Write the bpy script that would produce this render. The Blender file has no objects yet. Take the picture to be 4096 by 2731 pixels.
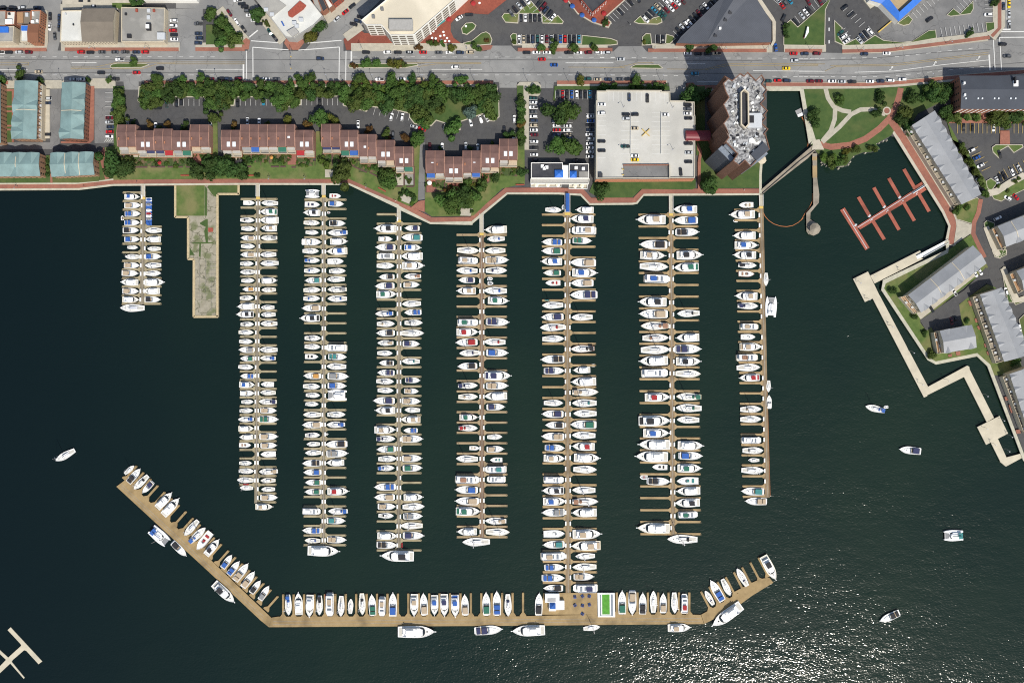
import bpy, bmesh, math, random, re
from mathutils import Vector, Matrix
from mathutils.geometry import tessellate_polygon
random.seed(7)
S = bpy.context.scene
COL = S.collection

# ---------------------------------------------------------------- camera, world, sun
CAM_H = 600.0                      # metres above the quay
K = 0.15                           # metres on the quay per photograph pixel
cam = bpy.data.cameras.new('camera'); camo = bpy.data.objects.new('camera', cam); COL.objects.link(camo)
camo.location = (0, 0, CAM_H); camo.rotation_euler = (0, 0, 0)
cam.sensor_fit = 'HORIZONTAL'; cam.sensor_width = 36; cam.lens = 36 * CAM_H / (4096 * K)
cam.clip_start = 1; cam.clip_end = 12000
S.camera = camo
SUN_EL, SUN_AZ = math.radians(55), math.radians(155)      # azimuth clockwise from north (up in the picture)
w = bpy.data.worlds.new('World'); S.world = w; w.use_nodes = True
nt = w.node_tree; bg = nt.nodes['Background']
sky = nt.nodes.new('ShaderNodeTexSky'); sky.sky_type = 'NISHITA'; sky.sun_disc = False
sky.sun_elevation = SUN_EL; sky.sun_rotation = SUN_AZ; sky.air_density = 1.2; sky.dust_density = 1.5
nt.links.new(sky.outputs[0], bg.inputs[0]); bg.inputs[1].default_value = 0.11
sl = bpy.data.lights.new('sun', 'SUN'); sl.energy = 4.3; sl.angle = math.radians(0.53); sl.color = (1, .945, .84)
so = bpy.data.objects.new('sun', sl); COL.objects.link(so)
sd = Vector((math.sin(SUN_AZ) * math.cos(SUN_EL), math.cos(SUN_AZ) * math.cos(SUN_EL), math.sin(SUN_EL)))
so.rotation_euler = sd.to_track_quat('Z', 'Y').to_euler()
S.view_settings.view_transform = 'Standard'; S.view_settings.look = 'None'
S.cycles.use_denoising = False; S.cycles.filter_width = 1.1
S.view_settings.exposure = 0.0; S.view_settings.gamma = 1

# ---------------------------------------------------------------- plan coordinates
# survey sheets: origin and scale of each enlarged sheet of the aerial survey
T = dict(n=(0,0,1), t1=(0,0,2.61333), t2=(800,0,2.61333), t3=(1600,0,2.61333), t4=(2400,0,2.61333), t5=(3196,0,2.61333),
 r1=(3196,560,2.61333), r2=(3346,1000,3.136), r3=(3346,1450,3.136), r4=(3196,1900,2.61333),
 l1=(0,400,2.61333), l2=(800,400,2.61333), l3=(1600,400,1.49333), l4=(2350,260,1.49333),
 p1=(450,720,3.136), p2=(900,1200,3.136), p3=(900,1680,3.136), q1=(1170,740,3.136), q2=(1450,1200,3.136), q3=(1450,1680,3.136),
 e1=(1780,760,3.136), f2=(2140,1240,3.136), f3=(2140,1720,3.136), g1=(2470,760,3.136), g2=(2500,1240,3.136), g3=(2500,1720,3.136),
 b1=(2080,2081,2.41231), b2=(1050,2081,2.41231), b3=(400,1820,2.85091), w5=(0,1750,2.24), w6=(0,2331,2.24),
 c1=(1950,2331,4.48), c2=(840,2280,4.48), c3=(2880,2180,4.48), gr=(2370,340,2.98667), s6=(2700,280,2.98667), s7=(2700,500,2.98667),
 a1=(450,1150,5.22667))
def N(t, x, y):
    o = T[t]; return (o[0] + x / o[2], o[1] + y / o[2])
def W(nx, ny, z=0.0):              # true ground position of a point surveyed at height z
    f = K * (CAM_H - z) / CAM_H
    return Vector(((nx - 2048) * f, (1365.5 - ny) * f, z))
def P(t, x, y, z=0.0): return W(*N(t, x, y), z)
def PL(t, s, z=0.0):               # 'x,y x,y' or 't:x,y' items -> world points
    out = []
    for it in s.split():
        tt = t
        if ':' in it: tt, it = it.split(':')
        x, y = it.split(','); out.append(P(tt, float(x), float(y), z))
    return out

# ---------------------------------------------------------------- materials
M = {}
def mat(name, col, rough=.7, var=.12, scale=.6, metal=0, spec=.5, detail=3, rnd=0, col2=None, bump=0):
    if name in M: return M[name]
    m = bpy.data.materials.new(name); m.use_nodes = True; t = m.node_tree; b = t.nodes['Principled BSDF']
    b.inputs['Roughness'].default_value = rough; b.inputs['Metallic'].default_value = metal
    b.inputs['Specular IOR Level'].default_value = spec
    g = t.nodes.new('ShaderNodeNewGeometry'); n = t.nodes.new('ShaderNodeTexNoise')
    n.inputs['Scale'].default_value = scale; n.inputs['Detail'].default_value = detail; n.inputs['Roughness'].default_value = .65
    t.links.new(g.outputs['Position'], n.inputs['Vector'])
    r = t.nodes.new('ShaderNodeValToRGB'); r.color_ramp.elements[0].position = .3; r.color_ramp.elements[1].position = .7
    c2 = col2 or tuple(min(1, c * (1 + var)) for c in col)
    c1 = col if col2 else tuple(c * (1 - var) for c in col)
    r.color_ramp.elements[0].color = (*c1, 1); r.color_ramp.elements[1].color = (*c2, 1)
    t.links.new(n.outputs['Fac'], r.inputs[0]); out = r.outputs[0]
    if rnd:
        oi = t.nodes.new('ShaderNodeObjectInfo'); h = t.nodes.new('ShaderNodeHueSaturation')
        mr = t.nodes.new('ShaderNodeMapRange'); mr.inputs[3].default_value = 1 - rnd; mr.inputs[4].default_value = 1 + rnd
        mh = t.nodes.new('ShaderNodeMapRange'); mh.inputs[3].default_value = .5 - rnd * .07; mh.inputs[4].default_value = .5 + rnd * .05
        t.links.new(oi.outputs['Random'], mr.inputs[0]); t.links.new(oi.outputs['Random'], mh.inputs[0])
        t.links.new(mr.outputs[0], h.inputs['Value']); t.links.new(mh.outputs[0], h.inputs['Hue']); t.links.new(out, h.inputs['Color']); out = h.outputs[0]
    t.links.new(out, b.inputs['Base Color'])
    if bump:
        bp = t.nodes.new('ShaderNodeBump'); bp.inputs['Strength'].default_value = bump; bp.inputs['Distance'].default_value = .3
        n2 = t.nodes.new('ShaderNodeTexNoise'); n2.inputs['Scale'].default_value = 4; t.links.new(g.outputs['Position'], n2.inputs['Vector'])
        t.links.new(n2.outputs['Fac'], bp.inputs['Height']); t.links.new(bp.outputs[0], b.inputs['Normal'])
    M[name] = m; return m
def two_scale(name, c1, c2, s1, c3, s2, rough=.9, amt=.5, lo=.45, hi=.6):   # base noise plus sparse larger patches of c3
    m = mat(name, c1, rough, col2=c2, scale=s1); t = m.node_tree; b = t.nodes['Principled BSDF']
    src = b.inputs['Base Color'].links[0].from_socket; g = t.nodes.new('ShaderNodeNewGeometry')
    n = t.nodes.new('ShaderNodeTexNoise'); n.inputs['Scale'].default_value = s2; n.inputs['Detail'].default_value = 5
    t.links.new(g.outputs['Position'], n.inputs['Vector'])
    mr = t.nodes.new('ShaderNodeMapRange'); mr.inputs[1].default_value = lo; mr.inputs[2].default_value = hi; mr.inputs[4].default_value = amt
    t.links.new(n.outputs['Fac'], mr.inputs[0]); mx = t.nodes.new('ShaderNodeMixRGB'); mx.inputs[2].default_value = (*c3, 1)
    t.links.new(mr.outputs[0], mx.inputs[0]); t.links.new(src, mx.inputs[1]); t.links.new(mx.outputs[0], b.inputs['Base Color'])
    return m
def planks(name, c1, c2, freq=2.2, rot=0, rough=.8, patch=None):
    m = two_scale(name, c1, c2, .25, tuple(v*.55 for v in c1), .11, rough, .7, .5, .68) ; t = m.node_tree; b = t.nodes['Principled BSDF']
    src = b.inputs['Base Color'].links[0].from_socket; g = t.nodes.new('ShaderNodeNewGeometry')
    mp = t.nodes.new('ShaderNodeMapping'); mp.inputs['Rotation'].default_value = (0, 0, rot); t.links.new(g.outputs['Position'], mp.inputs[0])
    wv = t.nodes.new('ShaderNodeTexWave'); wv.inputs['Scale'].default_value = freq; wv.inputs['Distortion'].default_value = .6
    t.links.new(mp.outputs[0], wv.inputs[0]); mx = t.nodes.new('ShaderNodeMixRGB'); mx.blend_type = 'MULTIPLY'; mx.inputs[0].default_value = .35
    t.links.new(src, mx.inputs[1]); t.links.new(wv.outputs[0], mx.inputs[2]); t.links.new(mx.outputs[0], b.inputs['Base Color']); return m
def cracks(name, c, scale=.09, w_=.012, amt=.5):
    m = M[name]; t = m.node_tree; b = t.nodes['Principled BSDF']; src = b.inputs['Base Color'].links[0].from_socket; g = t.nodes.new('ShaderNodeNewGeometry')
    n = t.nodes.new('ShaderNodeTexNoise'); n.inputs['Scale'].default_value = .3; ad = t.nodes.new('ShaderNodeVectorMath'); ad.operation = 'MULTIPLY_ADD'; ad.inputs[1].default_value = (4,4,4)
    t.links.new(g.outputs['Position'], n.inputs['Vector']); t.links.new(n.outputs['Color'], ad.inputs[0]); t.links.new(g.outputs['Position'], ad.inputs[2])
    v = t.nodes.new('ShaderNodeTexVoronoi'); v.feature = 'DISTANCE_TO_EDGE'; v.inputs['Scale'].default_value = scale; t.links.new(ad.outputs[0], v.inputs['Vector'])
    mr = t.nodes.new('ShaderNodeMapRange'); mr.inputs[1].default_value = 0; mr.inputs[2].default_value = w_; mr.inputs[3].default_value = amt; mr.inputs[4].default_value = 0; t.links.new(v.outputs[0], mr.inputs[0])
    mx = t.nodes.new('ShaderNodeMixRGB'); mx.inputs[2].default_value = (*c,1); t.links.new(mr.outputs[0], mx.inputs[0]); t.links.new(src, mx.inputs[1]); t.links.new(mx.outputs[0], b.inputs['Base Color'])
two_scale('ground', (.055,.055,.058), (.075,.075,.077), .35, (.085,.083,.08), .05, amt=.6)
two_scale('road', (.21,.21,.205), (.26,.258,.25), .15, (.155,.155,.155), .035, amt=.5)
two_scale('asphalt_light', (.165,.165,.165), (.2,.198,.195), .3, (.125,.125,.125), .06, amt=.6)
two_scale('grass', (.035,.075,.015), (.065,.105,.024), .25, (.16,.14,.055), .04, amt=.6, lo=.5, hi=.7)
two_scale('grass_dry', (.06,.105,.02), (.105,.15,.035), .4, (.2,.175,.075), .09, amt=.7, lo=.47, hi=.66)
cracks('ground',(.03,.03,.03)); cracks('road',(.09,.09,.09),.05,.01,.6); cracks('asphalt_light',(.07,.07,.07),.07,.012,.6)
mat('concrete', (.46,.42,.34), .85, .12, .4)
mat('sidewalk', (.4,.37,.3), .85, .12, .5)
mat('seawall', (.45,.43,.34), .85, .15, .4)
two_scale('brick_paving', (.25,.1,.07), (.33,.14,.095), .8, (.2,.085,.065), .07, amt=.6)
mat('brick_red', (.3,.065,.04), .85, .2, 1)
two_scale('old_concrete', (.25,.225,.165), (.35,.32,.25), .3, (.12,.14,.055), .14, amt=.8, lo=.53, hi=.62); 
cracks('old_concrete',(.07,.075,.035),.12,.03,.85); two_scale('brick_plaza', (.2,.05,.033), (.28,.075,.045), .8, (.15,.045,.03), .07, amt=.6)
planks('dock_grey', (.34,.285,.17), (.43,.365,.225), 2.0); planks('dock_main', (.2,.17,.115), (.28,.24,.165), 2.0)
planks('dock_tan', (.38,.27,.135), (.48,.345,.18), 2.0); planks('dock_main_tan', (.25,.18,.1), (.33,.24,.14), 2.0)
planks('dock_brown', (.36,.27,.15), (.45,.335,.2), 2.0); planks('dock_main_brown', (.2,.125,.075), (.27,.175,.11), 2.0)
planks('dock_orange', (.34,.235,.105), (.43,.305,.145), 1.6)
mat('dock_edge', (.46,.37,.22), .8, .2, 1)
planks('dock_red', (.34,.09,.055), (.46,.14,.09), 2, rot=.54)
mat('board_beige', (.52,.47,.36), .85, .12, .15)
planks('board_old', (.3,.26,.2), (.4,.35,.28), 1.5, rot=.66)
mat('white', (.88,.88,.87), .35, .03, .8); mat('cream', (.8,.74,.58), .4, .05, .8); mat('white_matte', (.78,.78,.75), .7, .06, 1)
mat('deckgrey', (.5,.48,.43), .6, .15, 2); mat('deckwhite', (.7,.69,.65), .55, .08, 2.5)
mat('yellowpaint', (.6,.42,.1), .7, .1, 1); mat('lanemark', (.62,.62,.6), .8, .12, 2); mat('faded_yellow', (.34,.27,.15), .8, .1, 2)
mat('tar', (.12,.12,.12), .9, .2, .2)
mat('glass', (.02,.025,.03), .12, .1, 1); mat('glass_grey', (.2,.23,.27), .2, .2, .8)
mat('metal', (.6,.6,.62), .35, .05, 1, metal=.6); mat('pole', (.18,.18,.18), .5); mat('rubber', (.03,.03,.03), .8)
mat('teak', (.35,.2,.1), .7, .2, 2); mat('pile', (.2,.16,.11), .8, .2, 2)
CC = dict(w=(.88,.88,.86), b=(.025,.1,.36), n=(.025,.03,.09), g=(.02,.13,.085), c=(.04,.2,.2), t=(.42,.33,.23), k=(.018,.018,.022),
          r=(.32,.015,.02), y=(.23,.235,.24), a=(.3,.16,.1), o=(.5,.25,.06), s=(.5,.52,.54), m=(.22,.02,.025))
CN = dict(w='white', b='blue', n='navy', g='green', c='teal', t='tan', k='black', r='red', y='grey', a='brown', o='orange', s='silver', m='maroon')
for k, c in CC.items(): mat('canvas_' + CN[k], c, .8 if k != 'w' else .5, .1, 1.5)
mat('hull_G', (.3,.3,.3), .4); mat('hull_T', (.7,.62,.45), .4); mat('hull_N', (.03,.04,.1), .3); mat('hull_R', (.2,.07,.04), .4)
CARC = dict(w=(.85,.85,.85), s=(.5,.52,.54), k=(.025,.025,.03), y=(.1,.105,.115), n=(.03,.045,.085), b=(.02,.09,.35), r=(.5,.015,.018), m=(.14,.012,.02),
            g=(.02,.08,.075), t=(.5,.42,.3), c=(.03,.22,.35), a=(.9,.6,.02))
CARN = dict(w='white', s='silver', k='black', y='dark grey', n='navy', b='bright blue', r='red', m='maroon', g='dark green', t='beige', c='teal blue', a='yellow')
for k, c in CARC.items(): mat('paint_' + CARN[k].replace(' ', '_'), c, .25, .03, 1)
M['paint_X'] = M['paint_white']

# ---------------------------------------------------------------- object helpers
def tag(o, label=None, cat=None, group=None, kind=None):
    if label: o['label'] = label
    if cat: o['category'] = cat
    if group: o['group'] = group
    if kind: o['kind'] = kind
    return o
def obj(name, me, m=None, parent=None, loc=(0,0,0)):
    o = bpy.data.objects.new(name, me); COL.objects.link(o); o.location = loc
    if m is not None:
        if not me.materials: me.materials.append(None)
        o.material_slots[0].link = 'OBJECT'; o.material_slots[0].material = M[m] if isinstance(m, str) else m
    if parent: o.parent = parent
    return o
def empty(name, loc, rz=0, scale=(1,1,1)):
    o = bpy.data.objects.new(name, None); COL.objects.link(o); o.location = loc; o.rotation_euler = (0,0,rz); o.scale = scale
    o.empty_display_size = .5; return o
class MB:
    def __init__(s): s.v = []; s.f = []
    def add(s, vs, fs):
        n = len(s.v); s.v += [tuple(v) for v in vs]; s.f += [tuple(i + n for i in f) for f in fs]; return s
    def box(s, x0, x1, y0, y1, z0, z1, tx=0, ty=0):      # tx,ty: inset of the top
        return s.add([(x0,y0,z0),(x1,y0,z0),(x1,y1,z0),(x0,y1,z0),(x0+tx,y0+ty,z1),(x1-tx,y0+ty,z1),(x1-tx,y1-ty,z1),(x0+tx,y1-ty,z1)],
            [(3,2,1,0),(4,5,6,7),(0,1,5,4),(1,2,6,5),(2,3,7,6),(3,0,4,7)])
    def prism(s, pts, z0, z1, top=True, bottom=False, sc=1):   # pts: 2D/3D list, any winding
        pts = ccw([(p[0], p[1]) for p in pts]); n = len(pts)
        cx = sum(p[0] for p in pts) / n; cy = sum(p[1] for p in pts) / n
        vs = [(p[0], p[1], z0) for p in pts] + [(cx + (p[0]-cx)*sc, cy + (p[1]-cy)*sc, z1) for p in pts]
        fs = [(i, (i+1) % n, n + (i+1) % n, n + i) for i in range(n)]
        if top or bottom:
            tr = tess(pts)
            if top: fs += [tuple(n + i for i in t) for t in tr]
            if bottom: fs += [tuple(reversed(t)) for t in tr]
        return s.add(vs, fs)
    def cyl(s, x, y, z0, z1, r0, r1=None, n=8):
        r1 = r0 if r1 is None else r1
        vs = [(x + r0*math.cos(a*2*math.pi/n), y + r0*math.sin(a*2*math.pi/n), z0) for a in range(n)]
        vs += [(x + r1*math.cos(a*2*math.pi/n), y + r1*math.sin(a*2*math.pi/n), z1) for a in range(n)]
        return s.add(vs, [(i,(i+1)%n,n+(i+1)%n,n+i) for i in range(n)] + [tuple(range(n,2*n)), tuple(range(n-1,-1,-1))])
    def tube(s, a, b, r, n=5):
        a = Vector(a); b = Vector(b); d = (b-a); q = d.to_track_quat('Z','Y'); L = d.length; vs = []
        for z in (0, L):
            for i in range(n):
                th = i*2*math.pi/n; vs.append(a + q @ Vector((r*math.cos(th), r*math.sin(th), z)))
        return s.add(vs, [(i,(i+1)%n,n+(i+1)%n,n+i) for i in range(n)] + [tuple(range(n,2*n)), tuple(range(n-1,-1,-1))])
    def mesh(s, name='m', smooth=False):
        me = bpy.data.meshes.new(name); me.from_pydata(s.v, [], s.f); me.update()
        if smooth:
            for p in me.polygons: p.use_smooth = True
        return me
    def build(s, name, m, parent=None, local=False):
        """world-space mesh, origin moved to its own base"""
        if parent is not None and not local:
            inv = parent.matrix_basis.inverted(); s.v = [tuple(inv @ Vector(v)) for v in s.v]
            return obj(name, s.mesh(name), m, parent)
        if parent is None:
            c = Vector((sum(v[0] for v in s.v)/len(s.v), sum(v[1] for v in s.v)/len(s.v), min(v[2] for v in s.v)))
            s.v = [(v[0]-c.x, v[1]-c.y, v[2]-c.z) for v in s.v]
            return obj(name, s.mesh(name), m, None, c)
        return obj(name, s.mesh(name), m, parent)
def area(p): return .5*sum(p[i][0]*p[(i+1)%len(p)][1]-p[(i+1)%len(p)][0]*p[i][1] for i in range(len(p)))
def ccw(p): return list(reversed(p)) if area(p) < 0 else list(p)
def tess(p):
    out = []
    for t in tessellate_polygon([[Vector((q[0], q[1], 0)) for q in p]]):
        a = area([p[i] for i in t])
        if abs(a) > 1e-9: out.append(tuple(t) if a > 0 else tuple(reversed(t)))
    return out
def offset(p, d):                  # inset of a ccw polygon by d (negative: outward)
    p = ccw([(q[0], q[1]) for q in p]); n = len(p); out = []
    for i in range(n):
        a, b, c = Vector(p[i-1]), Vector(p[i]), Vector(p[(i+1) % n])
        u = (b-a).normalized(); v = (c-b).normalized(); nu = Vector((-u.y, u.x)); nv = Vector((-v.y, v.x))
        k = 1 + nu.dot(nv); bis = (nu+nv)/max(k, .35); out.append(tuple(b + bis*d))
    return out
def strip_poly(pts, wid):          # polyline -> polygon
    L = []; R = []; n = len(pts); pts = [Vector((p[0], p[1])) for p in pts]
    for i in range(n):
        u = (pts[min(i+1,n-1)]-pts[max(i-1,0)]).normalized()
        if 0 < i < n-1:
            a = (pts[i]-pts[i-1]).normalized(); b = (pts[i+1]-pts[i]).normalized(); c = max(.5, math.cos(a.angle(b)/2)) if a.length and b.length else 1
        else: c = 1
        nn = Vector((-u.y, u.x))*wid/2/c; L.append(tuple(pts[i]+nn)); R.append(tuple(pts[i]-nn))
    return L + R[::-1]
_z = [0]
def lay(): _z[0] += 1; return .003*_z[0]
def ordn(i):
    s = 'first second third fourth fifth sixth seventh eighth ninth tenth eleventh twelfth thirteenth fourteenth fifteenth sixteenth seventeenth eighteenth nineteenth'.split()
    if i <= 19: return s[i-1]
    t = {2:'twent', 3:'thirt', 4:'fort', 5:'fift', 6:'sixt', 7:'sevent', 8:'eight', 9:'ninet'}[i//10]
    return t + 'ieth' if i % 10 == 0 else t + 'y-' + s[i % 10 - 1]
# ================================================================ WATER AND LAND
WR = .15
WV = ((.85, 1, .13, (1,1.7,1), 0), (.3, 1, .15, (1,1.8,1), 1), (.09, 1, .32, (.8,1.7,1), 1))
m = mat('water', (.006,.021,.02), WR, .3, .006, spec=.5); wt = m.node_tree; wb = wt.nodes['Principled BSDF']; wb.inputs['IOR'].default_value = 1.33
rp = [n for n in wt.nodes if n.type == 'VALTORGB'][0]; rp.color_ramp.elements[0].color = (.005,.015,.0125,1); rp.color_ramp.elements[1].color = (.0095,.022,.0145,1)
g = wt.nodes.new('ShaderNodeNewGeometry'); prev = None
# wind: the sheltered basin is calmer than the open water to the south and east; gusts vary it
sx = wt.nodes.new('ShaderNodeSeparateXYZ'); wt.links.new(g.outputs['Position'], sx.inputs[0])
def wmr(src, a, b, c, d):
    r = wt.nodes.new('ShaderNodeMapRange'); r.inputs[1].default_value = a; r.inputs[2].default_value = b; r.inputs[3].default_value = c; r.inputs[4].default_value = d; r.interpolation_type = 'SMOOTHSTEP'; wt.links.new(src, r.inputs[0]); return r.outputs[0]
mxm = wt.nodes.new('ShaderNodeMath'); mxm.operation = 'MAXIMUM'; wt.links.new(wmr(sx.outputs['Y'], -150, -200, .42, 1.0), mxm.inputs[0]); wt.links.new(wmr(sx.outputs['X'], 90, 240, .42, .68), mxm.inputs[1])
lft = wt.nodes.new('ShaderNodeMath'); lft.operation = 'MULTIPLY'; wt.links.new(mxm.outputs[0], lft.inputs[0]); wt.links.new(wmr(sx.outputs['X'], -260, -60, .5, 1.0), lft.inputs[1])
gn = wt.nodes.new('ShaderNodeTexNoise'); gn.inputs['Scale'].default_value = .022; gn.inputs['Detail'].default_value = 3; gmp = wt.nodes.new('ShaderNodeMapping'); gmp.inputs['Scale'].default_value = (.6,1.6,1); gmp.inputs['Rotation'].default_value = (0,0,-.5); wt.links.new(g.outputs['Position'], gmp.inputs[0]); wt.links.new(gmp.outputs[0], gn.inputs['Vector'])
dk = wt.nodes.new('ShaderNodeMixRGB'); dk.inputs[1].default_value = (.003,.0085,.0095,1); wt.links.new(wmr(sx.outputs['X'], -330, -40, 0, 1), dk.inputs[0]); wt.links.new(rp.outputs[0], dk.inputs[2]); wt.links.new(dk.outputs[0], wb.inputs['Base Color'])   # base colour grows darker and bluer towards the west
gust = wt.nodes.new('ShaderNodeMath'); gust.operation = 'MULTIPLY'; wt.links.new(lft.outputs[0], gust.inputs[0]); wt.links.new(wmr(gn.outputs['Fac'], .3, .7, .65, 1.15), gust.inputs[1])
for (sc, st, dist, stretch, det) in WV:
    mp = wt.nodes.new('ShaderNodeMapping'); mp.inputs['Scale'].default_value = stretch; mp.inputs['Rotation'].default_value = (0,0,.35)
    wt.links.new(g.outputs['Position'], mp.inputs[0]); n = wt.nodes.new('ShaderNodeTexNoise'); n.inputs['Scale'].default_value = sc
    n.inputs['Detail'].default_value = det; n.inputs['Distortion'].default_value = .3; wt.links.new(mp.outputs[0], n.inputs['Vector'])
    bp = wt.nodes.new('ShaderNodeBump'); bp.inputs['Strength'].default_value = st
    dm_ = wt.nodes.new('ShaderNodeMath'); dm_.operation = 'MULTIPLY'; dm_.inputs[1].default_value = dist; wt.links.new(gust.outputs[0], dm_.inputs[0]); wt.links.new(dm_.outputs[0], bp.inputs['Distance'])
    wt.links.new(n.outputs['Fac'], bp.inputs['Height'])
    if prev: wt.links.new(prev.outputs[0], bp.inputs['Normal'])
    prev = bp
wt.links.new(prev.outputs[0], wb.inputs['Normal'])
tag(MB().add([(-3500,-3500,-1.6),(3500,-3500,-1.6),(3500,3500,-1.6),(-3500,3500,-1.6)], [(0,1,2,3)]).build('water', 'water'), kind='structure')

SHORE = ('n:-20000,761 l1:0,941 l1:830,936 l1:1190,893 l1:1830,888 l2:410,883 l2:1560,884 l2:2080,1122 q1:1320,282 q1:1730,484 q1:2258,484 e1:340,414 e1:782,48 '
 'e1:1420,50 e1:1700,66 e1:1812,184 e1:2352,178 g1:242,170 g1:330,66 g1:1783,58 n:3043,700 n:3046,655 n:3064,640 n:3068,362 t4:1765,945 t4:2096,938 t4:2140,1200 t5:130,1490 r1:112,20 r1:140,110 '
 'r1:200,150 r1:235,235 r1:330,285 r1:500,275 r1:570,170 r1:680,130 r1:760,130 r1:850,100 r1:800,50 r1:900,10 r1:960,-45 r1:1025,-30 r1:1500,742 r1:1592,890 r1:1552,1052 '
 'r1:1548,1110 r1:1545,1170 r1:880,1488 r2:592,408 r2:568,492 r2:1150,1372 r2:1240,1422 r2:1758,1318 r2:1893,1445 r3:1895,35 r3:2352,1225 n:4130,1900 n:4400,2300 n:20000,4000 n:20000,-20000 n:-20000,-20000')
shore = PL('n', SHORE)
mb = MB().prism(shore, -3, 0)
tag(mb.build('ground', 'ground'), kind='structure')
def sheet(name, m, t, s, z=.02, h=None, kerb=None, pts=None):
    """a flat sheet of paving or turf; h: raised by a kerb height"""
    pts = pts or [p.to_2d() for p in PL(t, s)]; zz = z + lay()
    o = MB().prism(pts, 0.001 if zz > .08 else zz-.01, zz).build(name, m); tag(o, kind='structure')
    if kerb:
        p = ccw([tuple(q) for q in pts]); q = offset(p, kerb); n = len(p)
        r = offset(p, -.02); k = MB(); zt = zz + .04
        k.add([(a[0],a[1],zt) for a in r] + [(a[0],a[1],zt) for a in q] + [(a[0],a[1],0) for a in r], [(i,(i+1)%n,n+(i+1)%n,n+i) for i in range(n)] + [((i+1)%n,i,2*n+i,2*n+(i+1)%n) for i in range(n)])
        tag(k.build('kerb', 'concrete'), kind='structure')
    return o
def strip(name, m, t, s, wid, z=.02):
    return sheet(name, m, t, s, z, pts=strip_poly([p.to_2d() for p in PL(t, s)], wid))

# ---- roads
sheet('road', 'road', 'n', 't1:-6000,532 t1:510,532 t1:640,532 t3:2352,540 t4:1780,546 t5:380,556 t5:700,560 t5:1000,538 t5:1500,478 t5:1960,428 t5:2110,405 n:8000,-250 n:8000,50 n:4110,285 t5:2050,762 t5:1500,828 t5:1000,872 t5:700,887 t5:0,884 t4:1740,876 t4:1000,895 t4:975,872 t4:700,866 t3:0,856 t1:-6000,852')
sheet('road', 'road', 't5', '2100,-9000 3000,-9000 3000,340 2112,410 2100,330', .03)
sheet('road', 'road', 't1', '500,-60 640,-60 625,440 600,540 480,540 508,440', .03)
sheet('road', 'road', 't1', '-4000,-60 800,-60 640,20 640,110 500,110 -4000,110', .04)
sheet('road', 'road', 't2', '-300,-3000 620,-3000 560,0 700,190 870,440 860,540 500,540 505,400 330,180 200,100 -250,90', .04)
sheet('road', 'road', 't2', '1080,540 1240,370 1340,230 1640,20 3500,-3000 5000,-3000 1690,195 1700,260 1500,420 1500,540', .045)
sheet('road', 'road', 't1', '1730,95 1740,480 2120,480 2120,60 2352,40 2200,-60 2060,-60 2060,95', .035)
for s in ('t1:1290,845 t1:1450,845 t1:1450,940 t1:1300,940', 't3:1035,850 t3:1225,850 t3:1220,920 t3:1040,920', 't3:1465,850 t3:1610,850 t3:1600,925 t3:1470,925', 't4:720,850 t4:890,850 t4:900,1060 t4:740,1055',
          't3:960,480 t3:1160,480 t3:1220,540 t3:900,540', 't3:2285,488 t4:440,485 t4:490,545 t3:2230,542', 't1:1880,470 t1:2045,470 t1:2045,540 t1:1880,540', 't1:985,900 t1:1100,910 t1:1200,905 t1:1200,1500 t1:990,1500'):
    sheet('driveway', 'asphalt_light' if 't1:985' in s else 'road', 'n', s, .05)
sheet('parking_lot', 'asphalt_light', 't5', '960,230 1290,-3000 2040,-3000 2045,340 1430,410 1150,450 880,425 820,345', .03)
sheet('parking_lot', 'asphalt_light', 't1', '525,900 640,900 625,1500 540,1560 -4000,1560 -4000,1490 525,1490', .03)
sheet('driveway', 'asphalt_light', 'l2', '2290,470 2352,440 l3:148,260 l3:148,612 l2:2280,1080', .06)
for y in (627, 762):
    strip('road_wear', 'tar', 'n', f't1:-300,{y} t2:2352,{y} t3:2352,{y+4} t4:1700,{y+10}', .45, .03)
strip('road_wear', 'tar', 't5', '0,640 700,620 1300,560 2000,520', .4, .03); strip('road_wear', 'tar', 't5', '0,785 700,790 1300,745 2352,655', .4, .03)

# ---- road markings
def mark(t, s, wid=.3, m='lanemark'): strip('road_marking', m, t, s, wid, .06)
def dashes(t, x0, x1, y0, y1, step=110, L=45):
    n = int((x1-x0)/step); b = MB(); zz = .07 + lay()
    for i in range(n):
        x = x0+i*step; y = y0+(y1-y0)*i/max(n,1); yy = y+(y1-y0)*L/(x1-x0)
        b.prism(strip_poly([P(t,x,y), P(t,x+L,yy)], .22), zz-.01, zz)
    tag(b.build('lane_dashes', 'lanemark'), kind='structure')
for a in (('t1',0,2352,598,598),('t1',0,2352,787,787),('t2',1600,2352,600,600),('t3',0,2352,598,602),('t3',0,2352,787,787),('t4',0,1800,606,612),('t4',0,1200,788,795),('t4',1800,2352,800,806),('t4',1800,2352,612,616),
          ('t5',0,900,616,606),('t5',1000,1900,598,500),('t5',0,900,806,806),('t5',900,2000,806,690)): dashes(*a)
for t, s in (('t1','750,657 1010,657'),('t1','2050,728 2352,728'),('t2','0,728 450,728'),('t1','0,732 290,732'),('t3','330,728 860,728'),('t3','1730,660 2230,660'),('t4','910,666 1100,666'),('t4','1600,742 2352,748'),
             ('t4','1015,860 1230,860'),('t5','0,748 270,748'),('t5','580,758 1000,745 1500,680 1980,630')): mark(t, s)
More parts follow.
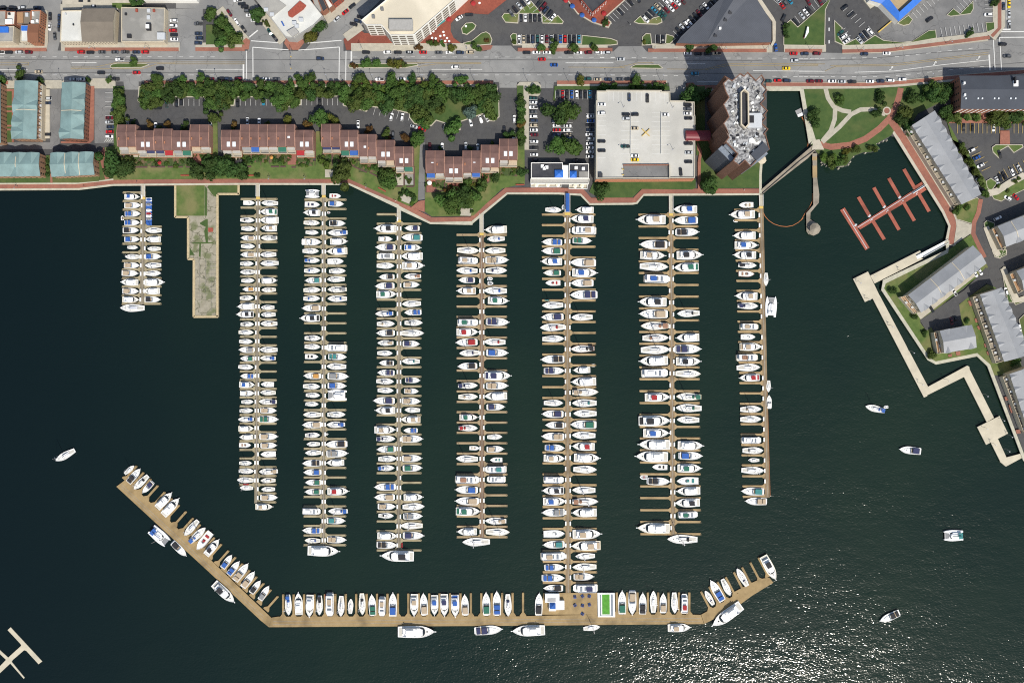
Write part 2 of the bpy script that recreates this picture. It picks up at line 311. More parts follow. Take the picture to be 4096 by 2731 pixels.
for t, s, wd in (('t2','485,535 487,845',.5),('t2','553,500 555,815',.5),('t2','550,497 925,525',.5),('t2','1030,528 1458,495',.5),('t2','1458,495 1453,845',.5),('t2','1527,535 1523,845',.5),('t2','1583,540 1583,650',.9),('t2','455,675 455,835',.9),
                 ('t2','535,430 850,452',.5),('t2','1120,455 1480,425',.5),('t2','515,393 605,320',.7),('t5','1985,575 1995,740',.9),('t5','2030,420 2048,735',.5),('t5','2095,395 2115,735',.5),('t5','2095,395 2600,390',.5),('t5','2110,335 2600,332',.5),('t5','2110,312 2210,312',.9),('t5','2165,0 2170,210',.3)):
    mark(t, s, wd)
for t, s in (('t1','0,655 300,655'),('t1','300,655 300,683 0,683'),('t1','740,705 1000,705 1200,660 1480,655 1830,655'),('t1','740,720 1500,720 1650,670 1830,670'),('t2','-270,652 470,652'),('t2','-270,672 470,672'),
             ('t3','190,700 380,672 850,668'),('t3','-60,655 850,660'),('t3','1760,705 2352,708'),('t4','0,712 200,705 400,660 560,660'),('t4','700,725 1080,728 1320,672 1500,668 2352,672'),('t4','1100,735 1340,688 2280,692'),
             ('t5','0,670 200,680'),('t5','330,690 1000,672 1600,600 1980,548'),('t5','270,745 390,698 1000,690 1600,615 1980,570')): mark(t, s, .22, 'faded_yellow')
for x, y in ((960,718),(1415,667),(1870,612)):
    mark('t5', f'{x-20},{y+18} {x},{y+10} {x+2},{y-12} {x+20},{y-14}', .4); mark('t5', f'{x+6},{y-22} {x+20},{y-14} {x+12},{y-2}', .4)
for y in (205,310,440): mark('t5', f'313,{y+18} 313,{y-16}', .7)
# medians
for s in ('t1:1150,695 t1:1170,675 t1:1230,662 t1:1520,665 t1:1565,680 t1:1480,712 t1:1160,714', 't2:1550,690 t2:1560,668 t2:2270,668 t2:2352,672 t3:190,672 t3:188,690 t3:60,714 t2:1560,714', 't4:315,705 t4:370,678 t4:610,676 t4:660,715 t4:630,722 t4:330,718'):
    sheet('median_island', 'grass', 'n', s, .14, kerb=.35)

# ---- pavements: tan concrete with a brick strip on the road side
def pave(s, wid=4.2, off=0, brick=None):
    strip('pavement', 'sidewalk', 'n', s, wid, .13)
    if brick: strip('brick_strip', 'brick_paving', 'n', brick, 2.1, .15)
pave('t1:-6000,495 t1:490,495', 5, brick='t1:-3000,522 t1:490,522')
sheet('pavement', 'sidewalk', 't1', '425,110 500,115 505,440 490,520 410,520 440,440', .12)
pave('t1:640,492 t1:1880,492', 5, brick='t1:680,520 t1:1870,520'); pave('t1:2045,490 t2:440,490', 4.5, brick='t1:2045,518 t2:470,518')
strip('pavement', 'sidewalk', 't2', '200,100 330,270 480,440', 6, .13); strip('pavement', 'sidewalk', 't2', '620,120 730,260 880,430', 7, .13); strip('pavement', 'sidewalk', 't2', '1310,210 1560,40 1700,-80', 6, .13)
sheet('brick_corner', 'brick_paving', 't2', '450,430 485,400 525,430 510,520 440,520', .16); sheet('brick_corner', 'brick_paving', 't2', '880,455 905,400 1080,420 1090,450 1030,525 930,525', .16)
sheet('plaza', 'brick_plaza', 'n', 't2:1500,415 t2:1560,380 t2:1690,330 t2:1720,350 t2:2352,400 t3:300,300 t3:560,90 t3:680,-400 t3:1300,-400 t3:1130,-10 t3:920,155 t3:690,140 t3:600,170 t3:530,250 t3:530,330 t3:560,400 t3:640,460 t3:640,525 t2:1530,525', .13)
strip('pavement', 'sidewalk', 't2', '1520,400 1690,275', 5, .16); pave('t2:1580,497 t3:840,497', 4.6); 
pave('t3:1275,497 t3:2170,497', 4.6, brick='t3:1230,523 t3:2220,523'); pave('t4:545,506 t4:1800,508', 5, brick='t4:500,531 t4:1740,533')
sheet('brick_corner', 'brick_paving', 't3', '840,480 970,478 950,520 860,535 840,530', .16)
pave('t4:1920,508 t5:280,508', 4.4, brick='t4:1930,533 t5:240,535'); pave('t5:450,520 t5:900,512 t5:1500,438 t5:1970,385', 5.2, brick='t5:450,540 t5:900,532 t5:1500,458 t5:1990,395')
pave('t5:2000,390 t5:2085,280 t5:2085,-2000', 7, brick='t5:2010,385 t5:2092,300 t5:2092,-2000')
pave('t1:450,885 t1:970,885', 5); pave('t1:970,875 t1:1210,875', 6); pave('t1:1510,886 t2:2352,886 t3:980,886', 4.6, brick='t1:1510,866 t3:975,866')
pave('t3:1640,884 t4:700,884', 4.4, brick='t3:1640,866 t4:690,866'); pave('t4:990,945 t4:1230,945', 5, brick='t4:990,915 t4:1230,915'); pave('t4:1735,905 t5:700,906 t5:1050,888 t5:1600,835 t5:2352,775', 5.2, brick='t4:1735,885 t5:700,888 t5:1050,868 t5:1600,815 t5:2352,755')
pave('t1:-3000,888 t1:450,888', 5, brick='t1:-3000,868 t1:90,868')
sheet('brick_corner', 'brick_paving', 't4', '905,870 975,868 1000,905 990,925 900,925', .16)
strip('pavement', 'sidewalk', 't3', '1317,880 1317,1568', 3.4, .16); sheet('pavement', 'sidewalk', 't3', '1215,905 1250,860 1440,858 1475,900 1465,990 1440,1010 1340,1000 1340,880 1310,880 1300,905', .12)

# ---- seaside promenade: brick with a concrete coping
PROM = 'n:-20000,752 l1:0,912 l1:830,908 l1:1190,866 l2:-3,862 l2:410,858 l2:1560,856 l2:2080,1096 q1:1340,248 q1:1740,447 q1:2240,447 e1:330,380 e1:770,14 e1:1420,14 e1:1720,28 e1:1826,143 e1:2352,138 g1:222,138 g1:312,30 g1:1780,26'
strip('promenade', 'brick_paving', 'n', PROM, 3.6*1.05, .12)
COP = 'n:-20000,759 l1:0,938 l1:830,933 l1:1190,890 l1:1830,885 l2:410,880 l2:1560,881 l2:2080,1118 q1:1320,278 q1:1730,480 q1:2256,480 e1:338,410 e1:780,45 e1:1420,46 e1:1702,62 e1:1814,180 e1:2352,175 g1:240,167 g1:328,63 g1:1783,55'
strip('quay_coping', 'seawall', 'n', COP, 1.1, .2)
strip('quay_coping', 'seawall', 'n', 'l1:-3,878 l1:800,875 l1:1190,832', .9, .25)
strip('quay_coping', 'seawall', 'n', 'n:3041,776 n:3041,700 n:3044,655 n:3062,640', 1.5, .2); strip('quay_coping', 'seawall', 'n', 't4:1765,935 t4:2100,935', 2.2, .2)
strip('quay_coping', 'seawall', 'n', 't4:2105,935 t4:2150,1200 t5:140,1500 r1:128,30', 2.4, .2)
strip('promenade', 'concrete', 'n', 't5:190,1500 t5:330,1548 t5:530,1530 t5:700,1460 t5:840,1360 t5:950,1250 t5:1010,1130 t5:1050,1000 t5:1062,920', 5.6, .16)
strip('promenade', 'brick_paving', 'n', 't5:205,1508 t5:330,1540 t5:530,1518 t5:690,1455 t5:835,1350 t5:940,1245 t5:1005,1130 t5:1046,1000 t5:1060,925', 3.6, .18)
strip('promenade', 'concrete', 'n', 't5:965,1270 r1:1065,-30 r1:1540,730 r1:1618,895 r1:1575,1100', 6.6, .16)
strip('promenade', 'brick_paving', 'n', 't5:960,1270 r1:1078,-30 r1:1548,730 r1:1620,895 r1:1585,1092', 4.2, .18)
strip('quay_coping', 'seawall', 'r1', '1552,1052 1548,1112 1545,1166 882,1484 r2:594,412 r2:574,492 r2:1154,1368 r2:1242,1416 r2:1758,1312 r2:1898,1440 r3:1902,30 r3:2356,1225', 1.8, .25)
sheet('path', 'concrete', 't5', '150,1470 210,1460 260,1568 130,1568', .2)
for s in ('275,930 300,1030 360,1120 450,1160 540,1175', '375,1140 370,1250 330,1370 240,1480', '240,1490 420,1330 540,1200 640,1150 760,1145 900,1200'): strip('path', 'sidewalk', 't5', s, 2.6, .17)
# ---- grass
G = [('grass','n','t1:1455,905 t2:2352,905 t3:1015,905 t3:1035,1000 t3:1040,1225 t3:985,1272 t3:935,1268 t3:870,1195 t3:620,1282 t3:635,1360 t3:500,1390 t3:445,1350 t3:468,1292 t3:380,1265 t3:330,1320 t3:150,1300 t3:95,1230 t3:95,1190 t2:2010,1148 t2:1785,1120 t2:1740,1172 t2:1500,1110 t2:1490,1012 t2:1065,1012 t2:1060,1100 t2:900,1125 t2:760,1110 t2:738,1020 t2:375,1020 t2:360,1110 t1:2150,1105 t1:2140,1020 t1:1715,1020 t1:1700,1105 t1:1490,1110 t1:1440,1060',.5),
 ('grass_dry','n','l1:1100,500 l1:1240,470 l1:2225,470 l1:2225,240 l1:2275,240 l1:2280,680 l2:200,640 l2:1215,640 l2:1215,330 l2:1275,330 l2:1285,640 l2:2240,640 l2:2240,470 l2:2300,470 l2:2275,1070 l2:2180,1110 l2:1560,828 l2:0,826 l1:1190,838 l1:1150,820',0),
 ('grass_dry','n','l3:150,430 l3:600,330 l3:703,330 l3:703,0 l3:742,0 l3:745,470 l3:745,505 l3:690,512 l3:610,530 l3:440,692 l3:190,697 l3:150,668',0),
 ('grass','l4','40,690 645,685 645,735 625,745 320,742 268,792 70,795 10,760',0), ('grass','l4','675,440 1040,440 1030,735 675,737',0), ('grass','l4','640,130 700,130 700,540 650,540',0),
 ('grass','n','t5:35,935 t5:700,930 t5:1080,908 t5:1600,855 t5:1620,1000 t5:1500,1060 t5:1240,1190 t5:1170,1290 t5:990,1370 t5:960,1420 r1:880,0 r1:800,45 r1:845,95 r1:750,128 r1:670,130 r1:565,170 r1:490,270 r1:330,280 r1:235,230 r1:200,150 r1:130,60',0),
 ('grass','n','t4:1915,475 t4:1915,270 t4:1990,210 t4:2065,285 t5:335,-20 t5:275,110 t5:268,485 t4:1930,480',.4),
 ('grass','t5','365,215 455,300 400,370 470,470 590,408 650,465 790,370 880,425 1150,458 700,478 470,485 370,440',.4),
 ('grass','t5','1160,450 1350,325 1425,318 1435,405',.3),('grass','t5','1020,250 1140,165 1185,210 1150,262 1090,275',.3),('grass','t5','1540,160 1610,95 1680,150 1815,10 1820,100 1790,150 1580,178',.3),('grass','t5','1960,345 1945,240 2040,235 2040,310',.3),
 ('grass','t2','65,265 170,265 230,120 330,270 470,470 65,470',0),
 ('grass','t3','640,300 690,245 760,240 798,270 780,310 700,370 650,355',.4),('grass','t3','650,455 750,430 850,350 900,335 940,360 965,420 950,470 840,480 700,480',.4),
 ('grass','t3','1150,380 1180,350 1222,360 1222,465 1600,462 1600,478 1180,478',.4),('grass','t3','1600,478 1895,465 1900,372 2200,405 2270,430 2275,470 2200,480',.4),('grass_dry','t3','1062,180 1090,142 1220,150 1310,60 1370,15 1470,130 1500,165 1560,215 1650,165 1710,230 1700,255 1490,250 1475,150 1245,150 1235,250 1100,240',.4),
 ('grass_dry','t4','350,235 420,170 470,235 560,190 640,170 650,240 600,262 400,255',.4),('grass','t4','435,480 440,390 480,352 530,358 542,460 680,465 690,360 760,380 790,410 730,465',.4),
 ('grass','t3','1222,900 1290,900 1300,1568 1235,1568 1225,1000',0),('grass','t3','1340,900 1460,905 1460,985 1340,985',0),('grass','t3','1615,905 t4:725,908 t4:725,945 t3:2052,945 t3:2030,940 t3:1640,935 t3:1625,1060 t3:1600,1050',0),
 ('grass','t1','65,930 155,930 150,1490 65,1490',0),('grass','t1','930,905 985,905 985,1450 930,1500',0),('grass','t1','1185,905 1300,905 1310,1568 1195,1568',0),('grass','l1','485,580 530,580 530,865 485,865',0),('grass','l1','1040,560 1075,560 1140,830 1045,845',0),('grass','l1','-3000,800 490,800 490,868 -3000,868',0),('grass','l1','545,800 1040,800 1040,850 820,868 545,868',0),
 ('grass_dry','n','r2:592,430 r1:1545,1160 r1:1620,1105 r1:1810,975 r1:1890,1160 r1:1970,1330 r1:1900,1400 r2:1040,905 r2:1120,1010 r2:1180,965 r2:1225,1040 r2:1250,1000 r2:1570,940 r2:1525,690 r2:1650,590 r2:1880,430 r2:1990,470 r2:2352,1560 r2:1960,1568 r3:2352,1150 r3:2330,1140 r3:1900,20 r2:1885,1425 r2:1750,1305 r2:1242,1408 r2:1160,1362 r2:590,490',0),
 ('grass_dry','r1','1610,700 1860,600 1900,660 1880,760 1830,830 1810,880 1640,830',.3),('grass_dry','r1','1990,550 2110,480 2352,350 2352,520 2150,620 2110,645 2030,620',.3),('grass_dry','r1','1950,430 2000,400 2070,450 2000,540 1960,500',.3),
 ('grass_dry','r1','2010,80 2050,50 2330,50 2340,80 2240,140 2180,70 2090,120 2090,200 2020,130',.4),('grass_dry','n','t5:1540,1260 r1:1600,0 r1:1720,60 r1:1800,200 r1:1940,420 r1:1990,540 r1:1940,520',0),
 ('grass','r1','1925,870 1960,840 2040,870 2020,1100 2080,1215 2160,1180 2150,1120 2100,1240 2040,1225 1950,970',.3),('grass','r1','2110,1350 2150,1320 2190,1500 2230,1700 2180,1700 2140,1520',.3),('grass','r2','1940,0 2130,0 2130,60 2040,105 1960,50',.3),('grass','r2','2060,240 2090,210 2130,240 2260,600 2352,590 2345,650 2240,690 2180,620',.3),('grass','r2','2280,870 2352,800 2352,1200 2330,1100',.3),
 ('grass_dry','t5','1640,1150 2600,1150 2600,1280 1640,1280',0)]
for m_, t, s, kb in G: sheet('lawn', m_, t, s, .13, kerb=kb or None)
sheet('brick_path', 'brick_paving', 'l1', '1035,570 1090,500 1150,820 1105,835', .17); sheet('brick_path', 'brick_paving', 'l1', '525,580 545,580 555,870 532,870', .17)
sheet('brick_path', 'brick_paving', 't1', '65,935 158,935 150,1490 130,1490 130,960 65,960', .17); sheet('brick_path', 'brick_paving', 't1', '920,905 990,905 985,1460 940,1500 640,1500 640,1480 920,1490', .1)
for y in (1110,1160,1310,1350): sheet('brick_path', 'brick_paving', 't1', f'65,{y} 140,{y} 140,{y+18} 65,{y+18}', .17)
sheet('driveway', 'ground', 'n', 'r2:1040,880 r2:1600,500 r2:1870,220 r2:1990,470 r2:1870,420 r2:1650,590 r2:1530,680 r2:1570,950 r2:1230,1040 r2:1180,965 r2:1120,1015', .19)
sheet('driveway', 'sidewalk', 'r2', '1000,800 1720,290 1760,310 1050,870', .21)
sheet('plaza', 'sidewalk', 'r1', '1630,830 1780,880 1820,880 1830,975 1780,985 1610,1100 1640,900', .19)
strip('pavement', 'brick_paving', 'r1', '1895,620 1870,760 1825,860 1815,980 1870,1100 1935,1230', 2.6, .19)
strip('pavement', 'concrete', 'r1', '1970,560 2060,540 2200,450 2352,370', 4, .2); strip('pavement', 'concrete', 'r1', '1950,910 2020,1100 2080,1210', 3.4, .2); strip('pavement', 'concrete', 'r2', '2080,230 2150,420 2250,630 2352,610', 3.4, .2)
sheet('courtyard', 'brick_paving', 't5', '1560,1262 2600,1262 2600,1290 1560,1290', .2)
for x in (1690,1890,2190): sheet('brick_path', 'brick_paving', 't5', f'{x+10},1190 {x+60},1190 {x+60},1270 {x+10},1270', .2)
sheet('crossing', 'brick_paving', 'n', 't5:2100,1370 t5:2195,1370 r1:2200,45 r1:2095,45', .1)
sheet('driveway', 'concrete', 't1', '455,940 525,940 525,1450 455,1450', .12)
for a in (('t5','270,1130 190,1060',0),): pass
sheet('brick_circle', 'brick_paving', 't5', pts=[P('t5', 913+42*math.cos(a*.39), 1163+42*math.sin(a*.39)).to_2d() for a in range(16)], s='', z=.2, kerb=.7)

# ---- parking bay lines
def bays(t, x0, y0, x1, y1, n, dx, dy, m='lanemark', z=None):
    b = MB(); zz = .2 + lay() if z is None else z + .02
    for i in range(n+1):
        x = x0+(x1-x0)*i/n; y = y0+(y1-y0)*i/n
        b.prism(strip_poly([P(t,x,y,z or 0), P(t,x+dx,y+dy,z or 0)], .16), zz-.012, zz)
    return tag(b.build('parking_lines', m), kind='structure')
bays('t1',1105,972,1105,1215,5,85,0); bays('t1',1762,1040,2140,1040,7,0,72); bays('t2',370,1038,750,1038,7,0,72); bays('t2',1065,1035,1495,1035,8,0,72); bays('t2',1835,1130,2200,1190,6,-22,75)
bays('t3',1222,365,1890,365,14,0,100); bays('t3',1245,150,1480,150,5,0,85); bays('t3',1625,955,2005,955,8,0,90); bays('t3',1350,1048,1350,1568,11,85,0); bays('t3',1590,1290,1590,1568,6,215,0); bays('t3',1945,1195,1945,1568,8,85,0)
bays('t3',1405,60,1600,215,5,-55,45); bays('t3',1150,110,1340,-20,4,60,75); bays('t4',65,200,330,-40,8,60,62); bays('t4',455,160,650,0,5,55,50); bays('t4',590,215,770,-20,5,-10,-12); bays('t4',640,60,760,-60,3,80,80)
bays('t4',760,330,1260,-60,13,52,52); bays('t4',580,370,680,370,2,0,90); bays('t4',2030,175,2352,-90,8,55,72); bays('t4',1800,0,1880,-60,2,70,60)
bays('t5',1475,300,1905,248,9,18,92); bays('t5',1935,10,1935,180,4,90,0); bays('t5',1180,140,1400,-40,6,50,58); bays('t5',1640,70,1780,-40,4,60,62); bays('t5',455,125,620,290,4,62,-52); bays('t5',410,340,490,455,3,70,-40); bays('t5',612,372,720,280,3,68,88)
bays('t5',1650,1290,2090,1290,10,0,110,'yellowpaint'); bays('t5',2240,1290,2420,1290,4,0,110,'yellowpaint'); bays('r1',1770,120,1900,330,4,95,-45,'yellowpaint'); bays('r1',2080,330,2380,190,6,50,90,'yellowpaint')
for x0 in (1150,):
    for i in range(4): mark('l1', f'{1095+i*22},{440} {1120+i*22},{408}', .15)
# ================================================================ BOATS (unit length along +x = bow, beam along y, heights in metres at 12 m length)
def outline(kind, n=9):
    """half-breadth from stern (-.5) to bow (.5)"""
    if kind == 's': f = lambda t: (.30 + .22*math.sin(min(1, t/.62)*math.pi/2)) * (1 if t < .55 else max(0, 1-((t-.55)/.45)**2.0))**.85
    elif kind == 'h': f = lambda t: .46 * (1 if t < .86 else max(.55, 1-((t-.86)/.14)**2*.45))
    else: f = lambda t: (.44 + .06*math.sin(min(1, t/.5)*math.pi/2)) * (1 if t < .52 else max(0, 1-((t-.52)/.48)**2.3))**.9
    xs = [i/n for i in range(n)] + [.95, 1]
    up = [(x-.5, f(x)) for x in xs]; up[-1] = (.5, .012 if kind != 'h' else up[-1][1])
    return up
def ring(kind, sx=1, sy=1, ox=0): u = outline(kind); return [(x*sx+ox, -y*sy) for x, y in u] + [(x*sx+ox, y*sy) for x, y in reversed(u)]
def loft(rings, top=True):
    b = MB(); n = len(rings[0][0])
    vs = [(x, y, z) for r, z in rings for x, y in r]; fs = []
    for k in range(len(rings)-1):
        for i in range(n): fs.append((k*n+i, k*n+(i+1) % n, (k+1)*n+(i+1) % n, (k+1)*n+i))
    if top: fs.append(tuple((len(rings)-1)*n+i for i in range(n)))
    return b.add(vs, fs)
def hull(kind, h=1.3, rail=.12):
    return loft([(ring(kind, .93, .78), -.3), (ring(kind, .97, .94), h*.55), (ring(kind), h), (ring(kind, .975, .93), h), (ring(kind, .975, .93), h-rail)], top=False)
def deck(kind, h=1.18): return loft([(ring(kind, .975, .93), h-.1), (ring(kind, .975, .93), h)])
def rr(x0, x1, w, z0, z1, t=.06, ch=.3):   # chamfered box, front tapered
    pts = [(x0,-w),(x1-ch*.3,-w),(x1,-w*(1-ch)),(x1,w*(1-ch)),(x1-ch*.3,w),(x0,w)]
    c = ((x0+x1)/2, 0); q = [(c[0]+(x-c[0])*(1-t), y*(1-t)) for x, y in pts]
    return loft([(pts, z0), (q, z1)])
def arcband(x, w, z0, z1, back, th, n=8):  # curved windscreen band open towards the stern
    o = []; i_ = []
    for k in range(n+1):
        a = -math.pi/2 + math.pi*k/n
        o.append((x + math.cos(a)*.09, math.sin(a)*w)); i_.append((x-th + math.cos(a)*.07, math.sin(a)*(w-.045)))
    o = [(x-back, -w)] + o + [(x-back, w)]; i_ = [(x-back, -w+.045)] + i_ + [(x-back, w-.045)]
    b = MB(); n = len(o)
    return b.add([(p[0],p[1],z0) for p in o] + [(p[0],p[1],z1) for p in i_], [(k,k+1,n+k+1,n+k) for k in range(n-1)])
HX = {}
def kit(kind):
    """list of (part name, mesh, material or '*' for the canvas colour or 'H' for the hull)"""
    if kind in HX: return HX[kind]
    L = []
    def A(name, mb, m): L.append((name, mb.mesh(name), m))
    base = kind[0]
    if base == 'm':
        A('hull', hull('m', 1.5), 'H'); A('deck', deck('m', 1.38), 'deckwhite')
        A('cabin', rr(-.3, .2, .37, 1.38, 2.6, .08), 'white')
        A('windscreen', arcband(.16, .36, 1.75, 2.5, .14, .05), 'glass')
        f = rr(-.36, .06, .34, 2.6, 2.75, .0, .2); f.box(-.36,.0,-.34,-.315,2.75,3.1).box(-.36,.0,.315,.34,2.75,3.1).box(-.02,.03,-.25,.25,2.75,3.15)
        A('flybridge', f, 'white')
        A('canopy', rr(-.26, -.04, .27, 4.1, 4.2, .06, .1), '*')
        if kind == 'm1': A('cockpit_cover', rr(-.47, -.33, .33, 1.7, 1.8, .05, .1), '*')
        else: A('cockpit', MB().box(-.47,-.38,-.34,.34,1.385,1.4), 'deckgrey')
        A('bow_pulpit', MB().box(.47,.55,-.035,.035,1.4,1.5), 'white')
        A('radar_arch', MB().box(-.3,-.27,-.33,-.3,2.75,4.1).box(-.3,-.27,.3,.33,2.75,4.1), 'white')
        A('hatch', MB().box(.28,.32,-.05,.05,1.385,1.43), 'glass')
        A('railing', rail_mesh('m', 1.5, .6), 'metal')
    elif base == 'x':
        A('hull', hull('m', 1.25), 'H'); A('deck', deck('m', 1.13), 'deckwhite')
        A('coachroof', rr(-.05, .3, .3, 1.13, 1.5, .25, .6), 'white')
        A('windscreen', arcband(-.02, .38, 1.25, 1.9, .26, .07), 'glass_grey')
        A('cockpit', MB().box(-.45,-.06,-.36,.36,1.135,1.16), 'canvas_tan')
        if kind == 'x1': A('canopy', rr(-.42, -.1, .36, 2.1, 2.35, .1, .15), '*')
        else:
            A('canopy', rr(-.26, -.06, .36, 2.2, 2.35, .06, .1), '*'); A('aft_cover', rr(-.46, -.31, .36, 1.7, 1.85, .06, .1), '*')
        A('swim_platform', MB().box(-.54,-.49,-.36,.36,.3,.42), 'white')
        A('bow_pulpit', MB().box(.46,.53,-.035,.035,1.15,1.25), 'white')
        A('hatch', MB().box(.17,.215,-.045,.045,1.48,1.53), 'glass'); A('hatch', MB().box(.33,.355,-.03,.03,1.13,1.18), 'glass')
        A('railing', rail_mesh('m', 1.25, .5), 'metal')
    elif base == 's':
        A('hull', hull('s', 1.15), 'H'); A('deck', deck('s', 1.05), 'deckwhite')
        A('cabin', rr(-.18, .22, .24, 1.05, 1.5, .18, .6), 'white')
        A('cabin_windows', MB().box(-.12,.12,-.238,-.2,1.15,1.35).box(-.12,.12,.2,.238,1.15,1.35), 'glass')
        A('cockpit', MB().box(-.44,-.2,-.17,.17,1.055,1.08), 'deckgrey')
        A('mast', MB().cyl(.07, 0, 1.4, 15.5, .011, .008, 6), 'metal')
        A('spreader', MB().box(.062,.078,-.28,.28,8.5,8.6), 'metal'); A('spreader', MB().box(.062,.078,-.2,.2,12,12.1), 'metal')
        A('boom', MB().tube((.07,0,2.6),(-.3,0,2.7),.012), 'metal')
        sc_ = MB(); sc_.add([(.06,-.035,2.68),(.06,.035,2.68),(.06,0,3.25),(-.29,-.022,2.74),(-.29,.022,2.74),(-.29,0,3.0)], [(0,1,2),(5,4,3),(0,2,5,3),(1,4,5,2),(1,0,3,4)]); A('sail_cover', sc_, '*')
        if kind == 's0': A('bimini', rr(-.45, -.27, .3, 2.9, 3.0, .08, .1), '*')
        if kind != 's2': A('dodger', rr(-.22, -.13, .24, 1.5, 2.1, .2, .2), '*')
        A('hatch', MB().box(.1,.145,-.05,.05,1.49,1.53), 'glass'); A('hatch', MB().box(.28,.31,-.04,.04,1.055,1.1), 'glass')
        A('railing', rail_mesh('s', 1.15, .5), 'metal')
        A('rigging', MB().tube((.49,0,1.2),(.075,0,15),.0035,3).tube((-.49,0,1.2),(.07,0,15),.0035,3).tube((.07,-.45,1.2),(.07,0,12),.0035,3).tube((.07,.45,1.2),(.07,0,12),.0035,3), 'pole')
    elif base == 'o':
        A('hull', hull('m', 1.1, .3), 'H'); A('deck', deck('m', .82), 'deckwhite')
        A('foredeck', rr(.08, .4, .34, .82, 1.15, .2, .8), 'white')
        A('console', MB().box(-.08,.06,-.16,.16,.82,1.6,.03,.03), '*'); A('seat', MB().box(-.3,-.2,-.25,.25,.82,1.25), '*')
        A('windscreen', arcband(.04, .2, 1.3, 1.7, .05, .02), 'glass_grey')
        A('outboard_motor', MB().box(-.58,-.49,-.07,.07,.4,1.5,.02,.02), 'rubber')
    elif base == 't':
        A('hull', hull('h', 1.3), 'H'); A('deck', deck('h', 1.18), 'deckwhite')
        A('cabin', rr(-.4, .34, .4, 1.18, 3.3, .02, .15), 'white'); A('roof_deck', rr(-.44, .3, .43, 3.3, 3.45, 0, .1), 'white')
        A('roof_rail', MB().box(-.44,.28,-.43,-.42,3.45,4.0).box(-.44,.28,.42,.43,3.45,4.0).box(-.44,-.43,-.42,.42,3.45,4.0), 'metal')
        A('helm_station', MB().box(.12,.22,-.3,.3,3.45,4.1,.02,.05).box(-.02,.03,-.2,.2,3.45,3.9), 'glass_grey')
        A('canopy', rr(-.3, -.04, .27, 4.2, 4.3, .04, .1), '*')
        A('windscreen', arcband(.27, .38, 2.0, 3.0, .1, .03), 'glass')
        A('stern_platform', MB().box(-.54,-.46,-.38,.38,.5,.62), 'deckgrey')
    elif base == 'd':
        b = loft([(ring('m', .9, .95), 0), (ring('m'), .45), (ring('m', .8, .6), .5), (ring('m', .78, .56), .2)], top=False); A('hull', b, 'H')
        A('floor', loft([(ring('m', .78, .56), .18), (ring('m', .78, .56), .2)]), 'hull_G'); A('seat', MB().box(-.1,.0,-.3,.3,.35,.45), '*')
        A('outboard_motor', MB().box(-.62,-.5,-.09,.09,.2,.9,.02,.02), 'rubber')
    elif base == 'c':
        for s in (-1, 1):
            u = [(x, y*.28+s*.36) for x, y in outline('s')] + [(x, -y*.28+s*.36) for x, y in reversed(outline('s'))]
            A('hull', loft([([(x*.97, y) for x, y in u], -.3), (u, 1.4)]), 'H')
        A('bridge_deck', MB().box(-.42,.22,-.3,.3,1.0,1.5), 'white'); A('cabin', rr(-.2, .18, .3, 1.5, 2.5, .12, .5), 'white')
        A('windscreen', arcband(.12, .27, 1.6, 2.3, .06, .05), 'glass'); A('trampoline', MB().box(.22,.42,-.28,.28,1.2,1.23), 'canvas_grey')
        A('bimini', rr(-.42, -.22, .28, 3.2, 3.3, .05, .1), '*'); A('crossbeam', MB().box(.42,.44,-.36,.36,1.3,1.42), 'metal')
        A('mast', MB().cyl(.12, 0, 2.4, 17, .011, .008, 6), 'metal'); A('boom', MB().tube((.12,0,3.6),(-.35,0,3.7),.012), 'metal')
        A('sail_cover', MB().box(-.33,.1,-.03,.03,3.7,4.2,0,.02), '*')
    elif base == 'j':   # jet ski
        A('hull', hull('m', .6, .05), 'H'); A('seat', MB().box(-.4,.05,-.15,.15,.6,1.0,.03,.05), '*'); A('handlebar', MB().box(.08,.12,-.3,.3,1.0,1.1), 'rubber'); A('deck', deck('m', .55), '*')
    elif base == 'k':   # kayak
        A('hull', loft([([(x, y*.9) for x, y in ring('s')], 0), (ring('s'), .3)]), '*'); A('cockpit', MB().box(-.15,.05,-.25,.25,.3,.32), 'rubber')
    HX[kind] = L; return L
def rail_mesh(kind, z, h):
    b = MB(); pts = [p for p in ring(kind, .97, .93) if p[0] > -.05]; pts.sort(key=lambda p: math.atan2(p[1], p[0]+.05))
    for i in range(len(pts)-1): b.tube((*pts[i], z+h), (*pts[i+1], z+h), .003, 3)
    for p in pts[::2]: b.tube((*p, z), (*p, z+h), .003, 3)
    return b
BEAM = dict(m=.385, x=.365, s=.325, o=.37, t=.37, d=.5, c=.56, j=.42, k=.2)
KN = dict(m='motor_yacht', x='cabin_cruiser', s='sailboat', o='open_motorboat', t='houseboat', d='dinghy', c='catamaran', j='jet_ski', k='kayak')
NB = [0]
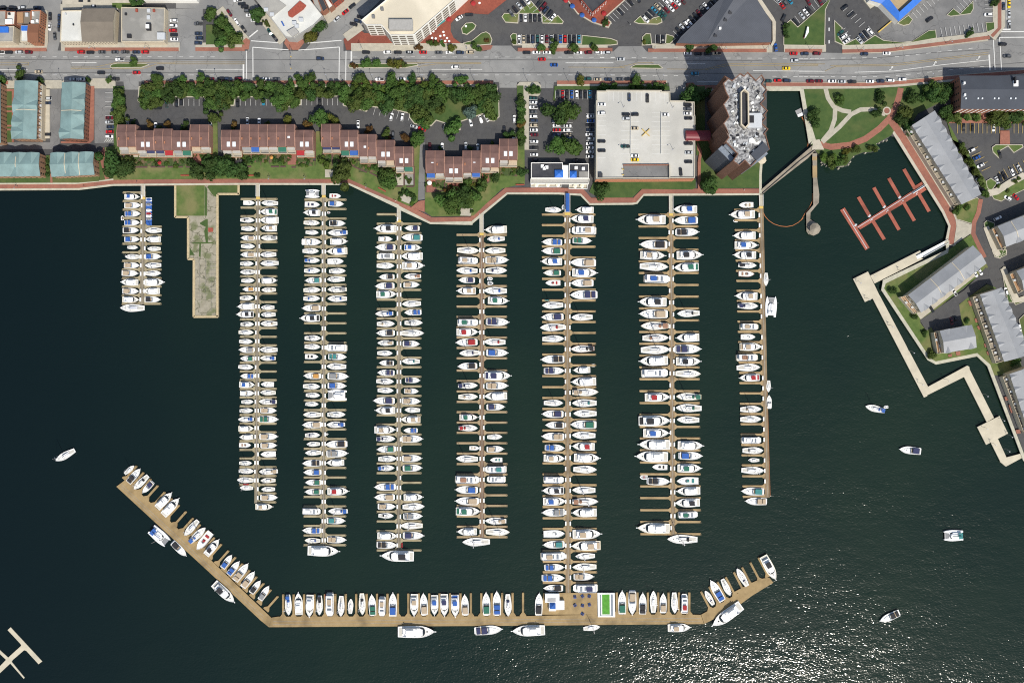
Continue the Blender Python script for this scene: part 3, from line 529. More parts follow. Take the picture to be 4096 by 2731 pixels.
def boat(code, a, b, label, group, cat=None, hullc='', z=-1.6, beam=None, cls=None):
    """a, b: stern and bow points on the water"""
    k, c = code[0], code[1]; a = Vector((a.x, a.y)); b = Vector((b.x, b.y)); d = b-a; L = d.length; NB[0] += 1
    if k not in 'ck' and k != 'd': L *= .985
    var = k
    if k == 'm': var = 'm1' if (c != 'w' and NB[0] % 3 == 0) else 'm0'
    if k == 'x': var = 'x1' if NB[0] % 5 < 3 else 'x2'
    if k == 's': var = 's%d' % (NB[0] % 3) if c != 'w' else ('s2' if NB[0] % 2 else 's1')
    bm = (beam or BEAM[k]) * L * (11/max(L, 5))**.25 if not beam else beam
    zs = (max(L, 6)/12)**.6 if k in 'mxsotc' else 1
    mid = (a+b)/2; yaw = math.sin(NB[0]*12.9898)*.028 if k not in 'jk' else 0; e = empty(cls or KN[k], (mid.x, mid.y+math.sin(NB[0]*7.7)*.12, z), math.atan2(d.y, d.x)+yaw, (L, bm, zs))
    hc = 'hull_'+hullc if hullc else ('cream' if (k in 'mst' and NB[0] % 11 == 5) else 'white')
    col = 'canvas_'+CN[c]
    for name, me, m in kit(var):
        if name in ('canopy',) and k in 'mt' and c == 'w': m_ = 'white'
        else: m_ = hc if m == 'H' else (col if m == '*' else m)
        if k == 'k' and m == '*': m_ = col
        o = bpy.data.objects.new(name, me); COL.objects.link(o)
        if not me.materials: me.materials.append(None)
        o.material_slots[0].link = 'OBJECT'; o.material_slots[0].material = M[m_]; o.parent = e
    return tag(e, label, cat or {'motor_yacht':'yacht','cabin_cruiser':'motorboat','open_motorboat':'motorboat','jet_ski':'jet ski'}.get(KN[k], KN[k].replace('_', ' ')), group)
DESC = dict(m='motor yacht', x='cabin cruiser', s='sailboat', o='open motorboat', t='houseboat', d='dinghy', c='catamaran')
def bdesc(k, c, hc):
    h = dict(G='grey', T='cream', N='navy', R='brown').get(hc, 'white'); 
    s = f'{h} {DESC[k]}'
    if k in 'ms': return s + (f' with {CN[c]} canvas' if c != 'w' else '')
    if k in 'xc': return s + f' with {CN[c]} cover'
    return s + (f' with {CN[c]} top' if c != 'w' and k == 't' else (f' with {CN[c]} seats' if k == 'o' and c != 'w' else ''))

# ================================================================ PIERS
boxes = MB().box(-1.15,1.15,-.35,.35,0,.75,.05,.05).mesh('dock_box'); lidm = MB().box(-1.2,1.2,-.4,.4,.75,.85).mesh('lid')
posts = MB().cyl(0,0,-2.6,1.1,.17,.17,6).mesh('pile')
def ys(s):
    out = []
    for seg in s.split('|'):
        t, v = seg.split(':'); out += [N(t, 0, float(y))[1] for y in v.split(',')]
    return out
ORD = {}
def pier(num, axis, hw, Le, Re, LY, RY, dm, dgroup, bl, br, gang, wname, top, bot, fdm=None):
    """axis: two (nx,ny); Le/Re: finger tip nx at the top and bottom"""
    fdm = fdm or dm; Z = -1.0; (ax0, ay0), (ax1, ay1) = axis
    X = lambda y: ax0+(ax1-ax0)*(y-ay0)/(ay1-ay0)
    lerp = lambda e, y: e[0]+(e[1]-e[0])*(y-ay0)/(ay1-ay0)
    c = W(X(ay0), ay0, Z); e = empty('floating_pier', (c.x, c.y, -1.6))
    tag(e, f'{dgroup} floating wooden pier, {wname}', 'pier', 'floating piers with finger berths')
    pts = [W(X(top)-hw, top, Z), W(X(top)+hw, top, Z), W(X(bot)+hw, bot, Z), W(X(bot)-hw, bot, Z)]
    MB().prism(pts, -1.7, Z+.02).build('deck', {'dock_grey':'dock_main','dock_tan':'dock_main_tan','dock_brown':'dock_main_brown'}[dm], e)
    MB().prism(strip_poly([W(X(top+2), top+2, Z), W(X(bot-2), bot-2, Z)], .4), Z, Z+.035).build('service_strip', 'board_old', e)
    for side, E, Y, bs in ((-1, Le, LY, bl), (1, Re, RY, br)):
        Y = ys(Y) if Y else []
        for i, y in enumerate(Y):
            x0 = X(y)+side*hw; x1 = lerp(E, y); g = 8; h = 4.2; up = y-h-g if y > top+14 else y-h; dn = y+h+g if y < bot-14 else y+h
            q = [(x0-side*.5, up), (x0, up), (x0+side*g*1.3, y-h), (x1-side*2, y-h), (x1, y-h+2), (x1, y+h-2), (x1-side*2, y+h), (x0+side*g*1.3, y+h), (x0, dn), (x0-side*.5, dn)]
            f = MB().prism([W(a, b, Z) for a, b in q], -1.65, Z+.012).build('finger', fdm, e)
            inner = [(x0+side*2, y-h+.8),(x1-side*1.2, y-h+.8),(x1-side*1.2, y+h-.8),(x0+side*2, y+h-.8)]
            p = W(x1-side*1.5, y+h-1, Z)
            o = bpy.data.objects.new('pile', posts); COL.objects.link(o)
            if not posts.materials: posts.materials.append(M['pile'])
            o.parent = f; o.location = f.matrix_basis.inverted() @ e.matrix_basis.inverted() @ Vector((p.x, p.y, -1.0))
        # dock boxes
        sl_ = [(Y[i]+Y[i+1])/2 for i in range(len(Y)-1)]; k = 0
        for i, y in enumerate(sl_):
            if (i*7+num*3+side) % 4 == 0: continue
            k += 1; p = W(X(y)+side*(hw-1.2), y, 0)
            bx = obj('dock_box', boxes, 'white', None, (p.x, p.y, Z+.02)); bx.rotation_euler = (0,0,math.pi/2)
            obj('lid', lidm, 'white_matte', bx)
            tag(bx, f'white dock box, {ordn(k)} from shore on {"left" if side<0 else "right"} edge of {wname}', 'dock box', 'white dock boxes along the piers')
        n = 0; out = []
        t = None
        for seg in bs.split('|'):
            if not seg.strip(): continue
            t, v = seg.strip().split(':')
            for it in v.split():
                mm = re.match(r'([a-z])([a-z])([A-Z]?)(\d+),(-?\d+),(-?\d+)', it); kk, cc, hc, y, xs, xb = mm.groups()
                out.append((N(t, 0, float(y))[1], t, kk, cc, hc, float(y), float(xs), float(xb)))
        out.sort()
        for (_, t, kk, cc, hc, y, xs, xb) in out:
            n += 1; lab = f'{bdesc(kk, cc, hc)}, {ordn(n)} boat from shore, {"left" if side<0 else "right"} side of {wname}'
            boat(kk+cc, P(t, xs, y), P(t, xb, y), lab, 'boats berthed at the floating piers', hullc=hc)
    if gang:
        (gy0, gy1, gm, gw) = gang; g = empty('gangway', W(X(gy0), gy0, 0)); tag(g, f'{"blue canopied" if gm=="b" else "grey metal"} gangway ramp from promenade down to {wname}', 'gangway', 'gangways down to the piers')
        a = W(X(gy0), gy0, 0); b = W(X(gy1), gy1, -1); hwid = gw/2
        MB().add([(a.x-hwid,a.y,.12),(a.x+hwid,a.y,.12),(b.x+hwid,b.y,-.85),(b.x-hwid,b.y,-.85),(a.x-hwid,a.y,0),(a.x+hwid,a.y,0),(b.x+hwid,b.y,-.97),(b.x-hwid,b.y,-.97)], [(3,2,1,0),(4,5,6,7),(0,1,5,4),(1,2,6,5),(2,3,7,6),(3,0,4,7)]).build('ramp_deck', 'sidewalk', g)
        for s in (-1, 1):
            MB().tube((a.x+s*hwid,a.y,1.15),(b.x+s*hwid,b.y,.1),.05,4).tube((a.x+s*hwid,a.y,.6),(b.x+s*hwid,b.y,-.4),.04,4).build('handrail', 'white', g)
        MB().box(b.x-hwid,b.x+hwid,b.y-1.6,b.y-.1,-.98,-.9).build('landing_plate', 'yellowpaint', g)
        if gm == 'b': MB().add([(a.x-1.1,a.y,2.4),(a.x,a.y,2.9),(a.x+1.1,a.y,2.4),(b.x-1.1,b.y,1.9),(b.x,b.y,2.4),(b.x+1.1,b.y,1.9)], [(0,1,4,3),(1,2,5,4)]).build('awning', 'canvas_blue', g)
    return e
pier(1, [(573.7,770),(567.6,1216)], 8.7, (491,486.7), (647.7,645), 'p1:157,265,372,478,585,693,800,908,1015,1123,1230,1337,1446,1552', 'p1:585,693,800,908,1015,1123,1230,1337,1446,1552', 'dock_grey', 'grey',
 'p1:mb212,145,330 xt318,145,350 xb420,150,345 xb533,145,335 xk632,125,325 xb745,145,335 sw843,178,312 sw960,338,150 xt1070,140,335 xt1170,112,318 mw1282,322,103 xt1390,120,325 mwT1498,118,330',
 'p1:sw632,612,405 mw745,603,415 sw860,600,430 xb957,405,605 sw1070,608,400 sw1172,405,605 mw1282,400,645 mw1390,592,382 xk1498,398,595 sb1607,402,90', (738,787,'g',2.2), 'pier one', 767, 1218)
pier(2, [(1032,790),(1024.5,2010)], 7.2, (962,956.5), (1110,1105), 'p1:240,347,455,562,670,777,884,992,1100,1208,1316,1423,1531|p2:133,243,351,460,568,677,785,895,1003,1112,1220,1330,1440,1549|p3:152,262,371,480,588,699,808', 'p1:240,347,455,562,670,777,884,992,1100,1208,1316,1423,1531|p2:133,243,351,460,568,677,785,895,1003,1112,1220,1330,1440,1549|p3:152,262,371,480,588,699,808,918,1028', 'dock_grey', 'grey',
 'p1:ow287,1635,1780 sk500,1597,1780 sw607,1612,1785 xt728,1775,1608 sw832,1608,1785 xt935,1778,1605 sw1045,1597,1768 sy1153,1785,1595 sw1262,1612,1778 xo1370,1768,1628 sy1476,1593,1768|p2:mw78,368,155 mk180,358,145 sk305,190,360 sb403,165,358 sw517,172,345 xy625,362,170 xg737,357,188 sw840,162,355 xb952,360,190 mb1060,175,370 xw1170,188,365 sw1278,200,355 sa1385,178,350 sb1493,360,158|p3:mw107,165,358 mw215,352,182 oa315,172,322 sw537,172,335 sy638,168,362 sw755,357,145 sw852,350,180',
 'p1:sk287,2075,1862 mg397,2068,1855 mw505,2085,1850 mt608,2062,1865 sy725,2065,1855 sw932,2052,1848 sbG1043,2085,1848 mw1263,1868,2060 stT1378,2048,1862|p2:sw90,617,445 sw180,632,445 st297,655,440 st625,658,430 sbT728,635,432 ow1055,612,445 sk1160,635,435 snT1277,650,415 xt1385,443,643 xg1493,428,668|p3:xt205,432,662 xt320,445,648 ow430,635,442 st643,662,422 stT755,632,440 sw868,625,450 xt973,443,657 mtT1085,378,597', (738,787,'g',2.2), 'pier two', 784, 2012)
pier(3, [(1295.3,780),(1294.5,2180)], 6.8, (1217.2,1213.6), (1385.9,1384.8), 'q1:185,302,421,538,657,776,894,1014,1133,1252,1371,1492|p2:167,291,416,535,656,776,896,1018,1138,1258,1378,1499|p3:115,236,357,478,597,718,840,960,1080,1205,1324,1444,1565', 'q1:185,302,421,538,657,776,894,1014,1133,1252,1371,1492|p2:167,291,416,535,656,776,896,1018,1138,1258,1378,1499|p3:115,236,357,478,597,718,840,960,1080,1205,1324,1444,1565', 'dock_grey', 'grey',
 'q1:cy105,162,338 on243,150,340 mk350,350,140 stT475,135,342 sw592,160,325 xw712,118,358 sw828,122,330 sb947,147,342 sb1072,142,347 xc1193,353,155 sw1315,133,352 sb1425,133,345|p2:xt102,1185,965 mk225,1188,942 sy475,995,1200 st587,995,1195 ok712,1000,1168 xo950,1190,985 sg1080,975,1192 sw1193,1010,1190 sw1307,1003,1172 sb1438,1207,975|p3:xt57,1200,970 sn187,1000,1190 sw303,1190,1018 sw412,1203,1000 xk540,1195,970 xb652,1198,985 xg783,1200,1005 xg903,1195,1000 tw1143,972,1198 xb1383,1195,970 sb1510,1195,995',
 'q1:or138,460,605 xb237,450,640 dr342,430,470 xk478,462,660 sb598,690,440 mw710,470,687 mbT830,690,430 ow955,435,640 sw1077,455,665 sw1183,655,430 sy1310,680,435 sb1423,683,435|p2:tw597,1523,1265 xc712,1298,1522 sw835,1520,1270 xy955,1290,1550 xb1072,1290,1520 cw1193,1525,1280 sg1437,1280,1510|p3:sb58,1505,1270 dw175,1255,1292 xk302,1522,1258 xy420,1275,1542 mw535,1495,1275 mr890,1283,1550 sb1140,1540,1290 xc1262,1278,1508 xt1502,1282,1520|b2:mw293,435,738', (736,780,'g',2.2), 'pier three', 768, 2182)
pier(4, [(1596.3,860),(1595,2200)], 7.6, (1506.4,1506), (1685,1686.5), 'q1:368,487,605,723,841,961,1080,1199,1315,1437,1555|q2:231,355,480,602,722,841,961,1081,1200,1322,1442|q3:55,180,300,420,543,663,783,905,1025,1147,1268,1390,1507|b2:287', 'q1:487,605,723,841,961,1080,1199,1315,1435,1555|q2:231,355,480,602,722,841,961,1081,1200,1322,1442|q3:55,180,300,420,543,663,783,905,1025,1147,1268,1390,1507|b2:287', 'dock_grey', 'grey',
 'q1:mk545,1305,1030 xw675,1080,1250 xn783,1280,1042 tyT897,1275,1055 sw1010,1053,1278 xk1150,1270,1085 xn1267,1268,1037 mg1372,1050,1300|q2:sbG170,388,155 st295,178,405 xk413,395,175 st540,388,185 sw667,183,378 xk788,385,208 xn910,392,187 sy1020,170,395 sb1135,187,390 xn1262,392,135 mk1380,412,160|q3:mt120,148,412 sn237,172,412 xg367,408,180 sw483,195,428 sb600,190,402 xb840,405,148 xt970,395,148 xt1083,195,415 sk1197,197,392 mw1450,185,435|b2:xk240,1105,1298',
 'q1:xn542,1585,1408 xc655,1620,1368 mb783,1400,1610 mw895,1635,1365 mt1013,1375,1650 sa1143,1612,1398 xt1248,1395,1590 sk1490,1612,1370|q2:xb157,730,525 sy285,525,755 syG412,480,775 xn548,508,715 sc770,718,490 xn1007,538,722 xt1140,525,703 xt1265,498,725 sw1380,722,525 mtT1500,728,480|q3:xb130,683,515 xt233,493,757 xt480,500,745 xg603,510,747 mw967,515,758 sw1083,500,780 xy1203,515,752 stT1325,757,470 xn1450,512,772|b2:mk340,1463,1145', (831,879,'g',2.2), 'pier four', 856, 2202)
pier(5, [(1926.7,930),(1928.5,2145)], 8.6, (1825.3,1826.3), (2027.8,2030.4), 'e1:563,690,818,947,1076,1205,1332,1461|q2:210,340,470,600,730,883,1013,1145,1275,1404,1535|q3:157,288,418,549,680,811,941,1073,1204,1335,1465', 'e1:563,690,818,947,1076,1205,1332,1461|q2:210,340,470,600,730,883,1013,1145,1275,1404,1535|q3:157,288,418,549,680,811,941,1073,1204,1335,1465', 'dock_brown', 'brown',
 'e1:sb755,150,430 tt885,170,413 sb1013,410,140 xn1130,368,172 mt1262,388,150|q2:tg280,1195,1452 mr403,1178,1450 xr532,1433,1170 sn663,1465,1212 xk827,1430,1195 snG1073,1195,1450 st1215,1200,1450 mgR1470,1212,1447|q3:sr97,1205,1447 ot352,1340,1468 sk487,1450,1170 ta747,1170,1465 xb873,1438,1162 xt1013,1450,1162 mg1143,1170,1475 mw1400,1435,1190 sb1527,1600,1250',
 'e1:mw495,778,500 sb612,750,525 sgT762,760,497 xt880,515,797 sn1007,510,780 dw1110,530,600 dy1170,535,606 sb1265,778,485 mg1387,537,797|q2:xn272,1557,1840 sr525,1795,1520 xb663,1557,1828 mn948,1532,1860 xt1072,1557,1828 mw1202,1815,1532 xn1342,1562,1785|q3:sw213,1563,1755 xt363,1563,1775 oc498,1755,1600 tcG617,1800,1535 tw745,1790,1560 st1265,1805,1535 sw1400,1545,1850', (854,931,'g',2.4), 'pier five', 900, 2149)
pier(6, [(2269.5,850),(2272.8,2360)], 10.2, (2166.5,2170.4), (2381.7,2388.8), 'e1:308,441,576,709,844,978,1114,1250,1385,1522|f2:150,286,422,558,693,828,966,1101,1238,1374,1508|f3:142,279,416,553,688,827,962,1103,1236,1377,1513|b1:397,498,600', 'e1:310,441,579,712,847,981,1112,1250,1385,1522|f2:150,286,422,558,693,828,966,1101,1238,1374,1508|f3:142,279,416,553,688,827,962,1103,1236,1377,1513|b1:397,498,600', 'dock_tan', 'tan',
 'e1:sb247,1258,1465 xb655,1462,1218 xg767,1465,1215 mb895,1470,1208 xgT1037,1448,1238 or1165,1450,1260 sn1447,1485,1215|f2:xn87,350,82 sr213,375,62 sbG360,88,372 xk620,360,75 xn763,120,370 st1163,110,355 xn1302,350,88 xk1445,362,132|f3:xt83,358,85 xb222,132,372 mt350,108,372 tw622,115,362 mk760,365,95 mb893,100,385 xy1030,368,88 ow1300,107,375 xc1437,365,102|b1:tt345,207,438 xb453,240,427 xb553,217,430 xk655,410,228',
 'e1:mw253,1867,1645 mn363,1865,1578 tt505,1890,1590 xg633,1610,1840 xt912,1885,1570 mb1040,1595,1908 xt1165,1855,1580 xn1312,1903,1570|f2:sg90,725,455 skR488,750,445 mw752,695,483 mw895,768,460 stT1028,465,800 sc1168,775,463 sg1298,775,480 xg1435,762,447|f3:sw63,760,462 mr205,750,470 mw350,487,812 sw493,480,778 sb750,760,465 saG895,465,800 mw1035,775,467 mt1303,470,828 mtT1445,825,458|b1:sw343,725,533 sw450,740,505 xt545,525,715 tn652,745,512', (776,850,'b',3.2), 'pier six', 842, 2372)
pier(7, [(2683.7,800),(2692.5,2135)], 8.6, (2552.3,2560.6), (2792,2804.5), 'g1:311,457,603,749,896,1041,1191,1336,1485|g2:129,275,422,571,718,866,1016,1165,1312,1463|g3:103,252,405,552,704,850,1002,1150,1302', 'g1:311,457,603,749,896,1041,1191,1336,1485|g2:129,275,422,571,718,866,1016,1165,1312,1463|g3:103,252,405,552,704,850,1002,1150,1302', 'dock_tan', 'tan',
 'g1:mt370,605,243 xk685,617,280 mtG823,280,600 sk960,278,640 tb1112,342,652 mk1402,617,268|g2:xt50,528,180 saT200,552,195 saG348,215,555 sk495,197,568 mw637,540,183 tw793,215,540 mr1092,247,562 mk1385,168,565|g3:mb35,227,552 mw182,565,172 mw332,540,135 ok463,535,343 xk640,285,565 mw1228,565,155 sk1370,912,530',
 'g1:mb243,1000,705 xb378,1003,708 xk527,737,1023 mk818,740,1065 mg970,1020,710|g2:sk40,940,652 mw343,933,645 xn490,632,958 mk645,637,950 sb797,632,955 sgT1083,960,640 sg1228,965,635 sn1378,935,650|g3:mw193,660,980 xb320,685,973 mg475,657,957 oc640,925,650 mw765,945,650 mk908,940,632 tg1057,675,915', (779,853,'g',2.4), 'pier seven', 817, 2140)
pier(8, [(3045,840),(3069.5,1985)], 9.0, (2935.6,2970), (3070,3080), 'g1:250,380,505,632,757,887,1015,1140,1265,1393,1523|g2:145,273,403,530,658,787,915,1044,1174,1302,1430,1560|g3:185,315,440,577,704,834', '', 'dock_tan', 'tan',
 'g1:ot187,1710,1525 mt310,1725,1410 mw572,1735,1455 mb690,1468,1758 mk815,1740,1457 sk945,1515,1750 oaR1053,1520,1725 mt1328,1757,1480 sn1450,1508,1770|g2:ttT210,1450,1677 ow340,1455,1640 mt460,1437,1715 taT593,1405,1670 sy720,1400,1700 mr850,1690,1438 st1245,1447,1715 sn1367,1447,1715|g3:tw125,1467,1710 sy257,1475,1740 sa380,1690,1548 sw505,1460,1750 xc765,1742,1462 xt892,1778,1510', '', (779,824,'g',2.4), 'pier eight', 822, 1989)

# boats lying alone: tile, code, stern, bow, label
FREE = [('g1','sw',1866,1040,1868,1208,'white sailboat moored outside pier eight, nearest the shore',None),('n','cw',3083.5,1268,3086,1185,'large white catamaran moored outside pier eight',None),
 ('g2','sw',1808,880,1803,1030,'slim white sailboat moored outside pier eight, below the catamaran',None),('g2','xw',1813,1230,1812,1067,'small white cruiser moored outside pier eight, lowest of four',None),
 ('b2','mw',1305,1068,1662,1075,'large white motor yacht with closed bridge, leftmost on outer side of breakwater',None),('b2','xn',2052,1065,2315,1052,'white cruiser with navy roof patch, second on outer side of breakwater',None),
 ('b1','mw',243,1058,-75,1060,'long white motor yacht below the deck house, outer side of breakwater',None),('b1','sw',612,1043,775,1027,'small white sailboat moored below the picnic deck, outer side of breakwater',None),
 ('b1','mt',1425,1035,1645,1032,'white motor yacht with tan foredeck, outer side of breakwater near its right bend',None),('b1','mw',2135,815,1858,1012,'huge white motor yacht moored diagonally outside the right arm of breakwater',None),
 ('c3','mk',770,190,1000,612,'long white yacht moored across the right tip of the breakwater',None),
 ('b3','cb',580,840,772,1002,'white catamaran with blue cushions outside the left breakwater arm',None),('b3','xk',822,995,983,1147,'slim white motorboat with black cockpit outside the left breakwater arm',None),
 ('c2','mk',65,235,440,565,'white trawler with mast outside the left breakwater arm',None),('w5','sn',668,110,495,212,'white sailboat with navy cover adrift in open water at left',None),
 ('r3','sb',615,605,365,548,'white sailboat towing a dinghy, anchored in open water at right',None),('r3','dw',658,553,600,558,'white dinghy tied behind the anchored sailboat at right',None),
 ('r3','xn',1062,1115,793,1085,'white cruiser with navy cover anchored in open water at right',None),('r4','cc',1718,632,1513,634,'white catamaran with teal bimini anchored in open water at right',None),
 ('r4','xk',1052,1440,848,1525,'white cruiser with dark cover, lowest anchored boat at right',None),
 ('p1','dr',115,500,115,440,'white dinghy with red inside at finger tip of pier one',None),
 ('r1','dw',1262,540,1292,520,'white dinghy on the red floating dock',None),
 ('e1','dc',1485,245,1485,185,'teal inflatable dinghy beside the blue canopied gangway',None),('f2','dr',710,695,768,695,'white dinghy with red seats at the end of a right finger of pier six',None),
 ('f3','dr',1415,590,1318,590,'small white dinghy with red inside at left of pier seven, near lower end',None),('g1','dw',1512,385,1455,380,'grey white dinghy at the second finger of pier eight',None)]
for t, c, x0, y0, x1, y1, lab, bm in FREE: boat(c, P(t,x0,y0), P(t,x1,y1), lab, None, beam=bm)
for i, (y, c) in enumerate(((247,'b'),(308,'y'),(380,'w'),(420,'r'),(450,'w'),(487,'y'))):
    boat('j'+c, P('p1',418,y), P('p1',488,y), f'{"white" if c=="w" else CN[c]} jet ski, {ordn(i+1)} from shore on the blue floating dock', 'jet skis on the blue dock', z=-1.2)
e = empty('jet_ski_dock', P('p1',455,222,-1.2)); tag(e, 'blue and white modular floating dock for jet skis beside pier one', 'floating dock')
for i in range(7):
    y0 = 222+i*50.5; a = P('p1',418,y0,-1.2); b = P('p1',492,y0+47,-1.2); MB().box(a.x,b.x,b.y,a.y,-1.65,-1.2).build('float_block', 'canvas_blue' if i not in (0,) else 'white', e)
for lab, t, c, a in (('red and yellow kayak on a lower left finger of pier two','p3','r',(222,808,300,808)),('red kayak on the right edge of pier four near its lower end','b2','r',(1345,262,1345,212)),('red kayak between berths on the breakwater','b2','r',(604,760,604,708)),('pale blue kayak on left finger of pier six','e1','c',(1250,1384,1312,1384)),('pale kayak on the left finger of pier four','p1','y',(0,0,0,0))):
    if a[0]: boat('k'+c, P(t,a[0],a[1]), P(t,a[2],a[3]), lab, None, z=-.98, beam=.8)

# ---- breakwater dock
e = empty('breakwater_dock', P('b2',1200,980,-1)); tag(e, 'long tan breakwater dock closing the marina, angled up at both ends', 'dock')
DK = [('b3:188,357 b3:278,287 b3:1955,1755 c2:1105,850 b2:86,935 b2:60,1025 c2:905,896','main'),]
SEG = ['b3:188,357 b3:290,280 b3:600,560 c2:1020,770 c2:1105,852 b2:62,1026 c2:905,892 b3:1320,1400', 'b2:64,1026 b2:90,934 b2:150,925 b1:-20,922 b1:250,915 b1:750,905 b1:1640,905 b1:1745,908 b1:1775,996 b1:0,1012', 'b1:1748,906 b1:1830,860 b1:2110,695 c3:230,845 c3:500,700 c3:720,600 c3:880,575 c3:955,665 c3:580,895 b1:2080,840 b1:1778,995']
for s in SEG: MB().prism(PL('n', s, -1), -2.2, -.8).build('deck', 'dock_orange', e)
for a, s in enumerate(('b3:240,345 c2:960,850','b2:100,985 b1:1740,955')):
    for dd in (-.9, .9):
        q = strip_poly([p + Vector((0, dd, 0)) for p in PL('n', s, -.8)], .25); MB().prism(q, -.8, -.78).build('seam', 'board_old', e)
def bfinger(tip, root, w_=1.25):
    tip, root = tip.to_2d(), root.to_2d(); u = (tip-root).normalized(); v = Vector((-u.y, u.x)); h = w_/2
    q = [root-u*.6+v*(h+1.3), root+u*.3+v*(h+1.3), root+u*2.0+v*h, tip-u*.3+v*h, tip+v*(h-.3), tip-v*(h-.3), tip-u*.3-v*h, root+u*2.0-v*h, root+u*.3-v*(h+1.3), root-u*.6-v*(h+1.3)]
    f = MB().prism(q, -1.65, -.81).build('finger', 'dock_orange', e)
    o = bpy.data.objects.new('pile', posts); COL.objects.link(o); o.parent = f; p = tip-u*.3
    o.location = f.matrix_basis.inverted() @ e.matrix_basis.inverted() @ Vector((p.x, p.y, -1.0))
for k in range(21): bfinger(P('b3',421+80.6*k,120+74.2*k,-1), P('b3',285+80.6*k,272+74.2*k,-1))
for i in range(25):
    x = 200+100.6*i
    if i < 24: bfinger(P('b2',x,709-i*.7,-1), P('b2',x,932-i*.7,-1))
for i in range(8): bfinger(P('b1',933+100.1*i,690,-1), P('b1',933+100.1*i,906,-1))
for i in range(8): bfinger(P('b1',1745+79.3*i,683-46.7*i,-1), P('b1',1838+79.3*i,860-46.7*i,-1))
BB = '''b2 sb 248 715 248 918;b2 mw 350 910 347 695;b2 mw 462 712 450 928;b2 sk 552 722 548 915;b2 tt 650 705 650 925;b2 sk 758 727 757 930;b2 sw 848 900 850 752;b2 sk 955 700 967 912;b2 xg 1068 918 1050 715;b2 tt 1155 740 1153 925;b2 xb 1258 925 1257 695;b2 mt 1467 705 1462 920;b2 xt 1562 912 1553 702;b2 mb 1663 720 1657 915;b2 mn 1757 707 1752 922;b2 mb 1860 712 1858 928;b2 xt 1955 912 1952 713;b2 xg 2162 915 2158 695;b2 xb 2265 915 2260 683;c1 sn 362 195 375 600;c1 xk 920 575 924 178;b1 xg 990 905 983 678;b1 xt 1083 685 1087 912;b1 xk 1187 905 1183 698;b1 sw 1290 890 1287 675;b1 xt 1383 890 1383 703;b1 sn 1490 695 1495 900;b1 tr 1583 895 1588 707;b1 sn 1868 815 1788 675;b1 xb 1953 775 1843 575;b1 sw 1955 565 2030 730;b1 sn 2195 637 2095 463'''
for i, l in enumerate(BB.split(';')):
    t, c, a, b, cc, d = l.split(); a, b, cc, d = map(float, (a, b, cc, d)); boat(c, P(t,a,b), P(t,cc,d), f'{bdesc(c[0],c[1],"")}, {ordn(i+1)} from the left in berths above the breakwater', 'boats berthed above the breakwater')
BL = '''sy 275 215 385 120;xk 318 312 455 153;sk 545 232 382 392;xn 592 312 482 435;mw 650 607 812 428;mw 722 685 895 490;sb 1115 740 960 920;sb 1018 1000 1200 825;or 1262 880 1100 1082;mk 1205 1137 1355 962;xb 1390 1285 1502 1137;xb 1460 1362 1588 1213;xt 1532 1430 1690 1240;xt 1622 1505 1762 1330;xk 1717 1570 1828 1430;xy 1820 1650 1925 1490'''
for i, l in enumerate(BL.split(';')):
    c, a, b, cc, d = l.split(); boat(c, P('b3',float(a),float(b)), P('b3',float(cc),float(d)), f'{bdesc(c[0],c[1],"")}, {ordn(i+1)} from upper end of left breakwater arm', 'boats berthed on the left breakwater arm')
# ---- service deck with pool, deck house and picnic tables
e = empty('service_deck', P('b1',460,800,-1)); tag(e, 'wide tan wooden deck where pier six meets the breakwater', 'dock')
MB().prism(PL('b1','205,905 225,698 745,695 747,700 925,905',-1), -2, -.79).build('deck', 'dock_orange', e)
e = empty('swimming_pool', P('b1',834,815,-.8)); tag(e, 'floating swimming pool with bright green water and white surround', 'pool')
pz = PL('b1','748,697 912,697 918,930 752,930'); MB().prism(pz, -.9, .1).build('surround', 'white', e)
MB().prism(PL('b1','768,712 895,710 898,918 770,918'), .1, .16).build('pool_deck', 'glass_grey', e); 
mat('poolwhite', (.75,.76,.72), .6); MB().prism(PL('b1','782,702 875,700 878,912 784,912'), .16, .22).build('pool_rim', 'poolwhite', e); mat('pool_green', (.07,.28,.02), .2, .25, .5); MB().prism(PL('b1','792,712 864,710 866,903 793,903'), .22, .26).build('pool_water', 'pool_green', e)
e = empty('deck_house', P('b1',320,790,-.8)); tag(e, 'white flat roofed deck house with blue pyramid canopy', 'building')
MB().prism(PL('b1','243,708 380,708 380,790 243,790',2.5), -.8, 2.5).build('house', 'white', e); MB().prism(PL('b1','280,775 428,775 428,860 345,862 345,872 280,872',2.2), -.8, 2.2).build('porch', 'white', e)
MB().prism(PL('b1','265,750 345,748 345,782 265,784',2.55), 2.5, 2.7).build('roof_unit', 'hull_G', e)
c = P('b1',315,825,4.2); q = PL('b1','287,795 344,795 344,853 287,853',3); MB().add([tuple(p) for p in q]+[tuple(c)], [(0,1,4),(1,2,4),(2,3,4),(3,0,4)]).build('canopy', 'canvas_blue', e)
tb = MB().box(-.9,.9,-.4,.4,.72,.78).mesh('table_top'); bn = MB().box(-.9,.9,.62,.9,.42,.47).box(-.9,.9,-.9,-.62,.42,.47).mesh('bench'); lg = MB().box(-.7,-.6,-.7,.7,0,.72).box(.6,.7,-.7,.7,0,.72).mesh('legs')
for i, (x, y) in enumerate(((530,735),(603,728),(668,728),(530,815),(603,818),(670,810),(603,898))):
    p = P('b1',x,y,-.8); e = empty('picnic_table', p, (i*40)*.0174); tag(e, f'blue picnic table on the service deck, {"upper" if i<3 else "middle" if i<6 else "lowest"} row, {ordn(i%3+1)} from left', 'picnic table', 'blue picnic tables')
    obj('table_top', tb, 'canvas_navy', e); obj('bench', bn, 'canvas_blue', e); obj('legs', lg, 'canvas_navy', e)

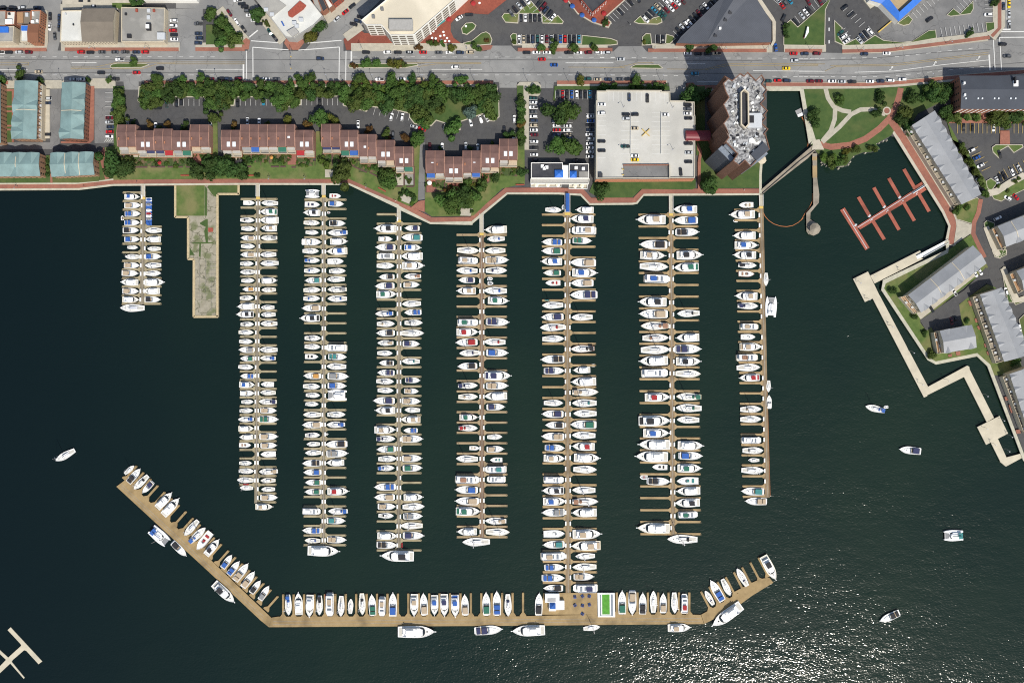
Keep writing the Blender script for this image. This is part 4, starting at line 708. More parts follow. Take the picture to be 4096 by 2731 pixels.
# ---- orange floating boom, footbridge, fishing pier, red dock, boardwalk, left dock, old pier
def tubeline(name, m, pts, r, label, cat, n=6):
    b = MB()
    for i in range(len(pts)-1): b.tube(pts[i], pts[i+1], r, n)
    return tag(b.build(name, m), label, cat)
mat('boom_orange', (.42,.15,.05), .6)
tubeline('floating_boom', 'boom_orange', PL('g1','1806,70 1812,160 1820,260 1850,330 1900,385 1960,425 2040,452 2120,460 2200,445 2270,405 2330,350 r1:20,840 r1:60,770 r1:110,700 r1:138,640 r1:140,560',-1.5), .2, 'orange floating boom curving between pier eight and the fishing pier', 'boom')
tubeline('floating_boom', 'boom_orange', PL('g1','1806,70 1812,260 1835,800 1845,1300 g2:1757,300 g2:1785,1000 g3:1800,100 g3:1822,830',-1.5), .12, 'thin red orange boom along the outer edge of pier eight', 'boom')
tubeline('floating_boom', 'boom_orange', PL('t4','2110,1225 2140,1280 2170,1380 2185,1470 2165,1540 t5:85,1540 r1:95,40',-1.5), .35, 'orange floating boom along the basin wall below the raft', 'boom')
e = empty('raft', P('t4',2085,1180,-1.4)); tag(e, 'small white and grey raft by the basin wall', 'raft'); MB().prism(PL('t4','2040,1160 2100,1130 2130,1200 2070,1228',-1.2), -1.7, -1.2).build('raft_deck', 'hull_G', e); MB().prism(PL('t4','2062,1200 2125,1170 2130,1205 2075,1225',-.8), -1.2, -.8).build('locker', 'white', e)
def dock(name, label, cat, t, polys, m, z=-.9, thick=.5, part='deck'):
    pp = PL(t, polys[0], z); c = sum((Vector(p) for p in pp), Vector())/len(pp); e = empty(name, (c.x, c.y, z-thick)); tag(e, label, cat)
    for i, s in enumerate(polys): MB().prism(PL(t, s, z), z-thick, z+.004*i).build(part, m, e)
    return e
e = dock('footbridge', 'weathered wooden footbridge crossing the basin mouth', 'footbridge', 'n', ['l4:1035,748 l4:1040,772 r1:95,190 r1:178,100 r1:140,60 r1:0,180'], 'board_old', .1)
MB().prism(strip_poly(PL('n','l4:1036,748 r1:0,182 r1:140,62'), .3), .1, 1.1).build('railing', 'board_old', e); MB().prism(strip_poly(PL('n','l4:1042,772 r1:0,232 r1:170,106'), .3), .1, 1.1).build('railing', 'board_old', e)
e = dock('fishing_pier', 'narrow wooden fishing pier ending in a round platform', 'pier', 'r1', ['140,140 188,140 190,400 212,570 208,655 120,760 118,830 165,858 215,895 228,935 205,975 155,1000 100,985 78,955 76,765 150,680 148,400'], 'board_old', 0, .4)
MB().prism(PL('r1','139,175 188,175 188,215 139,215',.02), 0, .03).build('new_planks', 'dock_tan', e); MB().prism(PL('r1','141,270 189,270 190,395 143,395',.02), 0, .03).build('new_planks', 'dock_tan', e)
q = [P('r1',168+58*math.cos(a*math.pi/4+.39),925+60*math.sin(a*math.pi/4+.39),3) for a in range(8)]; c = P('r1',168,925,4.4)
g_ = empty('gazebo', P('r1',168,925,0)); tag(g_, 'octagonal gazebo with grey brown roof at the end of fishing pier', 'gazebo'); MB().add([tuple(p) for p in q]+[tuple(c)], [(i,(i+1)%8,8) for i in range(8)]).build('roof', 'board_old', g_)
for p in q[::2]: MB().cyl(p.x*.995, p.y*.995, 0, 3, .12).build('post', 'board_old', g_)
RD = ['602,905 1290,465 1335,520 640,935', '430,735 478,706 738,1125 695,1152', '1205,485 1283,437 1295,460 1225,505', '1240,560 1325,505 1332,520 1260,572']
for i in range(5):
    tx, ty = ((474,708),(622,596),(783,498),(940,400),(1098,305))[i]; bx, by = ((600,890),(742,800),(900,705),(1058,605),(1215,510))[i]
    if i: RD.append(f'{tx-17},{ty+8} {tx+15},{ty-8} {bx+15},{by-8} {bx-17},{by+8}')
for tx, ty, bx, by in ((890,1040,765,835),(1045,940,930,740),(1205,845,1085,640),(1360,748,1245,550)): RD.append(f'{tx-15},{ty+8} {tx+17},{ty-8} {bx+17},{by-8} {bx-15},{by+8}')
e = dock('red_dock', 'red decked floating dock with empty finger berths', 'dock', 'r1', RD, 'dock_red', -1, .5)
MB().prism(strip_poly(PL('r1','612,915 1205,540',-1), .35), -1, -.93).build('service_strip', 'canvas_silver', e); MB().prism(strip_poly(PL('r1','462,728 710,1135',-1), .35), -1, -.93).build('service_strip', 'canvas_silver', e)
for (x, y) in ((735,795),(890,700),(1050,600),(760,840),(925,745),(1083,645),(1205,500),(1235,560),(590,890)): MB().prism(PL('r1',f'{x-16},{y+10} {x+3},{y-16} {x+20},{y-8} {x+5},{y+14}',-1), -1.3, -.975).build('corner_plate', 'canvas_silver', e)
g_ = empty('gangway', P('r1',1260,505)); tag(g_, 'white metal gangway onto the red dock', 'gangway'); MB().prism(PL('r1','1180,548 1325,455 1340,470 1195,562',-.4), -.6, -.4).build('ramp_deck', 'white_matte', g_); MB().prism(strip_poly(PL('r1','1188,560 1337,466'), .12), -.4, .6).build('handrail', 'white', g_)
e = dock('boardwalk', 'wide pale concrete boardwalk zigzagging off the right shore', 'boardwalk', 'n', ['r1:745,1418 r1:1265,1155 r1:1280,1180 r1:1230,1215 r1:1300,1240 r1:790,1500', 'r2:208,362 r2:395,270 r2:550,590 r2:460,605 r2:357,652', 'r2:452,603 r2:540,565 r3:1145,295 r3:1138,420 r3:1098,437', 'r3:1095,430 r3:1060,350 r3:1638,38 r3:1665,50 r3:1680,140', 'r3:1590,160 r3:1670,85 r3:1975,690 r3:1885,745', 'r3:1765,808 r3:2045,668 r3:2152,888 r3:1877,1030', 'r3:1935,1000 r3:2025,955 r3:2145,1215 r3:2055,1240', 'r3:2050,1240 r3:2100,1195 r3:2330,1135 r3:2352,1180 r3:2125,1302'], 'board_beige', .1, .8)
g_ = empty('gangway', P('r1',1400,1140)); tag(g_, 'white railed ramp linking promenade and boardwalk', 'gangway'); MB().prism(PL('r1','1222,1212 1552,1042 1562,1072 1300,1220 1240,1245',.2), -.2, .2).build('ramp_deck', 'white_matte', g_)
for s in ('1225,1212 1552,1040', '1300,1222 1562,1075'): MB().prism(strip_poly(PL('r1',s), .15), .2, 1.2).build('handrail', 'white', g_)
e = dock('floating_dock', 'tan cross shaped floating dock at the lower left corner', 'dock', 'w6', ['-200,950 50,690 85,655 190,560 185,545 68,420 95,395 378,700 345,725 235,605 215,600 110,690 100,710 -60,860', '-90,510 0,600 75,668 105,705 220,845 212,855 95,722 50,682 -10,625 -100,530'], 'board_beige', -1, .6)
e = dock('old_pier', 'old cracked concrete pier with weeds between piers one and two', 'pier', 'n', ['p1:785,52 p1:785,472 p1:943,472 p1:943,997 p1:1020,997 a1:1692,615 a1:1705,625 a1:2205,622 a1:2215,605 p1:1326,185 p1:1588,185 p1:1588,52'], 'old_concrete', 0, 2.4, 'slab')
z = .03
MB().prism(PL('p1','795,62 1155,62 1155,450 795,450'), 0, .08).build('turf', 'grass_dry', e); MB().prism(PL('p1','1215,60 1578,60 1578,165 1320,160 1300,215 1250,180 1190,90'), 0, .07).build('turf', 'grass', e)
MB().prism(PL('p1','1158,70 1190,120 1185,450 1158,450'), 0, .05).build('turf', 'grass', e); MB().prism(PL('p1','1095,540 1160,500 1195,490 1197,780 1260,785 1260,795 1110,800 1105,970 1085,960 1090,800 1000,795 1000,785 1170,780 1150,640 1170,590 1100,555'), 0, .05).build('weeds', 'grass', e)
MB().prism(PL('p1','968,840 1000,900 1030,940 968,945'), 0, .05).build('weeds', 'grass', e); MB().prism(PL('p1','1200,600 1260,600 1262,652 1200,652'), 0, .06).build('rust_plate', 'brick_red', e)
for s in ('p1:1318,180 a1:2195,610', 'a1:2210,610 a1:1700,612', 'p1:1022,1000 a1:1700,612', 'p1:790,466 p1:945,466', 'p1:950,470 p1:950,990', 'p1:945,992 p1:1022,992', 'p1:1320,178 p1:1588,178', 'p1:789,55 p1:789,470', 'p1:1583,60 p1:1583,180'):
    MB().prism(strip_poly(PL('n', s), 1.3), 0, .35).build('kerb', 'dock_edge', e)
for i in range(11):
    y = 1020+i*50
    if y < 1500: MB().prism(strip_poly(PL('p1', f'1045,{y} 1300,{y+6}'), .12), 0, .03+.001*i).build('slab_joint', 'tar', e)
for x in (1090,1165,1235): MB().prism(strip_poly(PL('n', f'p1:{x},980 p1:{x+8},1640'), .12), 0, .025).build('slab_joint', 'tar', e)
# ================================================================ BUILDINGS
mat('brick_tan', (.38,.22,.13), .85, .15, 1.2); mat('brick_brown', (.27,.115,.07), .85, .18, 1.2); mat('brick_orange', (.4,.17,.09), .85, .15, 1.2); mat('brick_dark', (.1,.05,.05), .85, .15, 1.2)
mat('stucco', (.55,.48,.36), .85, .1, .8); mat('wall_white', (.82,.8,.74), .7, .05, .8); mat('wall_grey', (.35,.34,.32), .8, .1, .8)
def seams(name, c, amt, freq, rot=0, rough=.55, var=.12):
    m = mat(name, c, rough, var, .12, detail=5); t = m.node_tree; b = t.nodes['Principled BSDF']; src = b.inputs['Base Color'].links[0].from_socket
    g = t.nodes.new('ShaderNodeNewGeometry'); mp = t.nodes.new('ShaderNodeMapping'); mp.inputs['Rotation'].default_value = (0,0,rot); t.links.new(g.outputs['Position'], mp.inputs[0])
    wv = t.nodes.new('ShaderNodeTexWave'); wv.inputs['Scale'].default_value = freq; wv.bands_direction = 'Y'; t.links.new(mp.outputs[0], wv.inputs[0])
    mx = t.nodes.new('ShaderNodeMixRGB'); mx.blend_type = 'MULTIPLY'; mx.inputs[0].default_value = amt; t.links.new(src, mx.inputs[1]); t.links.new(wv.outputs[0], mx.inputs[2]); t.links.new(mx.outputs[0], b.inputs['Base Color'])
seams('roof_teal', (.19,.285,.28), .12, .55, var=.22); seams('roof_brown', (.165,.092,.078), .15, .5, math.pi/2, .9, .28); seams('roof_steel', (.29,.3,.315), .1, .6, .5); seams('roof_slate', (.06,.068,.085), .1, .5, 0, .85)
seams('roof_wedge', (.085,.092,.11), .15, .35, .9, .7); seams('roof_tile_brown', (.23,.1,.055), .2, .8, 0, .9); seams('roof_taupe', (.2,.17,.135), .15, .5, 0, .9)
two_scale('roof_flat', (.3,.29,.27), (.36,.35,.32), .4, (.2,.195,.18), .08, amt=.7); two_scale('roof_pale', (.6,.6,.56), (.68,.68,.64), .3, (.48,.48,.45), .06, amt=.6); two_scale('roof_cream', (.62,.56,.44), (.7,.63,.5), .2, (.5,.45,.35), .05, amt=.6)
two_scale('roof_black', (.03,.032,.04), (.045,.047,.055), .4, (.07,.07,.075), .1, amt=.5); two_scale('garage_deck', (.47,.46,.42), (.54,.53,.49), .15, (.38,.375,.35), .035, amt=.6)
mat('roof_blue', (.03,.15,.55), .5, .08, .5); mat('roof_tan', (.4,.3,.17), .9, .1, .5); mat('skylight', (.8,.85,.88), .2, .05, 1)
# rubble-like gravel and plant on the tower roof
m = mat('roof_gravel', (.2,.2,.2), .9, col2=(.62,.62,.63), scale=.5, detail=8)
nn = [n for n in m.node_tree.nodes if n.type == 'VALTORGB'][0]; nn.color_ramp.elements[0].position = .44; nn.color_ramp.elements[1].position = .56; nn.color_ramp.elements[0].color = (.13,.13,.135,1); nn.color_ramp.elements[1].color = (.4,.4,.4,1)

def walls(name, pts, z0, z1, m, parent, parapet=.6, th=.35):
    p = ccw([(q[0], q[1]) for q in pts]); n = len(p); b = MB()
    if parapet:
        q = offset(p, th)
        b.add([(x,y,z0) for x,y in p] + [(x,y,z1) for x,y in p] + [(x,y,z1) for x,y in q] + [(x,y,z1-parapet) for x,y in q],
          [(i,(i+1)%n,n+(i+1)%n,n+i) for i in range(n)] + [(n+i,n+(i+1)%n,2*n+(i+1)%n,2*n+i) for i in range(n)] + [(2*n+i,2*n+(i+1)%n,3*n+(i+1)%n,3*n+i) for i in range(n)])
    else: b.add([(x,y,z0) for x,y in p] + [(x,y,z1) for x,y in p], [(i,(i+1)%n,n+(i+1)%n,n+i) for i in range(n)])
    return b.build(name, m, parent)
def windows(a, b, z0, z1, floors, cols, parent, wd=.5, hd=.5, m='glass', frame=None, frac=(.0,1)):
    """window parts on the wall a->b (outside is on the right of a->b)"""
    a, b = Vector((a[0],a[1])), Vector((b[0],b[1])); u = (b-a); L = u.length*(frac[1]-frac[0]); a = a+u*frac[0]; u.normalize(); nv = Vector((u.y, -u.x)); 
    for f in range(floors):
        fh = (z1-z0)/floors; zc = z0+fh*(f+.5)
        for c in range(cols):
            cw = L/cols; s = a+u*(cw*(c+.5-wd/2)); e_ = a+u*(cw*(c+.5+wd/2)); 
            pp = [s+nv*.06, e_+nv*.06, e_+nv*-.05, s+nv*-.05]
            o = MB().prism([tuple(q) for q in pp], zc-fh*hd/2, zc+fh*hd/2, bottom=True).build('window', m, parent)
            if frame: MB().prism([tuple(q) for q in [s-u*.08+nv*.12, e_+u*.08+nv*.12, e_+u*.08, s-u*.08]], zc-fh*hd/2-.15, zc-fh*hd/2, bottom=True).build('sill', frame, o) if False else None
def bld(name, label, cat, t, s, h, wall, roof, parapet=.6, win=(), group=None, trim=None):
    pts = [tuple(p.to_2d()) for p in PL(t, s, h)]; pc = ccw(pts); c = Vector((sum(p[0] for p in pc)/len(pc), sum(p[1] for p in pc)/len(pc), 0))
    e = empty(name, c); tag(e, label, cat, group); walls('wall', pc, 0, h, wall, e, parapet)
    MB().prism(offset(pc, .3) if parapet else pc, h-parapet-.3, h-(parapet or -.02)).build('roof', roof, e)
    for (i, z0, z1, fl, co, *r) in win:
        a, b = pts[i % len(pts)], pts[(i+1) % len(pts)]
        if area(pts) < 0: a, b = b, a
        windows(a, b, z0, z1, fl, co, e, **(r[0] if r else {}))
    if trim: walls('cornice', offset(pc, -.25), h-.5, h+.1, trim, e, .6, .5)
    return e
def roofbits(e, t, items, h):
    for kind, s in items:
        x, y, w_, d_, z_ = map(float, s.split(',')); a = P(t, x-w_/2, y+d_/2, h); b = P(t, x+w_/2, y-d_/2, h)
        nm, mm = dict(u=('roof_unit','canvas_silver'), k=('roof_unit','canvas_black'), s=('skylight','skylight'), c=('chimney','stucco'), r=('roof_unit','brick_red'), w=('roof_unit','white'), b=('canopy','roof_blue'), g=('roof_unit','wall_grey'), t=('roof_deck','teak'))[kind]
        MB().box(a.x, b.x, a.y, b.y, h-.6, h+z_).build(nm, mm, e)
def gable(name, label, cat, t, corners, h, rise, wall, roof, dorm=(), group=None, over=.3, win=(), unitline=0, ridge=.5, z0=0):
    dep = .55 if roof == 'roof_steel' else 1
    """corners A,B (first long eave) and C,D (second long eave), surveyed at eave height; ridge between the short sides"""
    A, B, C, D = [Vector(p) for p in PL(t, corners, h)]; cc_ = (A+B+C+D)/4; e = empty(name, (cc_.x, cc_.y, z0)); tag(e, label, cat, group)
    R0 = A.lerp(D, ridge)+Vector((0,0,rise)); R1 = B.lerp(C, ridge)+Vector((0,0,rise))
    g0 = lambda v: (v.x, v.y, z0)
    wv = [g0(A),g0(B),g0(C),g0(D),tuple(A),tuple(B),tuple(C),tuple(D),tuple(R0),tuple(R1)]
    b = MB(); b.add(wv, [(0,1,5,4),(1,2,6,9,5),(2,3,7,6),(3,0,4,8,7)]); sgn = area([tuple(p.to_2d()) for p in (A,B,C,D)])
    b.build('wall', wall, e); up = Vector((0,0,.14)); th = Vector((0,0,.28)); 
    for E0, E1, Q in ((A,B,0),(D,C,1)):
        o = (E0-A.lerp(D,.5)).normalized()*over; l = (E1-E0).normalized()*over; dz = Vector((0,0,-rise*over/max((A-D).length/2,1)))
        q = [E0+o+dz-l, E1+o+dz+l, R1+l, R0-l]; v = [p+up for p in q]+[p+up+th for p in q]
        MB().add([tuple(p) for p in v], [(3,2,1,0),(4,5,6,7),(0,1,5,4),(1,2,6,5),(2,3,7,6),(3,0,4,7)]).build('roof', roof, e)
    for (side, f, wd) in dorm:
        E0, E1 = (A, B) if side == 0 else (D, C); Lh = (E1-E0).length; wd = wd*(.62 if dep < 1 else 1); u = (E1-E0).normalized(); ec = E0.lerp(E1, f)+up+th; rc = E0.lerp(E1, f).lerp(R0.lerp(R1, f), dep)+up+th
        o = (E0-A.lerp(D,.5)).normalized()*(over+.2); el, er = ec-u*wd/2+o, ec+u*wd/2+o; et = Vector((ec.x, ec.y, rc.z-.1))+o; rc = rc+Vector((0,0,.05))
        MB().add([tuple(p) for p in (rc, el, er, et)], [(0,1,3),(0,3,2),(1,2,3)]).build('dormer', roof, e)
    for i in range(1, unitline):
        f = i/unitline; a = A.lerp(B, f)+up; r = R0.lerp(R1, f)+up; d = D.lerp(C, f)+up; u = (B-A).normalized()*.18; q = [a-u,a+u,r-u,r+u,d-u,d+u]
        v = [tuple(p) for p in q]+[tuple(p+Vector((0,0,.55))) for p in q]
        MB().add(v, [(6,7,9,8),(8,9,11,10),(0,2,8,6),(2,4,10,8),(1,7,9,3),(3,9,11,5),(0,6,7,1),(4,5,11,10)]).build('party_wall', 'stucco', e)
    for (sd_, z0_, z1_, fl, co, *r) in win:
        a, b_ = {0:(A,B),1:(B,C),2:(C,D),3:(D,A)}[sd_]
        if sgn < 0: a, b_ = b_, a
        windows(a, b_, z0_, z1_, fl, co, e, **(r[0] if r else {}))
    return e
WS = dict(wd=.28, hd=.5)
# teal roofed brick townhouse blocks (left)
TG = 'teal roofed brick townhouse blocks'
gable('townhouse_block','teal roofed tan brick block at the far left edge, mostly outside the frame','townhouses','t1','-180,870 -190,1480 5,1490 0,870',8.5,1.2,'brick_tan','roof_teal',group=TG,win=((2,.5,8,3,14,WS),),unitline=4)
gable('townhouse_block','teal roofed tan brick block with stepped gables, upper row, left of the parking lane','townhouses','t1','160,852 133,1450 378,1455 396,855',8.5,1.6,'brick_tan','roof_teal',((0,.42,9),(0,.72,9),(0,.88,9),(1,.42,7)),TG,win=((2,.5,8,3,14,WS),(1,.5,8,3,5,WS)),unitline=2)
gable('townhouse_block','teal roofed brown brick block in the upper row, beside the striped bays','townhouses','t1','655,870 633,1448 870,1452 892,872',8.5,1.6,'brick_brown','roof_teal',((1,.3,8),(1,.58,8),(1,.85,8),(0,.9,6)),TG,win=((2,.5,8,3,14,WS),(1,.5,8,3,5,WS)),unitline=2)
gable('townhouse_block','teal roofed block facing the promenade, at lower left corner of housing','townhouses','l1','-300,560 412,560 418,792 -300,800',8.5,1.6,'brick_tan','roof_teal',((0,.5,8),(0,.72,8),(0,.9,8),(1,.68,9)),TG,win=((1,.5,8,3,4,WS),(2,.5,8,3,12,WS)),unitline=3)
gable('townhouse_block','teal roofed block facing the promenade, right of the narrow brick path','townhouses','l1','535,562 978,552 985,778 545,800',8.5,1.6,'brick_tan','roof_teal',((0,.17,8),(0,.52,7),(0,.83,8),(1,.45,9)),TG,win=((1,.5,8,3,4,WS),(2,.5,8,3,10,WS)),unitline=3)
# roof terraces / balconies on the right flank of the teal blocks
def terrace(t, s, h, label, n, m='roof_flat'):
    A, B, C, D = [Vector(p) for p in PL(t, s, h)]; cc_ = (A+B+C+D)/4; e = empty('terrace_row', (cc_.x, cc_.y, 0)); tag(e, label, 'terraces')
    pp = [tuple(p.to_2d()) for p in (A,B,C,D)]; walls('wall', pp, 0, h+.9, 'stucco', e, .9, .2); MB().prism(offset(ccw(pp), .15), h-.5, h).build('terrace_deck', m, e)
    for i in range(n):
        p = A.lerp(B, (i+.5)/n).lerp(D.lerp(C, (i+.5)/n), .35+.3*(i%2)); b = MB().box(p.x-.7,p.x+.7,p.y-.6,p.y+.6,h,h+1.0); b.build('air_conditioner', 'canvas_silver', e)
        a = A.lerp(B, i/n); d = D.lerp(C, i/n)
        if i: MB().prism(strip_poly([a, d], .2), h, h+1.1).build('divider', 'stucco', e)
    return e
terrace('t1','398,880 390,1450 440,1460 452,890',4.5,'row of small rear terraces beside the left upper teal roofed block',9)
# brown townhouses: four stepped rows
HOUSES = {'first':('l1',[(1232,1330,262,488,570),(1330,1424,262,488,570),(1428,1518,322,525,600),(1518,1612,322,525,600),(1616,1710,305,525,600),(1710,1802,305,525,600),(1802,1896,322,525,600),(1896,1990,322,525,600),(1994,2092,260,488,560),(2092,2188,260,488,560)],'wtwnnrygtw','..ss..ss..'),
 'second':('l2',[(230,328,318,525,598),(328,420,318,525,598),(428,523,258,488,565),(523,616,258,488,565),(616,710,258,488,565),(710,806,258,488,565),(806,900,258,488,565),(900,992,258,488,565),(998,1090,318,525,600),(1090,1184,318,525,600)],'wwybwwgwrw','ss.....wss'),
 'third':('l2',[(1272,1370,255,488,560),(1370,1464,255,488,560),(1468,1558,318,525,600),(1558,1652,318,525,600),(1660,1752,362,588,665),(1752,1842,362,588,665),(1850,1940,422,630,705),(1940,2032,422,630,705),(2040,2130,490,695,765),(2130,2225,490,695,765)],'nngbwwwtwg','..ssw.ssss'),
 'fourth':('l3',[(156,210,304,436,475),(210,265,304,436,475),(268,320,340,460,495),(320,374,340,460,495),(376,428,304,434,470),(428,480,304,434,470),(485,538,270,402,438),(538,590,270,402,438),(594,646,234,358,402),(646,700,234,358,402)],'bwwwwbwtwt','w.ss.wssss')}
GN = 0; mat('party_brick', (.36,.2,.15), .85, .15, 1); two_scale('garden', (.03,.055,.014), (.06,.09,.022), .9, (.16,.1,.06), .35, amt=.8, lo=.52, hi=.62)
for row, (t, L, aw, sk) in HOUSES.items():
    for i, (x0, x1, y0, y1, y2) in enumerate(L):
        h = 7.6; lab = f'brown roofed terraced house, {ordn(i+1)} from left in the {row} stepped row'
        r = .38; e = gable('townhouse', lab, 'house', t, f'{x1},{y0} {x0},{y0} {x0},{y1} {x1},{y1}', h, 1.3, 'brick_orange', 'roof_brown', group='brown roofed terraced houses', over=.1, ridge=r, win=((0,.5,7,3,2,WS),))
        a = P(t, x0, y0, h); b = P(t, x1, y1, h); A2 = P(t, x0, y2, 3.2); 
        for xx in ([a.x] if i else [a.x]) + ([b.x] if i == len(L)-1 or L[i+1][2] != y0 else []):
            yr = a.y+(b.y-a.y)*r; MB().add([(xx-.16,a.y,0),(xx+.16,a.y,0),(xx-.16,a.y,h+.7),(xx+.16,a.y,h+.7),(xx-.16,yr,h+2.0),(xx+.16,yr,h+2.0),(xx-.16,b.y,h+.7),(xx+.16,b.y,h+.7),(xx-.16,b.y,0),(xx+.16,b.y,0)], [(2,3,5,4),(4,5,7,6),(0,1,3,2),(6,7,9,8),(0,2,4,6,8),(1,9,7,5,3)]).build('party_wall', 'party_brick', e)
        # lower terrace storey behind the house
        MB().prism([(a.x+.1,b.y),(b.x-.1,b.y),(b.x-.1,A2.y),(a.x+.1,A2.y)], 0, 3.2).build('lower_storey', 'brick_orange', e)
        walls('parapet', [(a.x+.1,b.y-.02),(b.x-.1,b.y-.02),(b.x-.1,A2.y),(a.x+.1,A2.y)], 3.2, 4.1, 'stucco', e, .9, .22)
        MB().box(a.x+.35,b.x-.35,A2.y+.3,b.y-.05,3.2,3.25).build('terrace_deck', 'sidewalk' if i % 2 else 'roof_flat', e)
        c = aw[i]; d = (b.y-A2.y)*(.8 if c in 'gbrt' else .45)
        MB().add([(a.x+.3,b.y-.05,6.2),(b.x-.3,b.y-.05,6.2),(b.x-.3,b.y-d,5.6),(a.x+.3,b.y-d,5.6),(a.x+.3,b.y-.05,6.3),(b.x-.3,b.y-.05,6.3),(b.x-.3,b.y-d,5.7),(a.x+.3,b.y-d,5.7)], [(3,2,1,0),(4,5,6,7),(0,1,5,4),(1,2,6,5),(2,3,7,6),(3,0,4,7)]).build('awning', 'canvas_'+CN[c] if c != 'w' else 'wall_grey', e)
        yy = y0+(y1-y0)*.66; xm = (x0+x1)/2+(18 if i % 2 == 0 else -18)*(1 if t != 'l3' else .57); w_ = 13 if t != 'l3' else 7.5
        if sk[i] == 's': q = P(t,xm,yy,h+1.2); MB().box(q.x-.95,q.x+.95,q.y-1.9,q.y+1.9,h+.3,h+1.25).build('skylight','skylight',e)
        elif sk[i] == 'w': q = P(t,xm,yy-20,h+1.2); MB().box(q.x-.7,q.x+.7,q.y-.6,q.y+.6,h+.3,h+1.4).build('skylight','skylight',e)
        else: q = P(t,x0+12,yy-6,h+1.2); MB().box(q.x-.3,q.x+.3,q.y-.7,q.y+.7,h+.3,h+1.8).build('chimney','brick_orange',e)
    # garden walls and paved patios of the row
    for (x0,x1,y0,y1,y2) in L:
        u = 1 if t != 'l3' else .57; sheet('garden', 'garden', t, f'{x0+2*u},{y2-2} {x1-2*u},{y2-2} {x1-2*u},{y2+92*u} {x0+2*u},{y2+92*u}', .15)
    gy = {'first':690,'second':700,'third':700,'fourth':555}[row]
# patios
for t, s, m_ in (('l1','1290,575 1450,575 1450,600 1290,600','sidewalk'),('l1','2025,570 2120,570 2120,680 2025,680','brick_paving'),('l2','375,605 445,605 445,690 375,690','sidewalk'),('l2','920,560 1010,560 1010,680 920,680','brick_paving'),('l2','1478,600 1560,600 1560,685 1478,685','sidewalk'),('l2','2045,770 2128,770 2128,895 2045,895','sidewalk'),('l2','2145,770 2232,770 2232,890 2145,890','roof_flat'),('l3','160,478 212,478 212,552 160,552','brick_paving'),('l3','285,500 358,500 350,550 285,550','brick_paving'),('l3','490,440 530,440 530,490 490,490','brick_paving'),
    ('q1','1375,115 1510,170 1480,245 1340,190','sidewalk'),('q1','2105,292 2260,300 2235,390 2105,385','sidewalk'),('l2','1310,730 1395,735 1385,812 1310,812','sidewalk'),('l2','2290,1060 2352,1050 l3:148,612 l3:148,670 l2:2200,1130','brick_paving')):
    sheet('patio', m_, t, s, .22)
e = empty('garden_wall', P('l1',1750,690)); tag(e, 'low dark red brick garden walls below the first stepped row', 'wall')
for s in ('1385,705 1545,705','1580,703 1730,703','1760,703 1915,703','1950,703 2030,703','1460,610 1460,690','1640,610 1640,690','1838,610 1838,690','2025,570 2025,690','2122,570 2122,690'): MB().prism(strip_poly(PL('l1', s), .8 if s[5] == '7' else .35), 0, 1).build('wall', 'brick_dark', e)
e = empty('garden_wall', P('l2',800,700)); tag(e, 'low dark brick garden walls and trellises below the second stepped row', 'wall')
for s in ('455,700 540,700','745,700 830,700','845,700 900,700','960,705 1005,705','452,570 452,690','545,570 545,672','640,570 640,690','733,570 733,672','1016,600 1016,680','1110,605 1110,670','1205,590 1205,690'): MB().prism(strip_poly(PL('l2', s), .8 if ',70' in s[:7] else .3), 0, 1).build('wall', 'brick_dark', e)
e = empty('garden_wall', P('l2',1800,740)); tag(e, 'dark brick garden walls stepping down below the third row', 'wall')
for s in ('1590,690 1745,760','1775,760 1900,825','2045,905 2120,905','2160,908 2235,908','1290,560 1290,690','1385,565 1385,690','2040,770 2040,900','2135,770 2135,900','2240,700 2240,905'): MB().prism(strip_poly(PL('l2', s), .7), 0, 1).build('wall', 'brick_dark', e)
e = empty('garden_wall', P('l3',400,540)); tag(e, 'brick garden walls and hedged terraces below the fourth row', 'wall')
for s in ('157,480 157,552 212,552','216,480 216,545 265,545','268,495 268,545','430,480 432,545 460,555','520,500 560,470','640,450 700,455'): MB().prism(strip_poly(PL('l3', s), .5), 0, 1).build('wall', 'brick_dark', e)
# grey standing-seam townhouse blocks (right)
GG = 'grey roofed waterfront townhouse blocks'
ds = [(1, .1+.115*i, 7.5) for i in range(8)] + [(0, .06+.12*i, 6) for i in range(8)]
gable('townhouse_block','long grey roofed block with zigzag dormers beside the red promenade','townhouses','n','t5:1185,1315 r1:1700,668 r1:1898,565 t5:1415,1165',9.5,1.8,'stucco','roof_steel',ds,GG,win=((1,.5,9,3,4,WS),))
terrace('n','t5:1120,1360 r1:1615,680 r1:1700,655 t5:1205,1330',4.5,'row of grey brown roof terraces with air conditioners facing the red promenade',12,'board_old')
gable('townhouse_block','long grey roofed block set diagonally above the small car court','townhouses','n','r2:905,565 r1:1815,1110 r1:1950,1290 r2:1060,778',9.5,2.0,'stucco','roof_steel',[(1,.08+.13*i,6.5) for i in range(7)],GG,win=((2,.5,9,3,12,WS),(3,.5,9,3,4,WS)),unitline=3)
terrace('r2','795,590 905,565 1055,780 970,800',4,'brown decked terraces at the lower left end of the diagonal block',4,'teak')
gable('townhouse_block','small grey roofed block standing alone near the boardwalk','townhouses','r2','1300,1018 1690,945 1748,1218 1352,1288',9.5,1.8,'stucco','roof_steel',[(1,.12,5),(1,.85,6),(0,.22,6),(0,.78,6)],GG,win=((2,.5,9,3,8,WS),),unitline=1)
terrace('r2','1215,1035 1300,1020 1352,1290 1262,1300',5,'brown terrace wing on the left of the small standalone block',3,'teak')
gable('townhouse_block','large grey roofed block with sharp dormers on right, beside red patios','townhouses','r2','1805,562 2105,1392 2420,1300 2062,478',9.5,1.8,'stucco','roof_steel',[(1,.06+.13*i,7) for i in range(8)]+[(0,.05+.14*i,6) for i in range(7)],GG)
